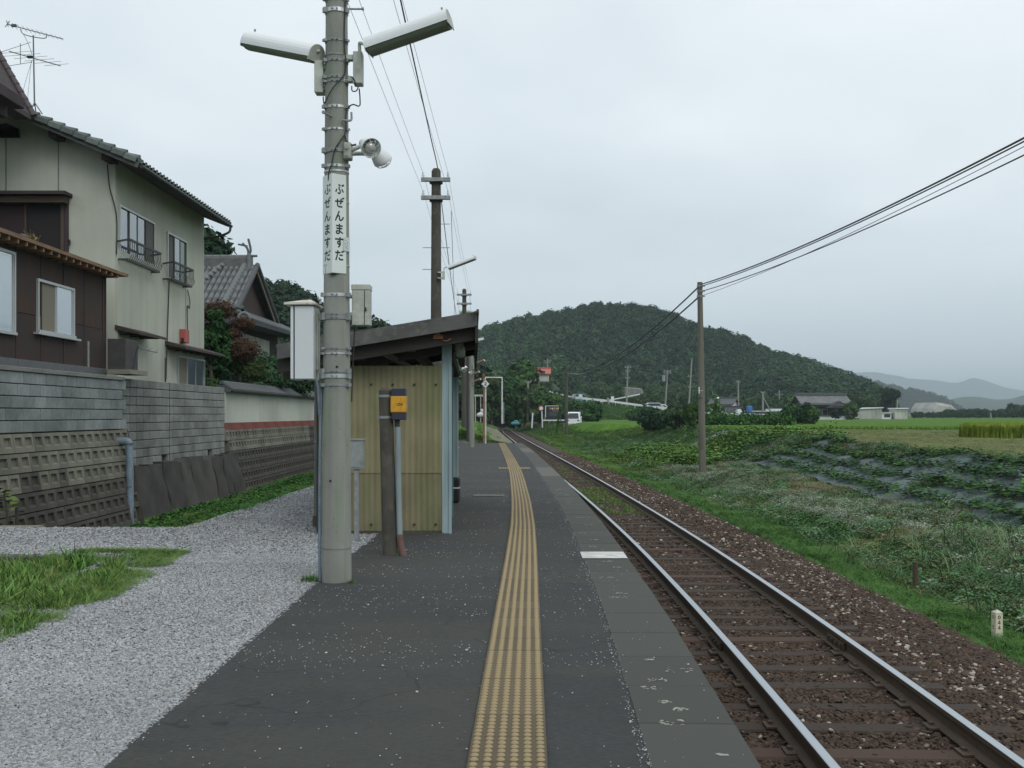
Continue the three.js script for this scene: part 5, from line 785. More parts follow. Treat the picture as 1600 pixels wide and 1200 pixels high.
// ---------------------------------------------------------------- tiled temple-like house behind the garden wall
{
  const t = thing('tiled_house', 'traditional house with grey tiled hip-and-gable roof behind the garden wall', 'house', [-12, 2, -42]); R = rng(45);
  const rX = pu(379, 42), rY = pv(419, 42), Zr = -42;                  // ridge runs away to the left, gable faces the track
  const tile = uvBox((() => { const m = mb(); m.add(new THREE.CylinderGeometry(.1, .11, .34, 7, 1, true, -Math.PI / 2 - .2, Math.PI + .4), mat4(0, 0, 0, 0, 0, 0)); return m.geo(); })().rotateX(-Math.PI / 2).rotateZ(0));
  const slope = (x0, x1, zTop, yTop, zBot, yBot, dir) => mb().add(tris([...quad([x0, yTop, zTop], [x1, yTop, zTop], [x1, yBot, zBot], [x0, yBot, zBot])])).add(tris([...quad([x0, yTop - .12, zTop], [x0, yBot - .12, zBot], [x1, yBot - .12, zBot], [x1, yTop - .12, zTop])]));
  // main slopes: near one falls towards the camera
  const zN = -38.9, yN = 5.2, zF = -45.6;
  const main = slope(-17, rX + .55, Zr, rY, zN, yN).world('roof', M.tileBase, t); slope(-17, rX + .55, Zr, rY, zF, yN + .1).world('roof', M.tileBase, t);
  const ang = Math.atan2(rY - yN, zN - Zr), Ls = Math.hypot(rY - yN, zN - Zr); let cnt = 0;
  for (let x = -14.4; x < rX + .5; x += .225) for (let k = 0; k < 12 && cnt < 280; k++) { const q = (k + .5) / 12; if (x < -13.2 && k > 8) continue; cnt++; piece('roof_tile', tile, k % 2 ? M.tileGrey : M.tileLight, t, x, lerp(rY, yN, q) + .05, lerp(Zr, zN, q), 0, ang + .06); }
  const bigTile = uvBox(mb().add(new THREE.CylinderGeometry(.13, .14, .26, 8)).geo());
  for (const x0 of [rX - .75, rX + .12]) for (let k = 0; k < 13; k++) { const q = (k + .6) / 13; piece('ridge_tile', bigTile, M.tileLight, t, x0 - q * (x0 < rX - .4 ? 1.15 : .1), lerp(rY, yN, q) + .16, lerp(Zr, zN, q), 0, ang - Math.PI / 2 + .08); }
  mb().span(-17, rX + .2, rY - .02, rY + .42, Zr - .16, Zr + .16, .03).world('main_ridge', M.tileRidge, t); for (let x = -14.5; x < rX + .2; x += .3) piece('ridge_tile', uvBox(mb().add(new THREE.CylinderGeometry(.1, .1, .28, 8), mat4(0, 0, 0, 0, 0, Math.PI / 2)).geo()), M.tileLight, t, x, rY + .45, Zr);
  mb().box(rX + .3, rY + .2, Zr, .16, .75, .5, 0, .05).lathe([[.001, .3], [.1, .26], [.2, .1], [.22, -.05], [.1, -.2], [.001, -.24]], mat4(rX + .32, rY - .1, Zr, 0, 0, Math.PI / 2), 14).world('end_tile', M.tileLight, t); mb().tube([[rX + .25, rY + .5, Zr], [rX + .2, rY + .8, Zr], [rX + .0, rY + 1.02, Zr]], .05, 6).tube([[rX + .25, rY + .5, Zr], [rX + .33, rY + .72, Zr], [rX + .24, rY + 1.2, Zr]], .05, 6).tube([[rX + .2, rY + .9, Zr], [rX - .18, rY + .98, Zr]], .04, 6).tube([[rX + .3, rY + .5, Zr], [rX + .6, rY + .5, Zr]], .05, 6).world('finial', M.tileRidge, t);
  // gable triangle with barge boards
  const gx = rX + .25; mb().add(tris([[gx, rY - .1, Zr], [gx, yN + .15, zN - .3], [gx, yN + .15, zF + .3]])).world('gable', M.gableBrown, t); mb().beam([gx + .32, rY - .02, Zr], [gx + .32, yN, zN], .06, .26).beam([gx + .32, rY - .02, Zr], [gx + .32, yN + .05, zF], .06, .26).world('barge_board', M.bargeWood, t);
  const vt2 = uvBox(mb().add(new THREE.CylinderGeometry(.1, .1, .3, 8)).geo()); for (const [zz, yy] of [[zN, yN], [zF, yN + .1]]) for (let k = 0; k < 15; k++) { const q = (k + .4) / 15; piece('verge_tile', vt2, M.tileGrey, t, gx + .36, lerp(rY, yy, q) + .12, lerp(Zr, zz, q), 0, Math.atan2(rY - yy, zz - Zr) * 1 - Math.PI / 2); }
  // skirt roof in front of and beside the gable
  const ex = -9.55, ey = 4.75; mb().add(tris([...quad([-17, yN + .1, -38.7], [gx + .3, yN + .1, -38.7], [ex, ey, -37.4], [-17, ey, -37.4]), ...quad([gx + .05, 5.35, -38.7], [gx + .05, 5.35, -46.5], [ex, ey + .18, -47.6], [ex, ey, -37.4]), ...quad([-17, ey - .12, -37.4], [ex, ey - .12, -37.4], [gx - .6, ey + .1, -38.7], [-17, ey + .1, -38.7]), ...quad([ex, ey - .12, -37.4], [ex, ey + .06, -47.6], [gx - .6, ey + .1, -46.5], [gx - .6, ey + .1, -38.7]), ...quad([ex, ey - .12, -37.4], [ex, ey, -37.4], [ex, ey + .18, -47.6], [ex, ey + .06, -47.6]), ...quad([-17, ey - .12, -37.4], [-17, ey, -37.4], [ex, ey, -37.4], [ex, ey - .12, -37.4])])).world('skirt_roof', M.tileBase, t);
  const st = uvBox((() => { const m = mb(); m.add(new THREE.CylinderGeometry(.085, .09, 1.25, 7)); return m.geo(); })()); for (let z = -37.7; z > -47.4; z -= .3) piece('skirt_tile', st, M.tileGrey, t, (ex + gx) / 2 + .08, 5.05 + .09 * (-37.4 - z) / 10, z, 0, 0, 1.12); for (let x = -15; x < ex - .3; x += .3) piece('skirt_tile', st, M.tileGrey, t, x, 5.03, -38.05, 0, 1.2);
  mb().add(new THREE.TorusGeometry(.2, .07, 8, 20), mat4(pu(382, 37.4), pv(498, 37.4), -37.35)).add(new THREE.CylinderGeometry(.13, .13, .1, 16), mat4(pu(382, 37.4), pv(498, 37.4), -37.35, Math.PI / 2)).world('end_tile', M.tileLight, t);
  // walls, pale panels, lower eave
  mb().span(-17, -10.6, 1.7, 5.0, -39, -46.3).world('wall', M.darkWood, t); for (const [a, b] of [[39.25, 40.4], [40.5, 42.1], [42.2, 42.9], [43, 44.6]]) piece('wall_panel', uvBox(boxG(.03, 1.0, b - a, .004)), M.plaster, t, -10.58, 4.0, -(a + b) / 2);
  mb().add(tris([...quad([-10.55, 3.5, -38.2], [-9.4, 3.05, -38], [-9.4, 3.05, -47], [-10.55, 3.5, -46.6]), ...quad([-10.55, 3.38, -38.2], [-10.55, 3.38, -46.6], [-9.4, 2.93, -47], [-9.4, 2.93, -38]), ...quad([-9.4, 2.93, -38], [-9.4, 2.93, -47], [-9.4, 3.05, -47], [-9.4, 3.05, -38]), ...quad([-10.55, 3.38, -38.2], [-9.4, 2.93, -38], [-9.4, 3.05, -38], [-10.55, 3.5, -38.2])])).world('lower_roof', M.tileGrey, t);
}
// ---------------------------------------------------------------- plants
function bladesGeo(n, h, spread, w, droop, seed, seg = 2) {               // a tuft of curved tapering blades, 1 unit about h high
  const r = rng(seed), T = [];
  for (let k = 0; k < n; k++) {
    const a = r() * 6.283, d = Math.sqrt(r()) * spread * .45, lean = (.25 + .75 * r()) * spread, hh = h * (.55 + .45 * r()), ca = Math.cos(a), sa = Math.sin(a), bx = Math.cos(a + 2) * d, bz = Math.sin(a + 2) * d, ww = w * (.6 + .6 * r());
    const P = t => [bx + ca * lean * t * t, hh * (t - droop * t * t * t), bz + sa * lean * t * t];
    let p = P(0);
    for (let i = 1; i <= seg; i++) { const q = P(i / seg), w0 = ww * (1 - (i - 1) / seg * .6), w1 = i === seg ? 0 : ww * (1 - i / seg * .6), s = [-sa, 0, ca]; const L = (o, k2) => [o[0] + s[0] * k2, o[1], o[2] + s[2] * k2];
      T.push(L(p, -w0), L(p, w0), L(q, w1)); if (w1) T.push(L(p, -w0), L(q, w1), L(q, -w1)); p = q; }
  }
  return uvBox(tris(T));
}
function leafyGeo(n, r0, h, leaf, seed, stems = 0) {                      // a low plant of many folded leaves
  const r = rng(seed), T = [];
  for (let k = 0; k < n; k++) {
    const a = r() * 6.283, q = Math.sqrt(r()), x = Math.cos(a) * q * r0, z = Math.sin(a) * q * r0, y = h * (.15 + .85 * r()) * (1 - .55 * q * q), l = leaf * (.6 + .7 * r()), b = r() * 6.283, t = (r() - .35) * .9;
    const d = [Math.cos(b) * l, Math.sin(t) * l * .6, Math.sin(b) * l], s = [-Math.sin(b) * l * .42, (r() - .5) * l * .3, Math.cos(b) * l * .42], m = [x + d[0] * .5, y + d[1] * .5 - l * .06, z + d[2] * .5];
    const o = [x, y, z], e = [x + d[0], y + d[1] - l * .18, z + d[2]], A = [m[0] + s[0], m[1] + s[1] + l * .1, m[2] + s[2]], B = [m[0] - s[0], m[1] - s[1] + l * .1, m[2] - s[2]];
    T.push(o, A, e, o, e, B);
  }
  return uvBox(tris(T));
}
const L4 = leafyGeo(90, .5, .6, .11, 25), L5 = leafyGeo(60, .55, .5, .065, 26);
const G1 = bladesGeo(12, 1, .55, .022, .25, 1), G2 = bladesGeo(16, 1, .9, .018, .45, 2), G3 = bladesGeo(22, 1, 1.15, .012, .55, 3, 3), GR = bladesGeo(14, 1, .38, .03, .18, 4), L1 = leafyGeo(46, .5, .55, .2, 5), L2 = leafyGeo(34, .5, .42, .3, 6), L3 = leafyGeo(60, .5, .8, .15, 7), DRY = bladesGeo(16, .6, 1.3, .016, .6, 8);
const gcol = (a, b, v = .3) => { const t = R(), k = 1 + (R() - .5) * 2 * v; return [lerp(a[0], b[0], t) * k, lerp(a[1], b[1], t) * k, lerp(a[2], b[2], t) * k]; };
const LUSH = [.072, .178, .042], MID = [.098, .188, .055], YEL = [.16, .235, .058], DEEP = [.042, .11, .034], PALE = [.34, .38, .32], BROWN = [.18, .115, .07], STRAW = [.26, .25, .13], BLUEG = [.085, .18, .09];
const gp = (x, d, o = 0) => [x, H(x, d) + o, -d];
R = rng(51);
// left: sunken patch, edges of the gravel, lane side
scatter('grass', 'bright green long grass in the sunken patch left of the gravel', 'grass', G1, M.leaf, 21000, () => { const d = rr(5.7, 9.55), x = rr(-8.2, -2.9); const e = -3.15 - .1 * (d - 6), n = fbm(x * 1.2 + 9, d * 1.2 + 3, 3); if (x > e + .2 + .5 * (n - .5) || x < -pu(1600, d) - 1) return null; if (fbm(x * 2.1 + 40, d * 2.1 + 7, 3) < .4 && R() < .8) return null; const c = R() < .1 ? gcol(STRAW, YEL, .3) : gcol(n > .55 ? MID : LUSH, [.13, .21, .05], .45); return { p: gp(x, d, -.02), s: (R() < .12 ? rr(.3, .42) : rr(.1, .27)) * (x < e - .3 ? 1 : .6), c, tx: rr(-.35, .35), tz: rr(-.35, .35) }; });
scatter('weeds', 'low leafy weeds among the grass of the sunken patch', 'weeds', L4, M.leaf, 700, () => { const d = rr(5, 9.5), x = rr(-7, -3.3); if (x > -3.2 - .1 * (d - 6)) return null; return { p: gp(x, d, -.02), s: rr(.1, .26), c: gcol(LUSH, [.12, .19, .05], .35) }; });
scatter('grass', 'fine grass spilling from the sunken patch on to the gravel', 'grass', G3, M.leaf, 6500, () => { const d = rr(6.2, 9.8), x = -3.15 - .1 * (d - 6) + rr(-.7, .42), n = fbm(x * 2.2 + 9, d * 2.2 + 3, 3); if (n < .5) return null; return { p: [x, Math.max(-.05, H(x, d)) - .01, -d], s: rr(.08, .17), c: gcol(MID, YEL, .3) }; });
scatter('grass', 'green verge between the gravel path and the lane walls', 'grass', G2, M.leaf, 26000, () => { const d = 12 + 32 * Math.pow(R(), 1.4), x = rr(-7.7, -3.6); const n = fbm(x * .8 + 2, d * .8 + 2, 3); if (x > -3.85 + .3 * n - .02 * (d - 12) && R() < .75) return null; return { p: gp(x, d, -.02), s: rr(.1, .24) * (d < 13 ? .6 : 1), c: gcol(n > .5 ? LUSH : MID, n > .55 ? LUSH : YEL, .28), tx: rr(-.25, .25), tz: rr(-.25, .25) }; });
scatter('weeds', 'leafy weeds along the foot of the lane walls', 'weeds', L1, M.leaf, 1500, () => { const d = 12 + 32 * Math.pow(R(), 1.3), x = -7.35 + Math.abs(rr(-1, 1)) * rr(0, 2.2); return { p: gp(x, d, -.03), s: rr(.14, .4), c: gcol(DEEP, LUSH, .3) }; });
for (const [x, d, s, lab] of [[-4.9, 37, 1.5, 'round leafy bush beside the shelter in the lane verge'], [-7.6, 13.8, .55, 'leafy weed clump at the foot of the left wall, far left'], [-6.4, 12.6, .42, 'spreading leafy weed under the left wall beyond the gravel']]) { const o = thing('bush', lab, 'bush', gp(x, d)); const m = mb(); for (let k = 0; k < 7; k++) m.add(L1, mat4(rr(-.35, .35) * s, rr(0, .3) * s, rr(-.35, .35) * s, 0, k, 0, s * rr(.6, 1), s * rr(.6, 1), s * rr(.6, 1))); m.build('foliage', M.leafMid, o); }
{ const o = thing('sapling', 'spindly sapling with bare stakes at the far left wall foot', 'plant', [pu(10, 12.6), -.4, -12.6]); mb().tube([[0, -.3, 0], [.02, .3, 0], [-.02, .75, 0]], .014, 5).tube([[.12, -.3, 0], [.14, .6, .02]], .02, 5).tube([[-.35, -.2, .1], [.06, .42, 0]], .015, 5).build('stem', M.bark, o); mb().add(leafyGeo(26, .3, .5, .16, 77), mat4(-.02, .42, 0)).build('leaves', M.leafYel, o); const b = thing('board', 'pale weathered board lying by the wall at the far left', 'board', [pu(5, 12.2), -.05, -12.2]); mb().box(0, 0, 0, .9, .05, .12, .05, .004).build('plank', M.shelfBoard, b); }
{ const o = thing('plank', 'weathered plank half hidden in the grass at the gravel edge', 'plank', [-3.42, -.06, -6.55], -.45); mb().box(0, 0, 0, .9, .05, .1, 0, .006, 0, .02).build('plank', M.oldWood, o); scatter('dry_grass', 'rusty dry stalks lying on the old plank', 'grass', DRY, M.leaf, 40, () => ({ p: [-3.15 + rr(-.2, .15), -.04, -6.9 + rr(-.2, .2)], s: rr(.08, .16), c: gcol(BROWN, [.16, .06, .04]) })); }
scatter('grass', 'small tufts at the foot of the near pole and posts', 'grass', G2, M.leaf, 90, i => { const [x, d, w] = [[-1.56, 8.02, .08], [-1.27, 7.95, .05], [-1.1, 9.5, .06], [-1.0, 11.25, .3]][i % 4]; return { p: [x + rr(-w, w), -.01, -d + rr(-.05, .07)], s: rr(.05, i % 4 ? .06 : .13), c: gcol(LUSH, MID) }; });
scatter('grass', 'weeds hanging from the corner of the shelter roof', 'grass', G3, M.leaf, 26, () => ({ p: [pu(732 + rr(-8, 6), 10.9), 2.37 - rr(0, .03), -10.85 - rr(0, .4)], s: rr(.06, .12), c: gcol(LUSH, YEL) }));
scatter('moss', 'pale moss and lichen lumps along the top edge of the shelter roof', 'moss', leafyGeo(14, .5, .4, .3, 71), M.leaf, 420, () => { const t = R(), x = lerp(-2.45, -.4, t); return { p: [x, lerp(2.035, 2.385, t) - rr(0, .02), -10.79 - rr(-.01, .25)], s: rr(.01, .045), c: gcol([.2, .23, .17], [.10, .13, .06], .3) }; });
// platform end: rough grass and the sandy ramp
mb().add(strip(46.9, 100, .6, d => xc(d) - 2.6 - .4 * sstep(47, 60, d), d => xc(d) - 1.62, (x, d) => H(x, d) + .02, 0, 4)).build('ramp_path', M.sand).userData.kind = 'structure';
scatter('grass', 'tall yellow-green grass beyond the end of the platform', 'grass', G2, M.leaf, 16000, () => { const d = 47.2 + 60 * Math.pow(R(), 1.6), s = rr(-14, -1.7); if (s > -2.9 - .2 * Math.sin(d) && d < 95) return null; const x = xc(d) + s; if (d < 52 && x > -1.2 && R() < .6) return null; return { p: gp(x, d, -.05), s: rr(.3, .85) * (s > -3.6 ? .6 : 1), c: gcol(YEL, LUSH, .35) }; });
scatter('grass', 'short grass growing between platform and rails', 'grass', G2, M.leaf, 2600, () => { const d = R() < .75 ? rr(22.5, 31) : rr(33, 46), s = rr(-1.2, .42); const n = fbm(s * 1.5 + 5, d * .5 + 7, 3); if (n < .42 || Math.abs(s + .566) < .1) return null; return { p: [xc(d) + s, -.93, -d], s: rr(.05, .16), c: gcol(MID, YEL, .3) }; });
// right: verge along the ballast, weeds up the bank, stubble, rice
const MW = 2.75;
const onMulch = (x, d) => { const s = x - xc(d), bt = bankTop(d); return d > 13 && d < 62 && s > bt - MW + .05 && s < bt - .1 && fbm(x * .3 + 40, d * .16 + 40, 3) > .39; };
scatter('grass', 'soft green grass strip beside the ballast', 'grass', G3, M.leaf, 44000, () => { const d = 6.5 + 95 * Math.pow(R(), 2.1), n0 = fbm(d * .5 + 3, 7, 3), s = rr(2.1, 3.5 + 1.2 * n0), x = xc(d) + s; if (s < 2.45 && R() < .8) return null; return { p: gp(x, d, -.03), s: rr(.1, .24) * (1 + d * .006), c: gcol(LUSH, d > 40 ? YEL : MID, .28), tx: rr(-.3, .3), tz: rr(-.3, .3) }; });
const bankSpot = (pw, dm = 70) => { const d = 7 + dm * Math.pow(R(), pw), bt = bankTop(d), s = rr(3.1, bt + .2); return [xc(d) + s, d, s, bt]; };
scatter('weeds', 'broad leafy weeds over the lower bank right of the track', 'weeds', L4, M.leaf, 27000, () => { const [x, d, s, bt] = bankSpot(1.6); if (onMulch(x, d) && R() < .94) return null; const n = fbm(x * .45 + 70, d * .45 + 30, 4); if (n < .5 - .09 * sstep(6, 4, s) - .04 && !(d < 17 && R() < .6)) return null; return { p: gp(x, d, -.05), s: rr(.2, .48), c: R() < .16 ? gcol(PALE, BLUEG, .3) : gcol(n > .52 ? [.10, .20, .06] : MID, BLUEG, .4), tx: rr(-.3, .3), tz: rr(-.3, .3) }; });
scatter('weeds', 'pale withered leaves lying on the bank', 'weeds', L5, M.leaf, 26000, () => { const [x, d, s, bt] = bankSpot(1.5, 50); if (onMulch(x, d)) return null; const n = fbm(x * .5 + 20, d * .5 + 90, 4); if (n < .44 || s > bt - 1.6 || s < 4) return null; return { p: gp(x, d, .06), s: [rr(.2, .5), rr(.14, .3), rr(.2, .5)], c: R() < .62 ? gcol(PALE, [.13, .18, .11], .35) : gcol(BROWN, MID, .35), tx: rr(-.4, .4), tz: rr(-.4, .4) }; });
scatter('dry_grass', 'dry brown and straw grass on the bank', 'grass', DRY, M.leaf, 30000, () => { const [x, d, s] = bankSpot(1.5, 55); if (onMulch(x, d)) return null; const n = fbm(x * .4 + 10, d * .4 + 10, 4); if (n < .42) return null; return { p: gp(x, d, -.02), s: rr(.25, .55), c: R() < .33 ? gcol(BROWN, STRAW, .3) : gcol([.12, .2, .07], STRAW, .3) }; });
scatter('grass', 'tall arching grass on the bank', 'grass', G3, M.leaf, 9000, () => { const [x, d, s] = bankSpot(1.7); if (onMulch(x, d)) return null; const n = fbm(x * .35 + 50, d * .35 + 10, 4); if (n < .5 && !(d < 15 && x > 6 && R() < .1)) return null; return { p: gp(x, d, -.04), s: rr(.22, .5), c: gcol(BLUEG, MID, .35) }; });
scatter('grass', 'tall reed-like grass leaning over the ditch at the right edge', 'grass', bladesGeo(20, 1, 1.0, .011, .4, 14, 4), M.leaf, 120, () => { const d = rr(9, 17), x = rr(5.3, 8.4); if (x < 5.2 + Math.max(0, (13 - d) * .12)) return null; return { p: gp(x, d, -.05), s: rr(.4, .9), c: gcol(BLUEG, [.16, .22, .10], .35) }; });
scatter('weeds', 'kudzu-like broad leaves creeping over the bank top at the right edge', 'weeds', L2, M.leaf, 1500, () => { const d = rr(13, 21), x = rr(8, 12.5); if (x - d * .5 < .1) return null; return { p: gp(x, d, 0), s: rr(.22, .42), c: gcol(LUSH, MID, .4), tx: rr(-.3, .3), tz: rr(-.3, .3) }; });
scatter('weeds', 'white-flowered weeds in the bank', 'weeds', leafyGeo(26, .5, .6, .09, 15), M.leaf, 700, i => { const d = i < 500 ? rr(19, 26) : rr(27, 45), x = xc(d) + rr(3.9, 5.4); if (fbm(x + 3, d * .7 + 4, 3) < .5) return null; return { p: gp(x, d, .1), s: rr(.15, .32), c: gcol([.42, .44, .38], [.3, .34, .27], .2) }; });
scatter('weeds', 'rank green growth along the far side of the track', 'weeds', L3, M.leaf, 9000, () => { const d = 42 + 80 * Math.pow(R(), 1.3), s = rr(3.2, 13), x = xc(d) + s, n = fbm(x * .3 + 4, d * .3 + 44, 3); if (d < 66 && s > bankTop(d) - 3 && R() < .85) return null; if (d < 60 && n < .5) return null; return { p: gp(x, d, -.1), s: rr(.5, 1.15) * (s < 5 ? .6 : 1) * (d > 58 ? .5 : 1), c: gcol(n > .5 ? LUSH : DEEP, n > .55 ? YEL : MID, .3) }; });
scatter('grass', 'long bright grass along the far side of the track', 'grass', G2, M.leaf, 14000, () => { const d = 50 + 95 * Math.pow(R(), 1.2), s = rr(2.3, 11), x = xc(d) + s; return { p: gp(x, d, -.1), s: rr(.4, .95) * (s < 4 ? .6 : 1) * (d > 58 ? .5 : 1), c: gcol(LUSH, YEL, .3) }; });
scatter('dry_grass', 'mown straw-coloured field edge above the bank', 'grass', DRY, M.leaf, 34000, () => { const d = 20 + 58 * R(), x = xc(d) + bankTop(d) + rr(-.4, 42) * Math.pow(R(), .6); if (x > d * .55) return null; const n = fbm(x * .25 + 5, d * .25 + 5, 3); return { p: gp(x, d, -.02), s: [rr(.2, .5), rr(.07, .17), rr(.2, .5)], c: n > .5 ? gcol(STRAW, [.15, .16, .07], .25) : gcol([.10, .14, .05], STRAW, .3) }; });
// mulch sheets on the bank with rows of planted crops
{
  const rows = 4, g = strip(13, 62, .5, d => xc(d) + bankTop(d) - MW, d => xc(d) + bankTop(d) - .15, (x, d) => H(x, d) + .05 + .03 * Math.sin((x - xc(d) - bankTop(d)) * 2 * Math.PI / .72), 0, 18);
  const o = mb().add(g).build('mulch_sheet', M.mulch); tag(o, 'dark blue-grey plastic mulch sheeting over the bank beside the field', 'mulch sheet');
  R = rng(61); const cg = [1, 2, 3].map(k => uvBox((() => { const m = mb(); m.add(leafyGeo(70, .55, .75, .24, 160 + k)); return m.geo(); })()));
  let n = 0; for (let r = 0; r < rows; r++) for (let d = 17.5; d < 55; d += rr(.42, .62) * (1 + d * .006)) {
    const x = xc(d) + bankTop(d) - .4 - r * .64 + rr(-.05, .05); if (fbm(x * .3 + 40, d * .16 + 40, 3) < .3 || R() < .06) continue; if (x > d * .5 + .6) continue;
    const p = piece('crop_plant', cg[n % 3], [M.leafCrop, M.leafCropB, M.leafDeep][Math.floor(R() * 3)], scene, x, H(x, d) + .03, -d, R() * 6); p.scale.set(rr(.42, .7), rr(.28, .46), rr(.42, .7)); p.name = numbered('crop_plant'); n++;
    tag(p, 'low dark green crop plant in the rows on the mulch-covered bank', 'crop plant', 'crop plants in rows on the mulch sheet');
  }
}
// rice fields
{
  const pos = strip(76, 245, 3, d => xc(Math.min(d, 120)) + lerp(14, 5.2, sstep(80, 92, d)), d => d * .62, (x, d) => { const l = xc(Math.min(d, 120)) + lerp(14, 5.2, sstep(80, 92, d)), g0 = H(x, d); return lerp(g0 - .1, .42 + .06 * fbm(x * .2 + 3, d * .2 + 3, 3), sstep(75, 83, d) * sstep(0, 1.6, x - l + .05)); }, 0, 30);
  const f = mb().add(pos).build('rice_field', M.rice); f.userData.kind = 'structure'; f.userData.label = 'flat bright green rice field';
  R = rng(71);
  scatter('rice', 'young bright green rice standing at the near edge of the field', 'rice', GR, M.leaf, 36000, () => { const d = 72 + 75 * Math.pow(R(), 1.7), x = rr(xc(d) + lerp(13.5, 5, sstep(80, 92, d)), d * .6); if (d < 76 + 5 * fbm(x * .1 + 3, 5, 3) && R() < .8) return null; return { p: gp(x, d, 0), s: [rr(.4, .7), rr(.2, .34), rr(.4, .7)], c: gcol([.12, .25, .04], [.15, .28, .05], .18) }; });
  scatter('rice', 'taller yellow-green ripening rice at the right edge', 'rice', bladesGeo(26, 1, .42, .022, .3, 33, 3), M.leaf, 9000, () => { const d = 46 + 14 * Math.pow(R(), 1.5), x = rr(.455 * d - .3 + .5 * Math.sin(d * 1.7), d * .56); return { p: gp(x, d, -.03), s: [rr(.4, .6), rr(.65, 1.05), rr(.4, .6)], c: gcol([.27, .32, .05], [.18, .27, .04], .3) }; });
}
// ---------------------------------------------------------------- trees
function crownGeo(clumps, n, leaf, seed, cols) {                          // leaf-sized faces spread through the clumps, each with its own shade of green
  const r = rng(seed), T = [], C = [], tot = clumps.reduce((s, c) => s + c.r[0] * c.r[1], 0);
  for (const c of clumps) {
    const k = Math.round(n * c.r[0] * c.r[1] / tot), base = c.col || cols[Math.floor(r() * cols.length)];
    for (let i = 0; i < k; i++) {
      const u = r() * 2 - 1, a = r() * 6.283, q = Math.pow(r(), .35), s = Math.sqrt(1 - u * u), bump = .8 + .45 * hsh(Math.floor(a * 3) + 11, Math.floor(u * 4) + seed % 50), dx = s * Math.cos(a), dy = u, dz = s * Math.sin(a);
      const x = c.c[0] + dx * c.r[0] * q * bump, y = c.c[1] + dy * c.r[1] * q * bump, z = c.c[2] + dz * c.r[2] * q * bump, l = leaf * (.55 + .9 * r());
      const N = V(dx + (r() - .5) * 1.5, dy + .5 + (r() - .5) * 1.2, dz + (r() - .5) * 1.5).normalize(), t = V(r() - .5, r() - .5, r() - .5).cross(N).normalize().multiplyScalar(l), b = N.clone().cross(t).multiplyScalar(.55), o = V(x, y, z);
      const A = o.clone().sub(t), B = o.clone().add(b).addScaledVector(N, -l * .15), D = o.clone().add(t), E = o.clone().sub(b).addScaledVector(N, -l * .15), sh2 = .6 + .7 * r();
      for (const v of [A, B, D, A, D, E]) { T.push(v.toArray()); C.push(base[0] * sh2, base[1] * sh2, base[2] * sh2); }
    }
  }
  const g = tris(T); g.setAttribute('color', new THREE.Float32BufferAttribute(C, 3)); return g;
}
const clumpy = (n, R0, Hh, y0, seed, flat = .8) => { const r = rng(seed), o = []; for (let i = 0; i < n; i++) { const t = r(), a = r() * 6.283, k = Math.sin(Math.PI * (.12 + .8 * t)) * R0 * (.35 + .5 * r()); const s = R0 * (.32 + .25 * r()); o.push({ c: [Math.cos(a) * k, y0 + t * Hh * .9 + s * .2, Math.sin(a) * k], r: [s, s * flat, s] }); } return o; };
function tree(name, label, p, o) {                                        // o: r, h, y0, leaf, n, cols, clumps, trunk
  const t = thing(name, label, o.cat || 'tree', p, 0, o.group); const cl = o.clumps || clumpy(o.k || 14, o.r, o.h, o.y0 ?? o.h * .25, o.seed || 5, o.flat);
  const g = crownGeo(cl, o.n, o.leaf, o.seed || 5, o.cols); const m = new THREE.Mesh(uvBox(g), M.leafVC); sh(m); m.name = 'crown'; t.add(m);
  const b = mb(), tr = o.trunk || .14, th = (o.y0 ?? o.h * .25) + o.h * .45; b.cyl([0, -.4, 0], [0, th, 0], tr, tr * .5, 9); for (const c of cl.slice(0, 7)) b.tube([[0, th * .45, 0], [c.c[0] * .5, lerp(th * .6, c.c[1], .5), c.c[2] * .5], c.c], tr * .28, 5, 6); b.build('trunk', M.bark, t); return t;
}
const GR1 = [[.030, .075, .025], [.040, .09, .03], [.022, .058, .022]], GR2 = [[.05, .105, .03], [.06, .12, .035], [.036, .08, .027]], DK = [[.018, .042, .022], [.022, .05, .024], [.014, .034, .018]], RED = [.085, .05, .034], OLV = [.05, .075, .028];
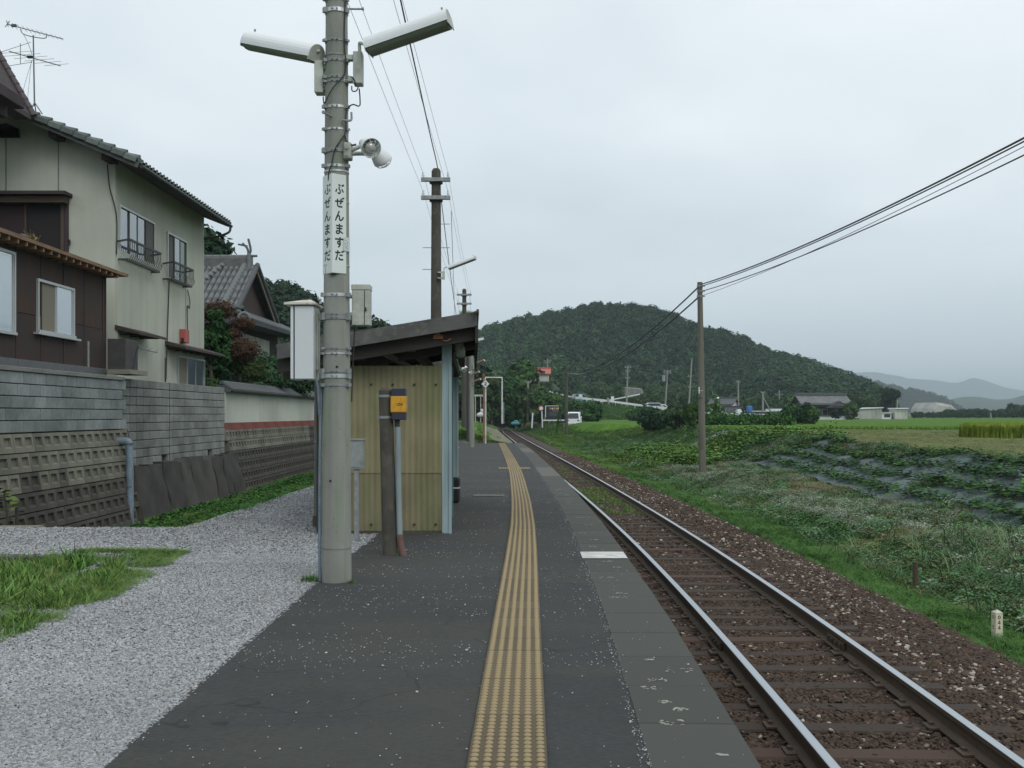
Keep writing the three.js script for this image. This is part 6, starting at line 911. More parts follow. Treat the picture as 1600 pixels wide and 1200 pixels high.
{
  const P = (u, v, D) => atp(u, v, D);
  // garden trees behind the block wall
  const base = [-9.1, 1.8, -34]; const L = (u, v, D, r, col) => { const q = P(u, v, D); return { c: [q[0] - base[0], q[1] - base[1], q[2] - base[2]], r, col }; };
  tree('maple_tree', 'clipped garden tree with rust-red tops over green behind the block wall', base, { n: 22000, leaf: .042, seed: 12, cols: GR1, trunk: .11, y0: .4, h: 3, clumps: [L(342, 484, 33, [.5, .3, .5], RED), L(330, 492, 33.3, [.35, .22, .4], RED), L(380, 505, 33.4, [.42, .2, .4], RED), L(362, 520, 33.2, [.3, .2, .35], RED), L(378, 545, 32.8, [.6, .36, .55], RED), L(345, 560, 33, [.45, .3, .5], RED), L(336, 520, 33.5, [.5, .4, .5]), L(352, 540, 33.6, [.7, .4, .6]), L(395, 580, 33, [.5, .3, .5], OLV), L(372, 566, 33.3, [.6, .35, .5], OLV), L(330, 545, 33.6, [.4, .5, .5])] });
  const b2 = [-9.3, 1.8, -36]; const L2_ = (u, v, D, r) => { const q = P(u, v, D); return { c: [q[0] - b2[0], q[1] - b2[1], q[2] - b2[2]], r }; };
  tree('garden_tree', 'loose green garden tree spilling over the tiled garden wall', b2, { n: 16000, leaf: .06, seed: 13, cols: [[.03, .08, .035], [.05, .10, .05], [.06, .11, .06]], trunk: .1, y0: .4, h: 2, clumps: [L2_(400, 570, 36, [.8, .45, .6]), L2_(425, 590, 35.5, [.7, .4, .6]), L2_(440, 575, 36, [.6, .5, .6]), L2_(360, 590, 35, [.7, .5, .5]), L2_(335, 592, 34.5, [.5, .5, .5]), L2_(408, 608, 35.2, [.5, .3, .6]), L2_(412, 617, 34.6, [.35, .22, .35]), L2_(470, 590, 38, [.8, .6, .6]), L2_(455, 560, 38.5, [.5, .5, .5])] });
  tree('garden_tree', 'dark green clipped tree against the cream house corner', P(330, 610, 31.5), { n: 5000, leaf: .08, seed: 14, cols: GR1, r: .75, h: 2.6, y0: .1, k: 12, trunk: .08 });
  tree('tree', 'tall dark tree top rising behind the tiled house beside the cream wall', [pu(325, 62), 2, -62], { n: 6000, leaf: .26, seed: 15, cols: DK, r: 2.2, h: 9.0, y0: 2.0, k: 22, trunk: .3 });
  tree('tree', 'small tree top peeping over the shelter roof', [pu(582, 70), 1, -70], { n: 2500, leaf: .25, seed: 16, cols: DK, r: 1.8, h: 5.6, y0: 1.2, k: 14, trunk: .2 });
}
// one far tree to copy for the woods (unit height about 1)
const woodGeo = [1, 2, 3, 4].map(k => { const cl = clumpy(9, .42, .72, .2, 300 + k, .85); const g = crownGeo(cl, 560, .06, 310 + k, [[1, 1, 1], [.88, .9, .92], [1.08, 1.06, 1]]); return uvBox(g); });
const coneGeo = (() => { const cl = []; for (let i = 0; i < 8; i++) { const t = i / 7; cl.push({ c: [0, .15 + t * .78, 0], r: [.26 * (1.05 - t), .1, .26 * (1.05 - t)] }); } return uvBox(crownGeo(cl, 260, .07, 333, [[1, 1, 1], [.8, .85, .85]])); })();
function wood(name, label, n, spot, cols, size, conif = 0) {
  const geos = conif ? [...woodGeo.slice(0, 3), coneGeo] : woodGeo; geos.forEach((g, k) => scatter(name, label, 'wood', g, M.leafVC, Math.round(n / 4), () => { const q = spot(); if (!q) return null; const s = rr(size[0], size[1]) * (q.k || 1), w = rr(.85, 1.25); return { p: q.p, s: [s * w, s, s * w], c: gcol(...(q.cols || cols), .26) }; }));
}
function hill(name, label, prof, D0, D1, y0, m, fade = 1.6) {             // prof: [x, height] along the ridge; rises from D0 to D1, falls behind
  const f = curve(prof), xs = [], x0 = prof[0][0], x1 = prof[prof.length - 1][0]; const n = 70, mN = 26, pos = [], idx = [];
  const hy = (x, t) => { const k = t < 1 ? sstep(-.12, 1.05, t) : 1 - sstep(.9, fade + .3, t); return y0 + Math.max(0, f(x) - y0) * k * (1 + .1 * (fbm(x * .012 + 20, t * 3 + 20, 4) - .5)); };
  for (let j = 0; j <= mN; j++) for (let i = 0; i <= n; i++) { const x = lerp(x0, x1, i / n), t = j / mN * fade, dd = lerp(D0, D1, t); pos.push(x * dd / D1, hy(x, t) * lerp(1, dd / D1, .6) - (j === 0 ? 3 : 0), -dd); }
  for (let j = 0; j < mN; j++) for (let i = 0; i < n; i++) { const a = j * (n + 1) + i; idx.push(a, a + 1, a + n + 1, a + 1, a + n + 2, a + n + 1); }
  const g = new THREE.BufferGeometry(); g.setAttribute('position', new THREE.Float32BufferAttribute(pos, 3)); g.setIndex(idx); g.computeVertexNormals();
  const o = mb().add(g).build(name, m); tag(o, label, null, null, 'structure'); return { x0, x1, D0, D1, at: (x, t) => { const dd = lerp(D0, D1, t); return [x * dd / D1, hy(x, t) * lerp(1, dd / D1, .6), -dd]; } };
}
// ---------------------------------------------------------------- hills
{
  R = rng(81);
  const D1 = 470, D0 = 300, k = D1 / F, sil = [[560, 548], [640, 535], [700, 530], [745, 523], [800, 506], [830, 500], [860, 495], [900, 484], [930, 477], [985, 476], [1030, 480], [1050, 488], [1075, 498], [1110, 511], [1140, 517], [1165, 528], [1200, 546], [1240, 558], [1290, 574], [1320, 584], [1350, 594], [1366, 612], [1380, 640], [1392, 652]];
  const prof = sil.map(([u, v]) => [pu(u, D1), EYE + (HV - v) * k - 6]);
  const h = hill('wooded_hill', 'broad wooded hill behind the fields', prof, D0, D1, 1, M.hillEarth);
  const GREENS = [[.020, .052, .028], [.036, .075, .036]], LIGHT = [[.040, .085, .040], [.034, .075, .036]];
  wood('woodland', 'dense woodland covering the broad hill', 7500, () => { const x = rr(h.x0, h.x1), t = Math.pow(R(), .8) * 1.12, [X, y, Z] = h.at(x, t); const n = fbm(x * .022 + 30, t * 4 + 30, 4); if (y < 3 && t > .1) return null; return { p: [X, y - 1, Z], k: (t > .95 ? .8 : 1) * (n > .5 ? 1 : .85), cols: n > .56 ? LIGHT : GREENS }; }, GREENS, [5.5, 10.5], 1);
  // belt of brighter trees and scrub at its foot
  wood('woodland', 'paler trees and scrub along the foot of the hill', 1300, () => { const d = rr(222, 300), u = rr(700, 1360), v = u < 880 ? 590 : u < 980 ? 618 : u < 1100 ? 612 : 628; if (u > 880 && u < 1000 && d < 240) return null; const x = pu(u, d), yb = u < 880 ? lerp(.5, 9, (d - 215) / 85) : u < 1100 ? lerp(1, 6, (d - 215) / 85) : 1; return { p: [x, yb, -d], k: u < 880 ? 1 : .62 }; }, [[.030, .066, .030], [.058, .105, .044]], [4.5, 8]);
  const D2 = 150; const kn = hill('wooded_knoll', 'wooded knoll under the red roof', [[700, 640], [760, 612], [800, 600], [830, 595], [865, 600], [885, 622], [900, 650]].map(([u, v]) => [pu(u, 208), EYE + (HV - v) * 208 / F]), 178, 208, .3, M.hillEarth);
  wood('woodland', 'fresh green trees on the knoll below the red roof', 420, () => { const x = rr(kn.x0, kn.x1), t = R() * .78, [X, y, Z] = kn.at(x, t); return { p: [X, y - .8, Z], k: t > .3 ? .5 : 1 }; }, [[.030, .066, .030], [.06, .105, .044]], [2.6, 4.6]);
  const hl = hill('wooded_hill', 'dark wooded rise behind the tiled house', [[330, 600], [385, 488], [400, 462], [430, 455], [460, 460], [480, 473], [520, 500], [560, 512], [600, 522], [660, 560], [700, 600]].map(([u, v]) => [pu(u, D2), EYE + (HV - v) * D2 / F - 4]), 105, D2, 1, M.hillEarth);
  wood('woodland', 'dark woodland on the rise behind the tiled house', 1100, () => { const x = rr(hl.x0, hl.x1), t = Math.pow(R(), .8) * 1.1, [X, y, Z] = hl.at(x, t); return { p: [X, y - .6, Z] }; }, [[.016, .038, .022], [.028, .055, .028]], [4, 6.5]);
  // hazy hills and far mountains at the right
  const E1 = 1500, far = (name, label, D, sil2, m, below) => hill(name, label, sil2.map(([u, v]) => [pu(u, D), EYE + (HV - v) * D / F]), D * .82, D, below, m);
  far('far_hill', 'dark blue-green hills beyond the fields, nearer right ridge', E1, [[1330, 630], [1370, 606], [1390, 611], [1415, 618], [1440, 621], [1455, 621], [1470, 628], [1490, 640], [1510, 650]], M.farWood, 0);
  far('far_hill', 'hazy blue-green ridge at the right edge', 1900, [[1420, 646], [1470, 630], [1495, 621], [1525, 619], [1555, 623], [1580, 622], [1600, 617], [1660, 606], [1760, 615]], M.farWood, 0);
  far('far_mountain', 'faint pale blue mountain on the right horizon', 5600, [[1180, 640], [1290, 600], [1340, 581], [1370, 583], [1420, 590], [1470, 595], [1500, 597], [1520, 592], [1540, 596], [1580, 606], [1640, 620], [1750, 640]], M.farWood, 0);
  wood('woodland', 'trees along the ridge of the nearer far hill', 900, () => { const u = rr(1365, 1500), t = R(), D = lerp(1280, 1500, t), top = lin([[1370, 606], [1390, 611], [1440, 621], [1470, 628], [1500, 645]])(u); const y = Math.max(0, EYE + (HV - top) * E1 / F) * sstep(-.1, 1, t); return { p: [pu(u, D), y - 4, -D] }; }, [[.024, .05, .032], [.034, .06, .036]], [9, 16]);
  // quarry face
  const q = thing('quarry', 'pale bare quarry face below the far hills', 'quarry', [pu(1450, 800), 0, -800]); const qs = [[1424, 655], [1428, 640], [1432, 634], [1450, 637], [1456, 643], [1470, 647], [1474, 655]].map(([u, v]) => [pu(u, 800), pv(v, 800)]); mb().prism(qs, 40, mat4(0, 0, -800), 2).world('rock_face', M.quarry, q);
  wood('woodland', 'low tree belt along the far edge of the fields', 420, () => { const u = rr(1425, 1640), d = rr(300, 420); return { p: [pu(u, d), .2, -d], k: u < 1475 ? .7 : u > 1575 ? 1.5 : 1 }; }, [[.026, .058, .03], [.04, .078, .036]], [1.9, 3.1]);
}
// ---------------------------------------------------------------- road on its embankment, cars, signs
{
  const D = 190, top = [[850, 617], [890, 627], [940, 632], [1000, 640], [1050, 647], [1110, 652], [1200, 655]], X = u => pu(u, D);
  const pos = [], idx = []; top.forEach(([u, v]) => { const y = pv(v, D); pos.push(X(u), .1, -D + 22, X(u), y, -D + 2, X(u), y, -D - 9, X(u), .1, -D - 20); }); for (let i = 0; i < top.length - 1; i++) for (let j = 0; j < 3; j++) { const a = i * 4 + j; idx.push(a, a + 4, a + 1, a + 1, a + 4, a + 5); }
  const g = new THREE.BufferGeometry(); g.setAttribute('position', new THREE.Float32BufferAttribute(pos, 3)); g.setIndex(idx); g.computeVertexNormals(); const bk = mb().add(g).build('road_embankment', M.grassBank); bk.userData.kind = 'structure'; bk.userData.label = 'grassy embankment carrying the far road';
  R = rng(91); scatter('grass', 'grass and scrub on the road embankment', 'grass', L3, M.leaf, 1800, () => { const u = rr(880, 1100), t = R(); const y = pv(lin(top)(u), D); return { p: [X(u), lerp(.1, y, t) - .1, -D + lerp(22, 2.2, t)], s: rr(.6, 1.2), c: gcol(MID, LUSH, .25) }; });
  const gr = thing('guard_rail', 'long white guard rail along the far road', 'guard rail', [X(950), pv(630, D), -D + 2]); for (let i = 0; i < top.length - 1; i++) { const a = top[i], b = top[i + 1], p = [X(a[0]), pv(a[1], D) + .75, -D + 2], q = [X(b[0]), pv(b[1], D) + .75, -D + 2]; mb().beam(p, q, .08, .38).world('rail', M.rail, gr); for (let k = 0; k < 6; k++) { const t = k / 6; mb().span(lerp(p[0], q[0], t) - .06, lerp(p[0], q[0], t) + .06, lerp(p[1], q[1], t) - .95, lerp(p[1], q[1], t), -D + 1.8, -D + 1.95).world('post', M.rail, gr); } }
  const pw = thing('parapet', 'pale concrete parapet below the guard rail', 'wall', [X(985), 2, -D + 3]); mb().beam([X(925), pv(634, D) - .1, -D + 2.6], [X(1005), pv(643.5, D) - .1, -D + 2.6], .2, .8).beam([X(1005), pv(643.5, D) - .1, -D + 2.6], [X(1046), pv(647.5, D) - .1, -D + 2.6], .2, .9).world('wall', M.paleWall, pw);
  const gr2 = thing('guard_rail', 'short white guard rail climbing the side road above the far road', 'guard rail', atp(970, 620, 215)); mb().beam(atp(938, 628, 215), atp(1000, 616, 215), .1, .26).world('rail', M.rail, gr2);
  const rw = thing('retaining_wall', 'grey retaining wall where the side road climbs the hill', 'wall', atp(988, 618, 225)); mb().add(tris([...quad(atp(976, 620, 225), atp(1002, 615, 225), atp(1002, 608, 225), atp(976, 606, 225)), ...quad(atp(976, 606, 225), atp(1002, 608, 225), atp(1003, 607, 230), atp(977, 605, 230)), ...quad(atp(1002, 615, 225), atp(1006, 615, 230), atp(1003, 607, 230), atp(1002, 608, 225))])).world('face', M.concreteMid, rw);
  function car(label, u, v, D2, m, l, hgt, ry) { const p = atp(u, v, D2), t = thing('car', label, 'car', p, ry); const prof = [[-l / 2, .28], [-l / 2, hgt * .55], [-l * .32, hgt * .62], [-l * .2, hgt], [l * .28, hgt], [l * .42, hgt * .62], [l / 2, hgt * .52], [l / 2, .28]]; mb().prism(prof, 1.5, mat4(0, 0, -.75), .06).build('body', m, t); mb().prism([[-l * .3, hgt * .64], [-l * .2, hgt * .95], [l * .27, hgt * .95], [l * .39, hgt * .64]], 1.66, mat4(0, 0, -.83)).build('window', M.glass, t); for (const a of [-.3, .3]) for (const s of [-.72, .72]) mb().cyl([l * a, .3, s - .1], [l * a, .3, s + .1], .3, .3, 14).build('wheel', M.tyre, t); return t; }
  car('small pale blue car on the far road at the left', 903, 629.5, 191, M.blueCar, 3.6, 1.6, .2); car('silver car on the far road beside the thin pole with a transformer', 1019, 641.5, 192, M.alu, 4.2, 1.4, .1); car('white car on the far road further right', 1028, 643, 195, M.vanWhite, 4.2, 1.3, .1);
  for (const [u, v, w, hh, m, lab] of [[907, 619, .75, .75, M.rail, 'round pale road sign by the far road'], [957, 624, .55, 1.1, M.vanWhite, 'tall white roadside sign above the guard rail'], [898, 621, .4, 1.0, M.galv, 'grey roadside marker left of the round sign'], [950, 625, .4, .8, M.galv, 'grey roadside marker beside the tall white sign'], [926, 625, .2, .8, M.galv, 'slim roadside marker post']]) { const D2 = 188, t = thing('road_sign', lab, 'sign', atp(u, 634, D2)); mb().cyl(atp(u, 636, D2), atp(u, v, D2), .06, .06, 6).world('post', M.galv, t); if (w > .7) mb().add(new THREE.CylinderGeometry(w / 2, w / 2, .06, 18), mat4(...atp(u, v, D2 - .1), Math.PI / 2)).world('board', m, t); else mb().box(...atp(u, v, D2 - .1), w, hh, .15).world('board', m, t); }
  const wr = thing('shed_roof', 'low pale roof at the left end of the far road', 'shed', atp(876, 624, 185)); mb().add(tris([...quad(atp(862, 623, 185), atp(872, 617, 189), atp(884, 622, 189), atp(878, 628, 185)), ...quad(atp(862, 624, 185), atp(878, 629, 185), atp(878, 636, 185), atp(862, 636, 185)), ...quad(atp(878, 629, 185), atp(884, 623, 189), atp(884, 636, 189), atp(878, 636, 185))])).world('roof', M.rail, wr);
  // far power poles
  const pole = (label, u, v0, v1, D2, arms, tr, lean = 0) => { const t = thing('power_pole', label, 'pole', atp(u, v1, D2)); mb().cyl(atp(u, v1 + 3, D2), atp(u + lean, v0, D2), .2, .13, 8).world('shaft', M.concrete, t); for (const [v, w] of arms) { const p = atp(u + lean * (v1 - v) / (v1 - v0), v, D2); mb().box(p[0], p[1], p[2], w, .12, .12).box(p[0] - w / 2, p[1] + .15, p[2], .12, .3, .12).box(p[0] + w / 2, p[1] + .15, p[2], .12, .3, .12).world('crossarm', M.galv, t); } if (tr) { const p = atp(u - 2, tr, D2); mb().cyl([p[0], p[1] - .6, p[2]], [p[0], p[1] + .6, p[2]], .33, .33, 12).world('transformer', M.galv, t); } return t; };
  pole('tall power pole behind the red roof', 855.5, 560, 620, 250, [[564, 1.6], [567, 1.2]], 0); pole('short pole left of the red roof', 824, 566, 592, 255, [], 0); pole('power pole with wide crossarms behind the far guard rail', 978.5, 571, 641, 205, [[574, 1.2], [580, .8], [591, .8]], 0, 2.5); pole('power pole with a round transformer behind the far road', 1039, 578, 640, 205, [[580, 1.2], [583, 1.4]], 591, 4); pole('slender pole just left of the lone brown pole', 1076, 560, 640, 200, [[588, .8], [605, .7]], 0, 5); pole('thin pole by the small white house', 1153.5, 594, 641, 200, [[597, .7]], 0); pole('pole with a diagonal stay above the green crops', 1192, 612, 641, 180, [[614, .6]], 0); pole('distant pole with crossarms left of the large roof', 1217.5, 609, 640, 230, [[617, 1.6]], 0); pole('slim pole behind the white sheds', 1402, 623, 640, 210, [], 0); pole('thin pole at the edge of the far rice', 1548, 645, 656, 205, [], 0); pole('leaning pole left of the white van', 825, 595, 655, 140, [[597, .8]], 0);
  mb().cyl(atp(1193, 621, 180), atp(1205, 645, 180), .09, .09, 6).build('pole_stay', M.galv).userData = { label: 'diagonal stay leaning on the pole above the green crops', category: 'stay' };
}
// ---------------------------------------------------------------- red-roofed house, houses and sheds across the fields
function gableHouse(label, c, w, d, h, rise, ry, wm, rm, over = .6, name = 'house') {
  const t = thing(name, label, 'house', c, ry); mb().span(-w / 2, w / 2, -1, h, -d / 2, d / 2).build('wall', wm, t); mb().prism([[-d / 2, h], [d / 2, h], [0, h + rise]], w - .02, mat4(-w / 2 + .01, 0, 0, 0, Math.PI / 2)).build('gable', wm, t);
  const rg = mb(); for (const s of [-1, 1]) { const a = [-w / 2 - over, h + rise + .1, 0], b = [w / 2 + over, h + rise + .1, 0], e = s * (d / 2 + over), y = h + .1 - over * rise / (d / 2); rg.add(tris([...quad(a, b, [b[0], y, e], [a[0], y, e]), ...quad([a[0], y - .16, e], [b[0], y - .16, e], [b[0], a[1] - .16, 0], [a[0], a[1] - .16, 0]), ...quad([a[0], y - .16, e], [b[0], y - .16, e], [b[0], y, e], [a[0], y, e]), ...quad(a, [a[0], y, e], [a[0], y - .16, e], [a[0], a[1] - .16, 0]), ...quad(b, [b[0], y, e], [b[0], y - .16, e], [b[0], b[1] - .16, 0])])); } rg.build('roof', rm, t);
  mb().span(-w / 2 - over, w / 2 + over, h + rise + .08, h + rise + .3, -.14, .14).build('ridge', rm, t); return t;
}
const win = (t, x, y, z, w, h, ry = 0) => { const f = mb().box(x, y, z, w, h, .1, ry).build('window', M.alu, t); mb().box(x, y, z, w - .12, h - .12, .14, ry).build('pane', M.paneDark, f); };
{
  const r = gableHouse('house with a bright red roof on the wooded slope', atp(839, 588, 194), 4.5, 3.4, .55, .85, -.05, M.plaster, M.redRoof, .4); win(r, -1, .7, 2.2, .9, .7); win(r, 1.2, .7, 2.2, .9, .7);
  const sh1 = thing('shed', 'low shed with a pale roof in the trees below the red roof', 'shed', atp(831, 596, 204)); mb().add(tris([...quad(atp(821, 594, 201), atp(832, 597, 201), atp(837, 595, 204), atp(826, 592, 204)), ...quad(atp(821, 595, 201), atp(832, 598, 201), atp(832, 606, 201), atp(821, 606, 201))])).world('roof', M.rail, sh1);
  // small white house
  const h1 = gableHouse('small two-storey white house with grey roof behind the green crops', atp(1131, 652, 200), 4.2, 3.6, 2.7, .9, -.5, M.plaster, M.tileGrey, .5); win(h1, -.9, 1.9, 1.84, .8, .7); win(h1, .9, 1.9, 1.84, .8, .7); mb().box(-1.4, 3.75, .6, 1.1, .12, .7, 0, 0, .4).build('solar_heater', M.vanWhite, h1);
  const h1b = gableHouse('low annexe with a dark roof beside the small white house', atp(1146, 651, 196), 2.6, 2.6, 1.0, .75, -.5, M.plaster, M.tileBase, .4, 'annexe');
  const tb = thing('tarpaulin', 'blue tarpaulin stack between the small houses', 'tarpaulin', atp(1171, 647, 190)); mb().add(chamfer(.95, 1.6, .8, .12), mat4(0, .7, 0, 0, .3, .03)).build('sheet', M.tarp, tb);
  const fl = thing('flat_house', 'long low pale building behind the green crops', 'building', atp(1210, 650, 200)); mb().span(-5.5, 4.5, -.5, .9, -2, 2).build('wall', M.tileBase, fl); mb().span(-1.2, 4.6, .9, 1.4, -2.2, 2.2).build('roof', M.vanWhite, fl); mb().span(-5.6, -1.4, .86, 1.02, -2.2, 2.2).build('side_roof', M.rail, fl);
  const wbx = thing('white_van', 'white vehicle parked by the thin pole near the small house', 'car', atp(1154, 646, 192)); mb().add(chamfer(1.2, .5, 1.0, .1), mat4(0, .2, 0)).add(chamfer(.8, .4, .9, .12), mat4(.05, .55, 0)).build('body', M.vanWhite, wbx);
  // large traditional house with white garden wall
  const c = atp(1282, 656, 185), t = gableHouse('large farmhouse with wide grey tiled roof behind a white garden wall', [c[0], .3, c[2]], 8.0, 6, 2.9, 1.55, .08, M.darkWood, M.tileRoofFar, .75); mb().span(-4.7, 4.7, 4.55, 4.95, -.3, .3).build('ridge', M.tileGrey, t);
  const pg = [[-2.2, 1.9], [2.2, 1.9], [0, 3.15]]; mb().prism(pg, 1.6, mat4(1.6, .3, 3.2)).build('porch_gable', M.tileBase, t); mb().prism([[-1.1, 2.25], [1.1, 2.25], [0, 2.85]], .1, mat4(1.6, .28, 4.82)).build('porch_panel', M.tileGrey, t); mb().box(-.3, 2.9, 3.4, 9.4, .14, 1.6, 0, 0, .22).build('lower_roof', M.tileBase, t); mb().span(2.9, 4.9, 1.7, 1.85, 3, 4.6).build('side_roof', M.rail, t); for (const x of [-3, -1.7, -.4]) win(t, x, 1.4, 3.02, 1.0, 1.2);
  const w = thing('garden_wall', 'low white garden wall with dark coping in front of the large farmhouse', 'wall', atp(1288, 657, 178)); mb().span(pu(1262, 178), pu(1322, 178), .1, pv(650, 178), -178, -177.8).world('plaster', M.vanWhite, w); mb().span(pu(1262, 178), pu(1322, 178), pv(650, 178), pv(648.5, 178), -178.2, -177.6).world('coping', M.tileBase, w);
  // white sheds by the rice
  const s1 = thing('barn', 'wide pale barn with a single-pitch roof at the far edge of the rice', 'barn', atp(1368, 657, 200)); { const q = (u, v) => [pu(u, 200), pv(v, 200)]; mb().prism([q(1342, 660), q(1342, 639.5), q(1378, 638), q(1378, 660)], 9, mat4(0, 0, -209)).world('wall', M.barnWall, s1); mb().beam([pu(1341, 200), pv(638.8, 200), -204.5], [pu(1380, 200), pv(637, 200), -204.5], 9.6, .18).world('roof', M.rail, s1); mb().span(pu(1378, 200), pu(1394, 200), -.2, pv(645, 200), -206, -200.5).world('lean_to', M.vanWhite, s1); mb().span(pu(1377, 200), pu(1395, 200), pv(645, 200), pv(644, 200), -206.2, -200.2).world('lean_to_roof', M.rail, s1); mb().span(pu(1383, 200), pu(1392.5, 200), pv(652, 200), pv(647, 200), -200.6, -200.42).world('window', M.paneDark, s1); mb().span(pu(1337, 200), pu(1342, 200), pv(653, 200), pv(652, 200), -201, -200).world('side_ledge', M.vanWhite, s1); }
  const s2 = thing('shed', 'small square white shed right of the pale barn', 'shed', atp(1408, 657, 200)); mb().span(pu(1398, 200), pu(1418, 200), -.3, pv(639, 200), -203, -200).world('wall', M.creamWall, s2); mb().span(pu(1397, 200), pu(1418.8, 200), pv(639, 200), pv(637.3, 200), -203.4, -199.7).world('roof', M.vanWhite, s2); mb().span(pu(1400, 200), pu(1417, 200), pv(643.5, 200), pv(642.5, 200), -200, -199.94).world('rail', M.barnWall, s2);
  const gh = thing('greenhouse', 'long low white strip of greenhouse plastic beyond the rice', 'greenhouse', atp(1510, 656, 240)); mb().beam(atp(1462, 655.6, 240), atp(1552, 656, 240), 2, .28).world('cover', M.vanWhite, gh);
  // hedge trees and bushes round the fields
  const T = (name, label, u, v, D, r, h, cols, seed, n = 1500, o = {}) => tree(name, label, [pu(u, D), pv(v, D), -D], { n, leaf: r * .13, seed, cols, r, h, y0: h * .12, k: 13, trunk: r * .07, ...o });
  T('bush', 'round dark bush right of the green crops, left one of the pair', 1242, 664, 95, 1.5, 1.75, GR1, 21, 2200); T('bush', 'bright-topped round bush right of the green crops, right one of the pair', 1262, 664, 95, 1.2, 1.45, GR2, 22, 2000); T('bush', 'small bush below the large roof', 1229, 664, 96, 1.0, 1.3, GR2, 23, 1300);
  T('tree', 'green tree between the large farmhouse and the pale barn', 1330, 657, 178, 1.6, 2.9, GR2, 24); T('tree', 'conical garden tree in front of the large farmhouse', 1260, 657, 176, .9, 2.9, GR1, 25); T('tree', 'small round garden tree at the farmhouse porch', 1276, 657, 176, .8, 2.2, DK, 26); T('tree', 'dark garden tree at the right of the farmhouse', 1305, 657, 176, 1.0, 1.9, DK, 27);
  T('tree', 'dark tree rising behind the barn and white shed', 1392, 655, 260, 3.0, 6.6, DK, 28, 2200); T('tree', 'second dark tree behind the barn at its left', 1372, 655, 265, 2.2, 3.8, DK, 29);
  T('bush', 'dark shrub behind the white van', 918, 660, 128, 2.4, 1.6, GR1, 31, 2200); T('bush', 'dark shrub left of the white van behind the board', 890, 660, 130, 2.2, 1.7, GR1, 32, 2000); T('tree', 'bushy tree over the dark board', 862, 660, 132, 1.7, 3.2, GR2, 33, 2400); T('tree', 'bushy tree with cream blossom left of the dark board', 846, 660, 140, 2.8, 4.2, [[.06, .10, .035], [.20, .23, .12], [.04, .085, .03]], 34, 2400); T('tree', 'tall green tree beyond the line, left of the leaning pole', 812, 664, 150, 4, 7.6, GR2, 35, 3000); T('tree', 'dark green tree beyond the platform end', 785, 664, 140, 3.2, 5.2, GR1, 36, 2600); T('tree', 'olive tree beyond the thin white frame', 768, 664, 120, 2.2, 5.0, [OLV, [.04, .08, .03]], 37, 2400); T('tree', 'dark tree behind the grey pole at the platform end', 742, 664, 125, 3, 6, DK, 38, 2400);
  T('bush', 'round bush on the bank left of the lone pole', 1058, 668, 75, 1.15, 1.1, [[.035, .07, .03], [.05, .09, .04]], 41, 2000); T('bush', 'dark round bush by the rice, left of the lone pole', 1022, 672, 78, 1.2, 1.05, DK, 42, 2000); T('bush', 'leafy bush at the foot of the far embankment', 1008, 661, 140, 2.4, 1.4, GR1, 43, 1800); T('bush', 'tall leafy bush close beside the lone pole', 1085, 668, 70, .9, 1.5, GR2, 44, 1600);
  R = rng(95); scatter('crops', 'tall leafy green crops in front of the small houses', 'crops', leafyGeo(44, .5, 1, .34, 99), M.leaf, 2600, () => { const d = rr(84, 112), x = lerp(pu(1103, d), pu(1236, d), R()); return { p: [x, H(x, d) - .05, -d], s: [rr(.5, .9), rr(.8, 1.45) * (R() < .05 ? 1.4 : 1), rr(.5, .9)], c: gcol([.035, .10, .025], [.06, .14, .035], .3) }; });
  const tp = thing('tall_plant', 'tall leafy climbing plant above the green crops beside the lone pole', 'plant', atp(1118, 668, 92)); mb().add(leafyGeo(160, .8, 1, .5, 98), mat4(0, 0, 0, 0, 0, 0, .75, 3.0, .75)).build('foliage', M.leafCropB, tp);
  const br = thing('barrel', 'rusty red barrel among the bushes left of the lone pole', 'barrel', atp(1075, 665, 84)); mb().cyl([0, -.1, 0], [0, .55, 0], .26, .26, 16).add(new THREE.TorusGeometry(.26, .02, 6, 20), mat4(0, .25, 0, Math.PI / 2)).build('drum', M.redRoof, br);
}
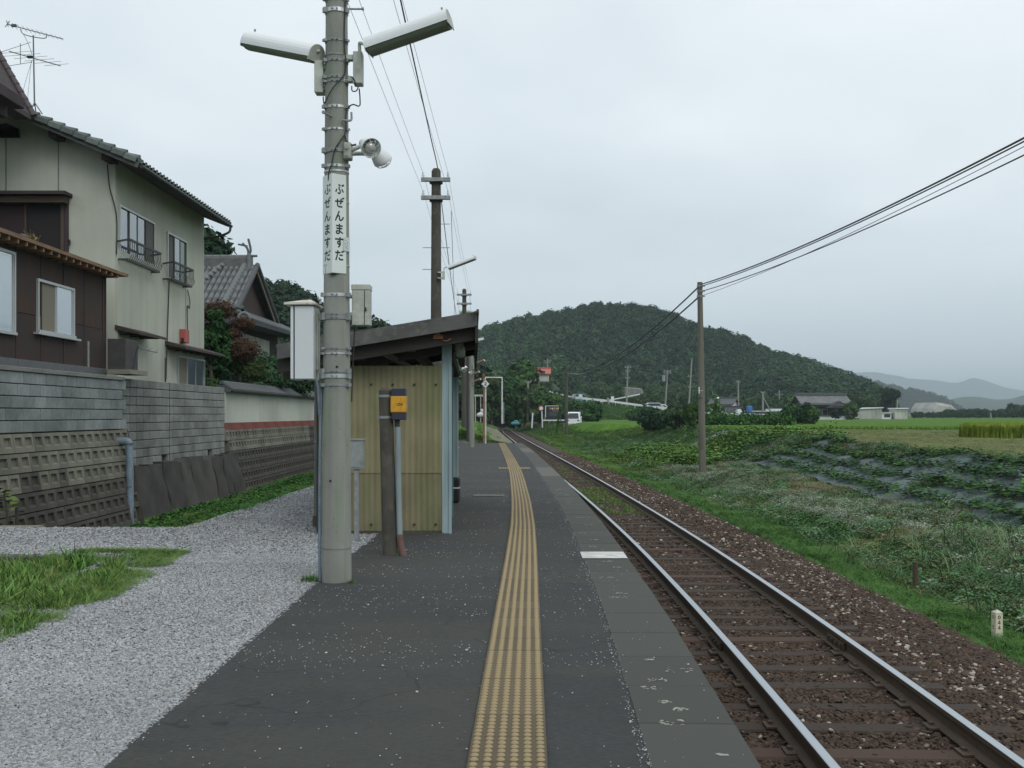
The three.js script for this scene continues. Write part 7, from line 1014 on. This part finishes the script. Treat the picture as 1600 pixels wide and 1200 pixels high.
// ---------------------------------------------------------------- van, dark board, little signs beyond the track
{
  const D = 112, c = atp(897, 667, D), t = thing('van', 'white minivan parked facing the track beside the far rice', 'van', [c[0], c[1], c[2]], -.12); const W = .84; t.scale.setScalar(.86);
  const prof = [[-2.1, .3], [-2.1, .95], [-1.95, 1.12], [-1.35, 1.72], [-1.0, 1.82], [1.9, 1.84], [2.1, 1.6], [2.15, .35]];              // side outline, front at -x
  const q = mat4(0, 0, -W, 0, 0, 0), turn = new THREE.Matrix4().makeRotationY(Math.PI / 2);
  const taper = o => { const p = o.geometry.attributes.position; for (let i = 0; i < p.count; i++) { const y = p.getY(i); p.setX(i, p.getX(i) * (1 - .2 * sstep(.9, 1.85, y))); } o.geometry.computeVertexNormals(); return o; };
  taper(mb().prism(prof, W * 2, turn.clone().multiply(q), .07).build('body', M.vanWhite, t));
  mb().add(tris(quad([-W * .86, 1.16, 2.1], [W * .86, 1.16, 2.1], [W * .72, 1.74, 1.5], [-W * .72, 1.74, 1.5]))).build('windscreen', M.glass, t); mb().span(-W * .9, W * .9, 1.02, 1.1, 2.08, 2.13).build('wiper_cowl', M.black, t);
  for (const s of [-1, 1]) { mb().span(s * W * .6, s * W * .95, .72, .9, 2.1, 2.17, .02).build('headlight', M.glass, t); mb().span(s * (W + .02), s * (W + .06), 1.15, 1.6, -1.7, 1.2).build('side_window', M.glass, t); mb().box(s * (W + .14), 1.25, 1.5, .16, .2, .1, 0, .03).build('mirror', M.vanWhite, t); for (const z of [-1.3, 1.35]) mb().cyl([s * (W - .14), .32, z], [s * (W + .04), .32, z], .32, .32, 16).build('wheel', M.tyre, t); }
  mb().span(-W * .98, W * .98, .34, .6, 2.05, 2.2, .04).build('bumper', M.vanWhite, t); mb().span(-.2, .2, .42, .54, 2.2, 2.215).build('number_plate', M.rail, t);
  const B = 106, b = thing('notice_board', 'dark board with a row of orange and white characters beyond the track', 'board', atp(865, 668, B));
  const bm = mat([1, 1, 1], .6, { map: canvasTex(256, 196, (x, w, h) => { x.fillStyle = '#20222a'; x.fillRect(0, 0, w, h); x.fillStyle = '#3c4048'; x.fillRect(40, 82, 150, 62); x.lineWidth = 6; const K = [['M', 20, 10, 'L', 80, 10, 'L', 80, 90, 'L', 20, 90, 'L', 20, 10], ['M', 20, 48, 'L', 80, 48]], K2 = [['M', 8, 30, 'L', 92, 30], ['M', 50, 4, 'L', 50, 96], ['M', 46, 34, 'L', 12, 78], ['M', 54, 34, 'L', 88, 78], ['M', 34, 74, 'L', 66, 74]], K3 = [['M', 14, 8, 'L', 86, 8, 'L', 86, 92, 'L', 14, 92, 'L', 14, 8], ['M', 28, 30, 'L', 72, 30], ['M', 28, 50, 'L', 72, 50], ['M', 28, 72, 'L', 72, 72], ['M', 50, 30, 'L', 50, 72]], K4 = [['M', 24, 6, 'L', 76, 6, 'L', 76, 46, 'L', 24, 46, 'L', 24, 6], ['M', 24, 26, 'L', 76, 26], ['M', 14, 60, 'L', 86, 60], ['M', 50, 60, 'L', 50, 96], ['M', 30, 70, 'L', 16, 90], ['M', 70, 70, 'L', 84, 90]], K5 = [['M', 8, 14, 'L', 48, 14, 'L', 48, 78, 'L', 8, 78, 'L', 8, 14], ['M', 28, 14, 'L', 28, 78], ['M', 8, 46, 'L', 48, 46], ['M', 54, 18, 'L', 96, 18], ['M', 78, 18, 'L', 78, 90, 'L', 66, 84]]; [K, K2, K3, K4, K5].forEach((s, i) => { x.strokeStyle = ['#c08a4a', '#e6e2d6', '#d07c38', '#d88a3c', '#dcd2bc'][i]; strokes(x, s, 50 + i * 36, 16, .3, .32); }); x.fillStyle = '#c9cdd0'; x.fillRect(104, 64, 36, 4); x.fillRect(154, 66, 56, 3); }) });
  mb().span(pu(853.5, B), pu(877, B), pv(656, B), pv(634.5, B), -B - .1, -B, .01).world('board', M.black, b); panel('lettering', pu(876.5, B) - pu(854, B), pv(635, B) - pv(655.5, B), bm, b, (pu(876.5, B) + pu(854, B)) / 2, (pv(635, B) + pv(655.5, B)) / 2, -B + .004); mb().span(pu(851.8, B), pu(853, B), pv(652, B), pv(634.5, B), -B - .05, -B + .03).span(pu(852, B), pu(877, B), pv(634.6, B), pv(633.8, B), -B - .05, -B + .03).world('frame', M.rail, b); for (const u of [856, 875]) mb().span(pu(u, B) - .05, pu(u, B) + .05, -.3, pv(655, B), -B - .1, -B - .02).world('leg', M.darkMetal, b);
  const gr = thing('low_barrier', 'low pale roadside barrier under the dark board', 'barrier', atp(865, 658, 104)); mb().beam(atp(848, 656.8, 104), atp(882, 656.5, 104), .1, .12).world('beam', M.rail, gr); for (const u of [850, 864, 879]) mb().span(pu(u, 104) - .05, pu(u, 104) + .05, -.2, pv(657, 104), -104.1, -104).world('post', M.darkMetal, gr);
  const rs = thing('road_sign', 'round road sign on a white post left of the dark board', 'sign', atp(847, 664, 103)); mb().cyl(atp(847.5, 668, 103), atp(846.5, 638, 103), .06, .06, 8).world('post', M.rail, rs); mb().add(new THREE.CylinderGeometry(.27, .27, .03, 24), mat4(...atp(845.5, 638, 102.9), Math.PI / 2)).world('disc', M.redSign, rs); mb().add(new THREE.CylinderGeometry(.19, .19, .034, 24), mat4(...atp(845.5, 638, 102.89), Math.PI / 2)).world('disc_face', M.rail, rs);
  const mp = thing('marker_post', 'plain white marker post at the edge of the grass left of the round sign', 'post', atp(832, 664, 98)); mb().cyl(atp(831, 669, 98), atp(832.3, 645, 98), .07, .07, 8).world('post', M.rail, mp);
  const lp = thing('wooden_stake', 'leaning dark pole overgrown with ivy in front of the board', 'stake', atp(871, 672, 95)); mb().cyl(atp(870, 676, 95), atp(875, 632, 95), .1, .08, 8).add(leafyGeo(90, .25, 2.6, .2, 55), mat4(...atp(872, 672, 95), 0, 0, -.1)).world('stake', M.leafDeep, lp);
  const bc = thing('covered_scooter', 'small teal-covered vehicle in the undergrowth beyond the track', 'vehicle', atp(805, 664, 110)); mb().add(chamfer(.95, .36, .7, .12), mat4(0, .16, 0)).add(chamfer(.5, .24, .55, .1), mat4(.08, .38, 0)).build('cover', M.tealCar, bc);
}
renderer.render(scene, camera);
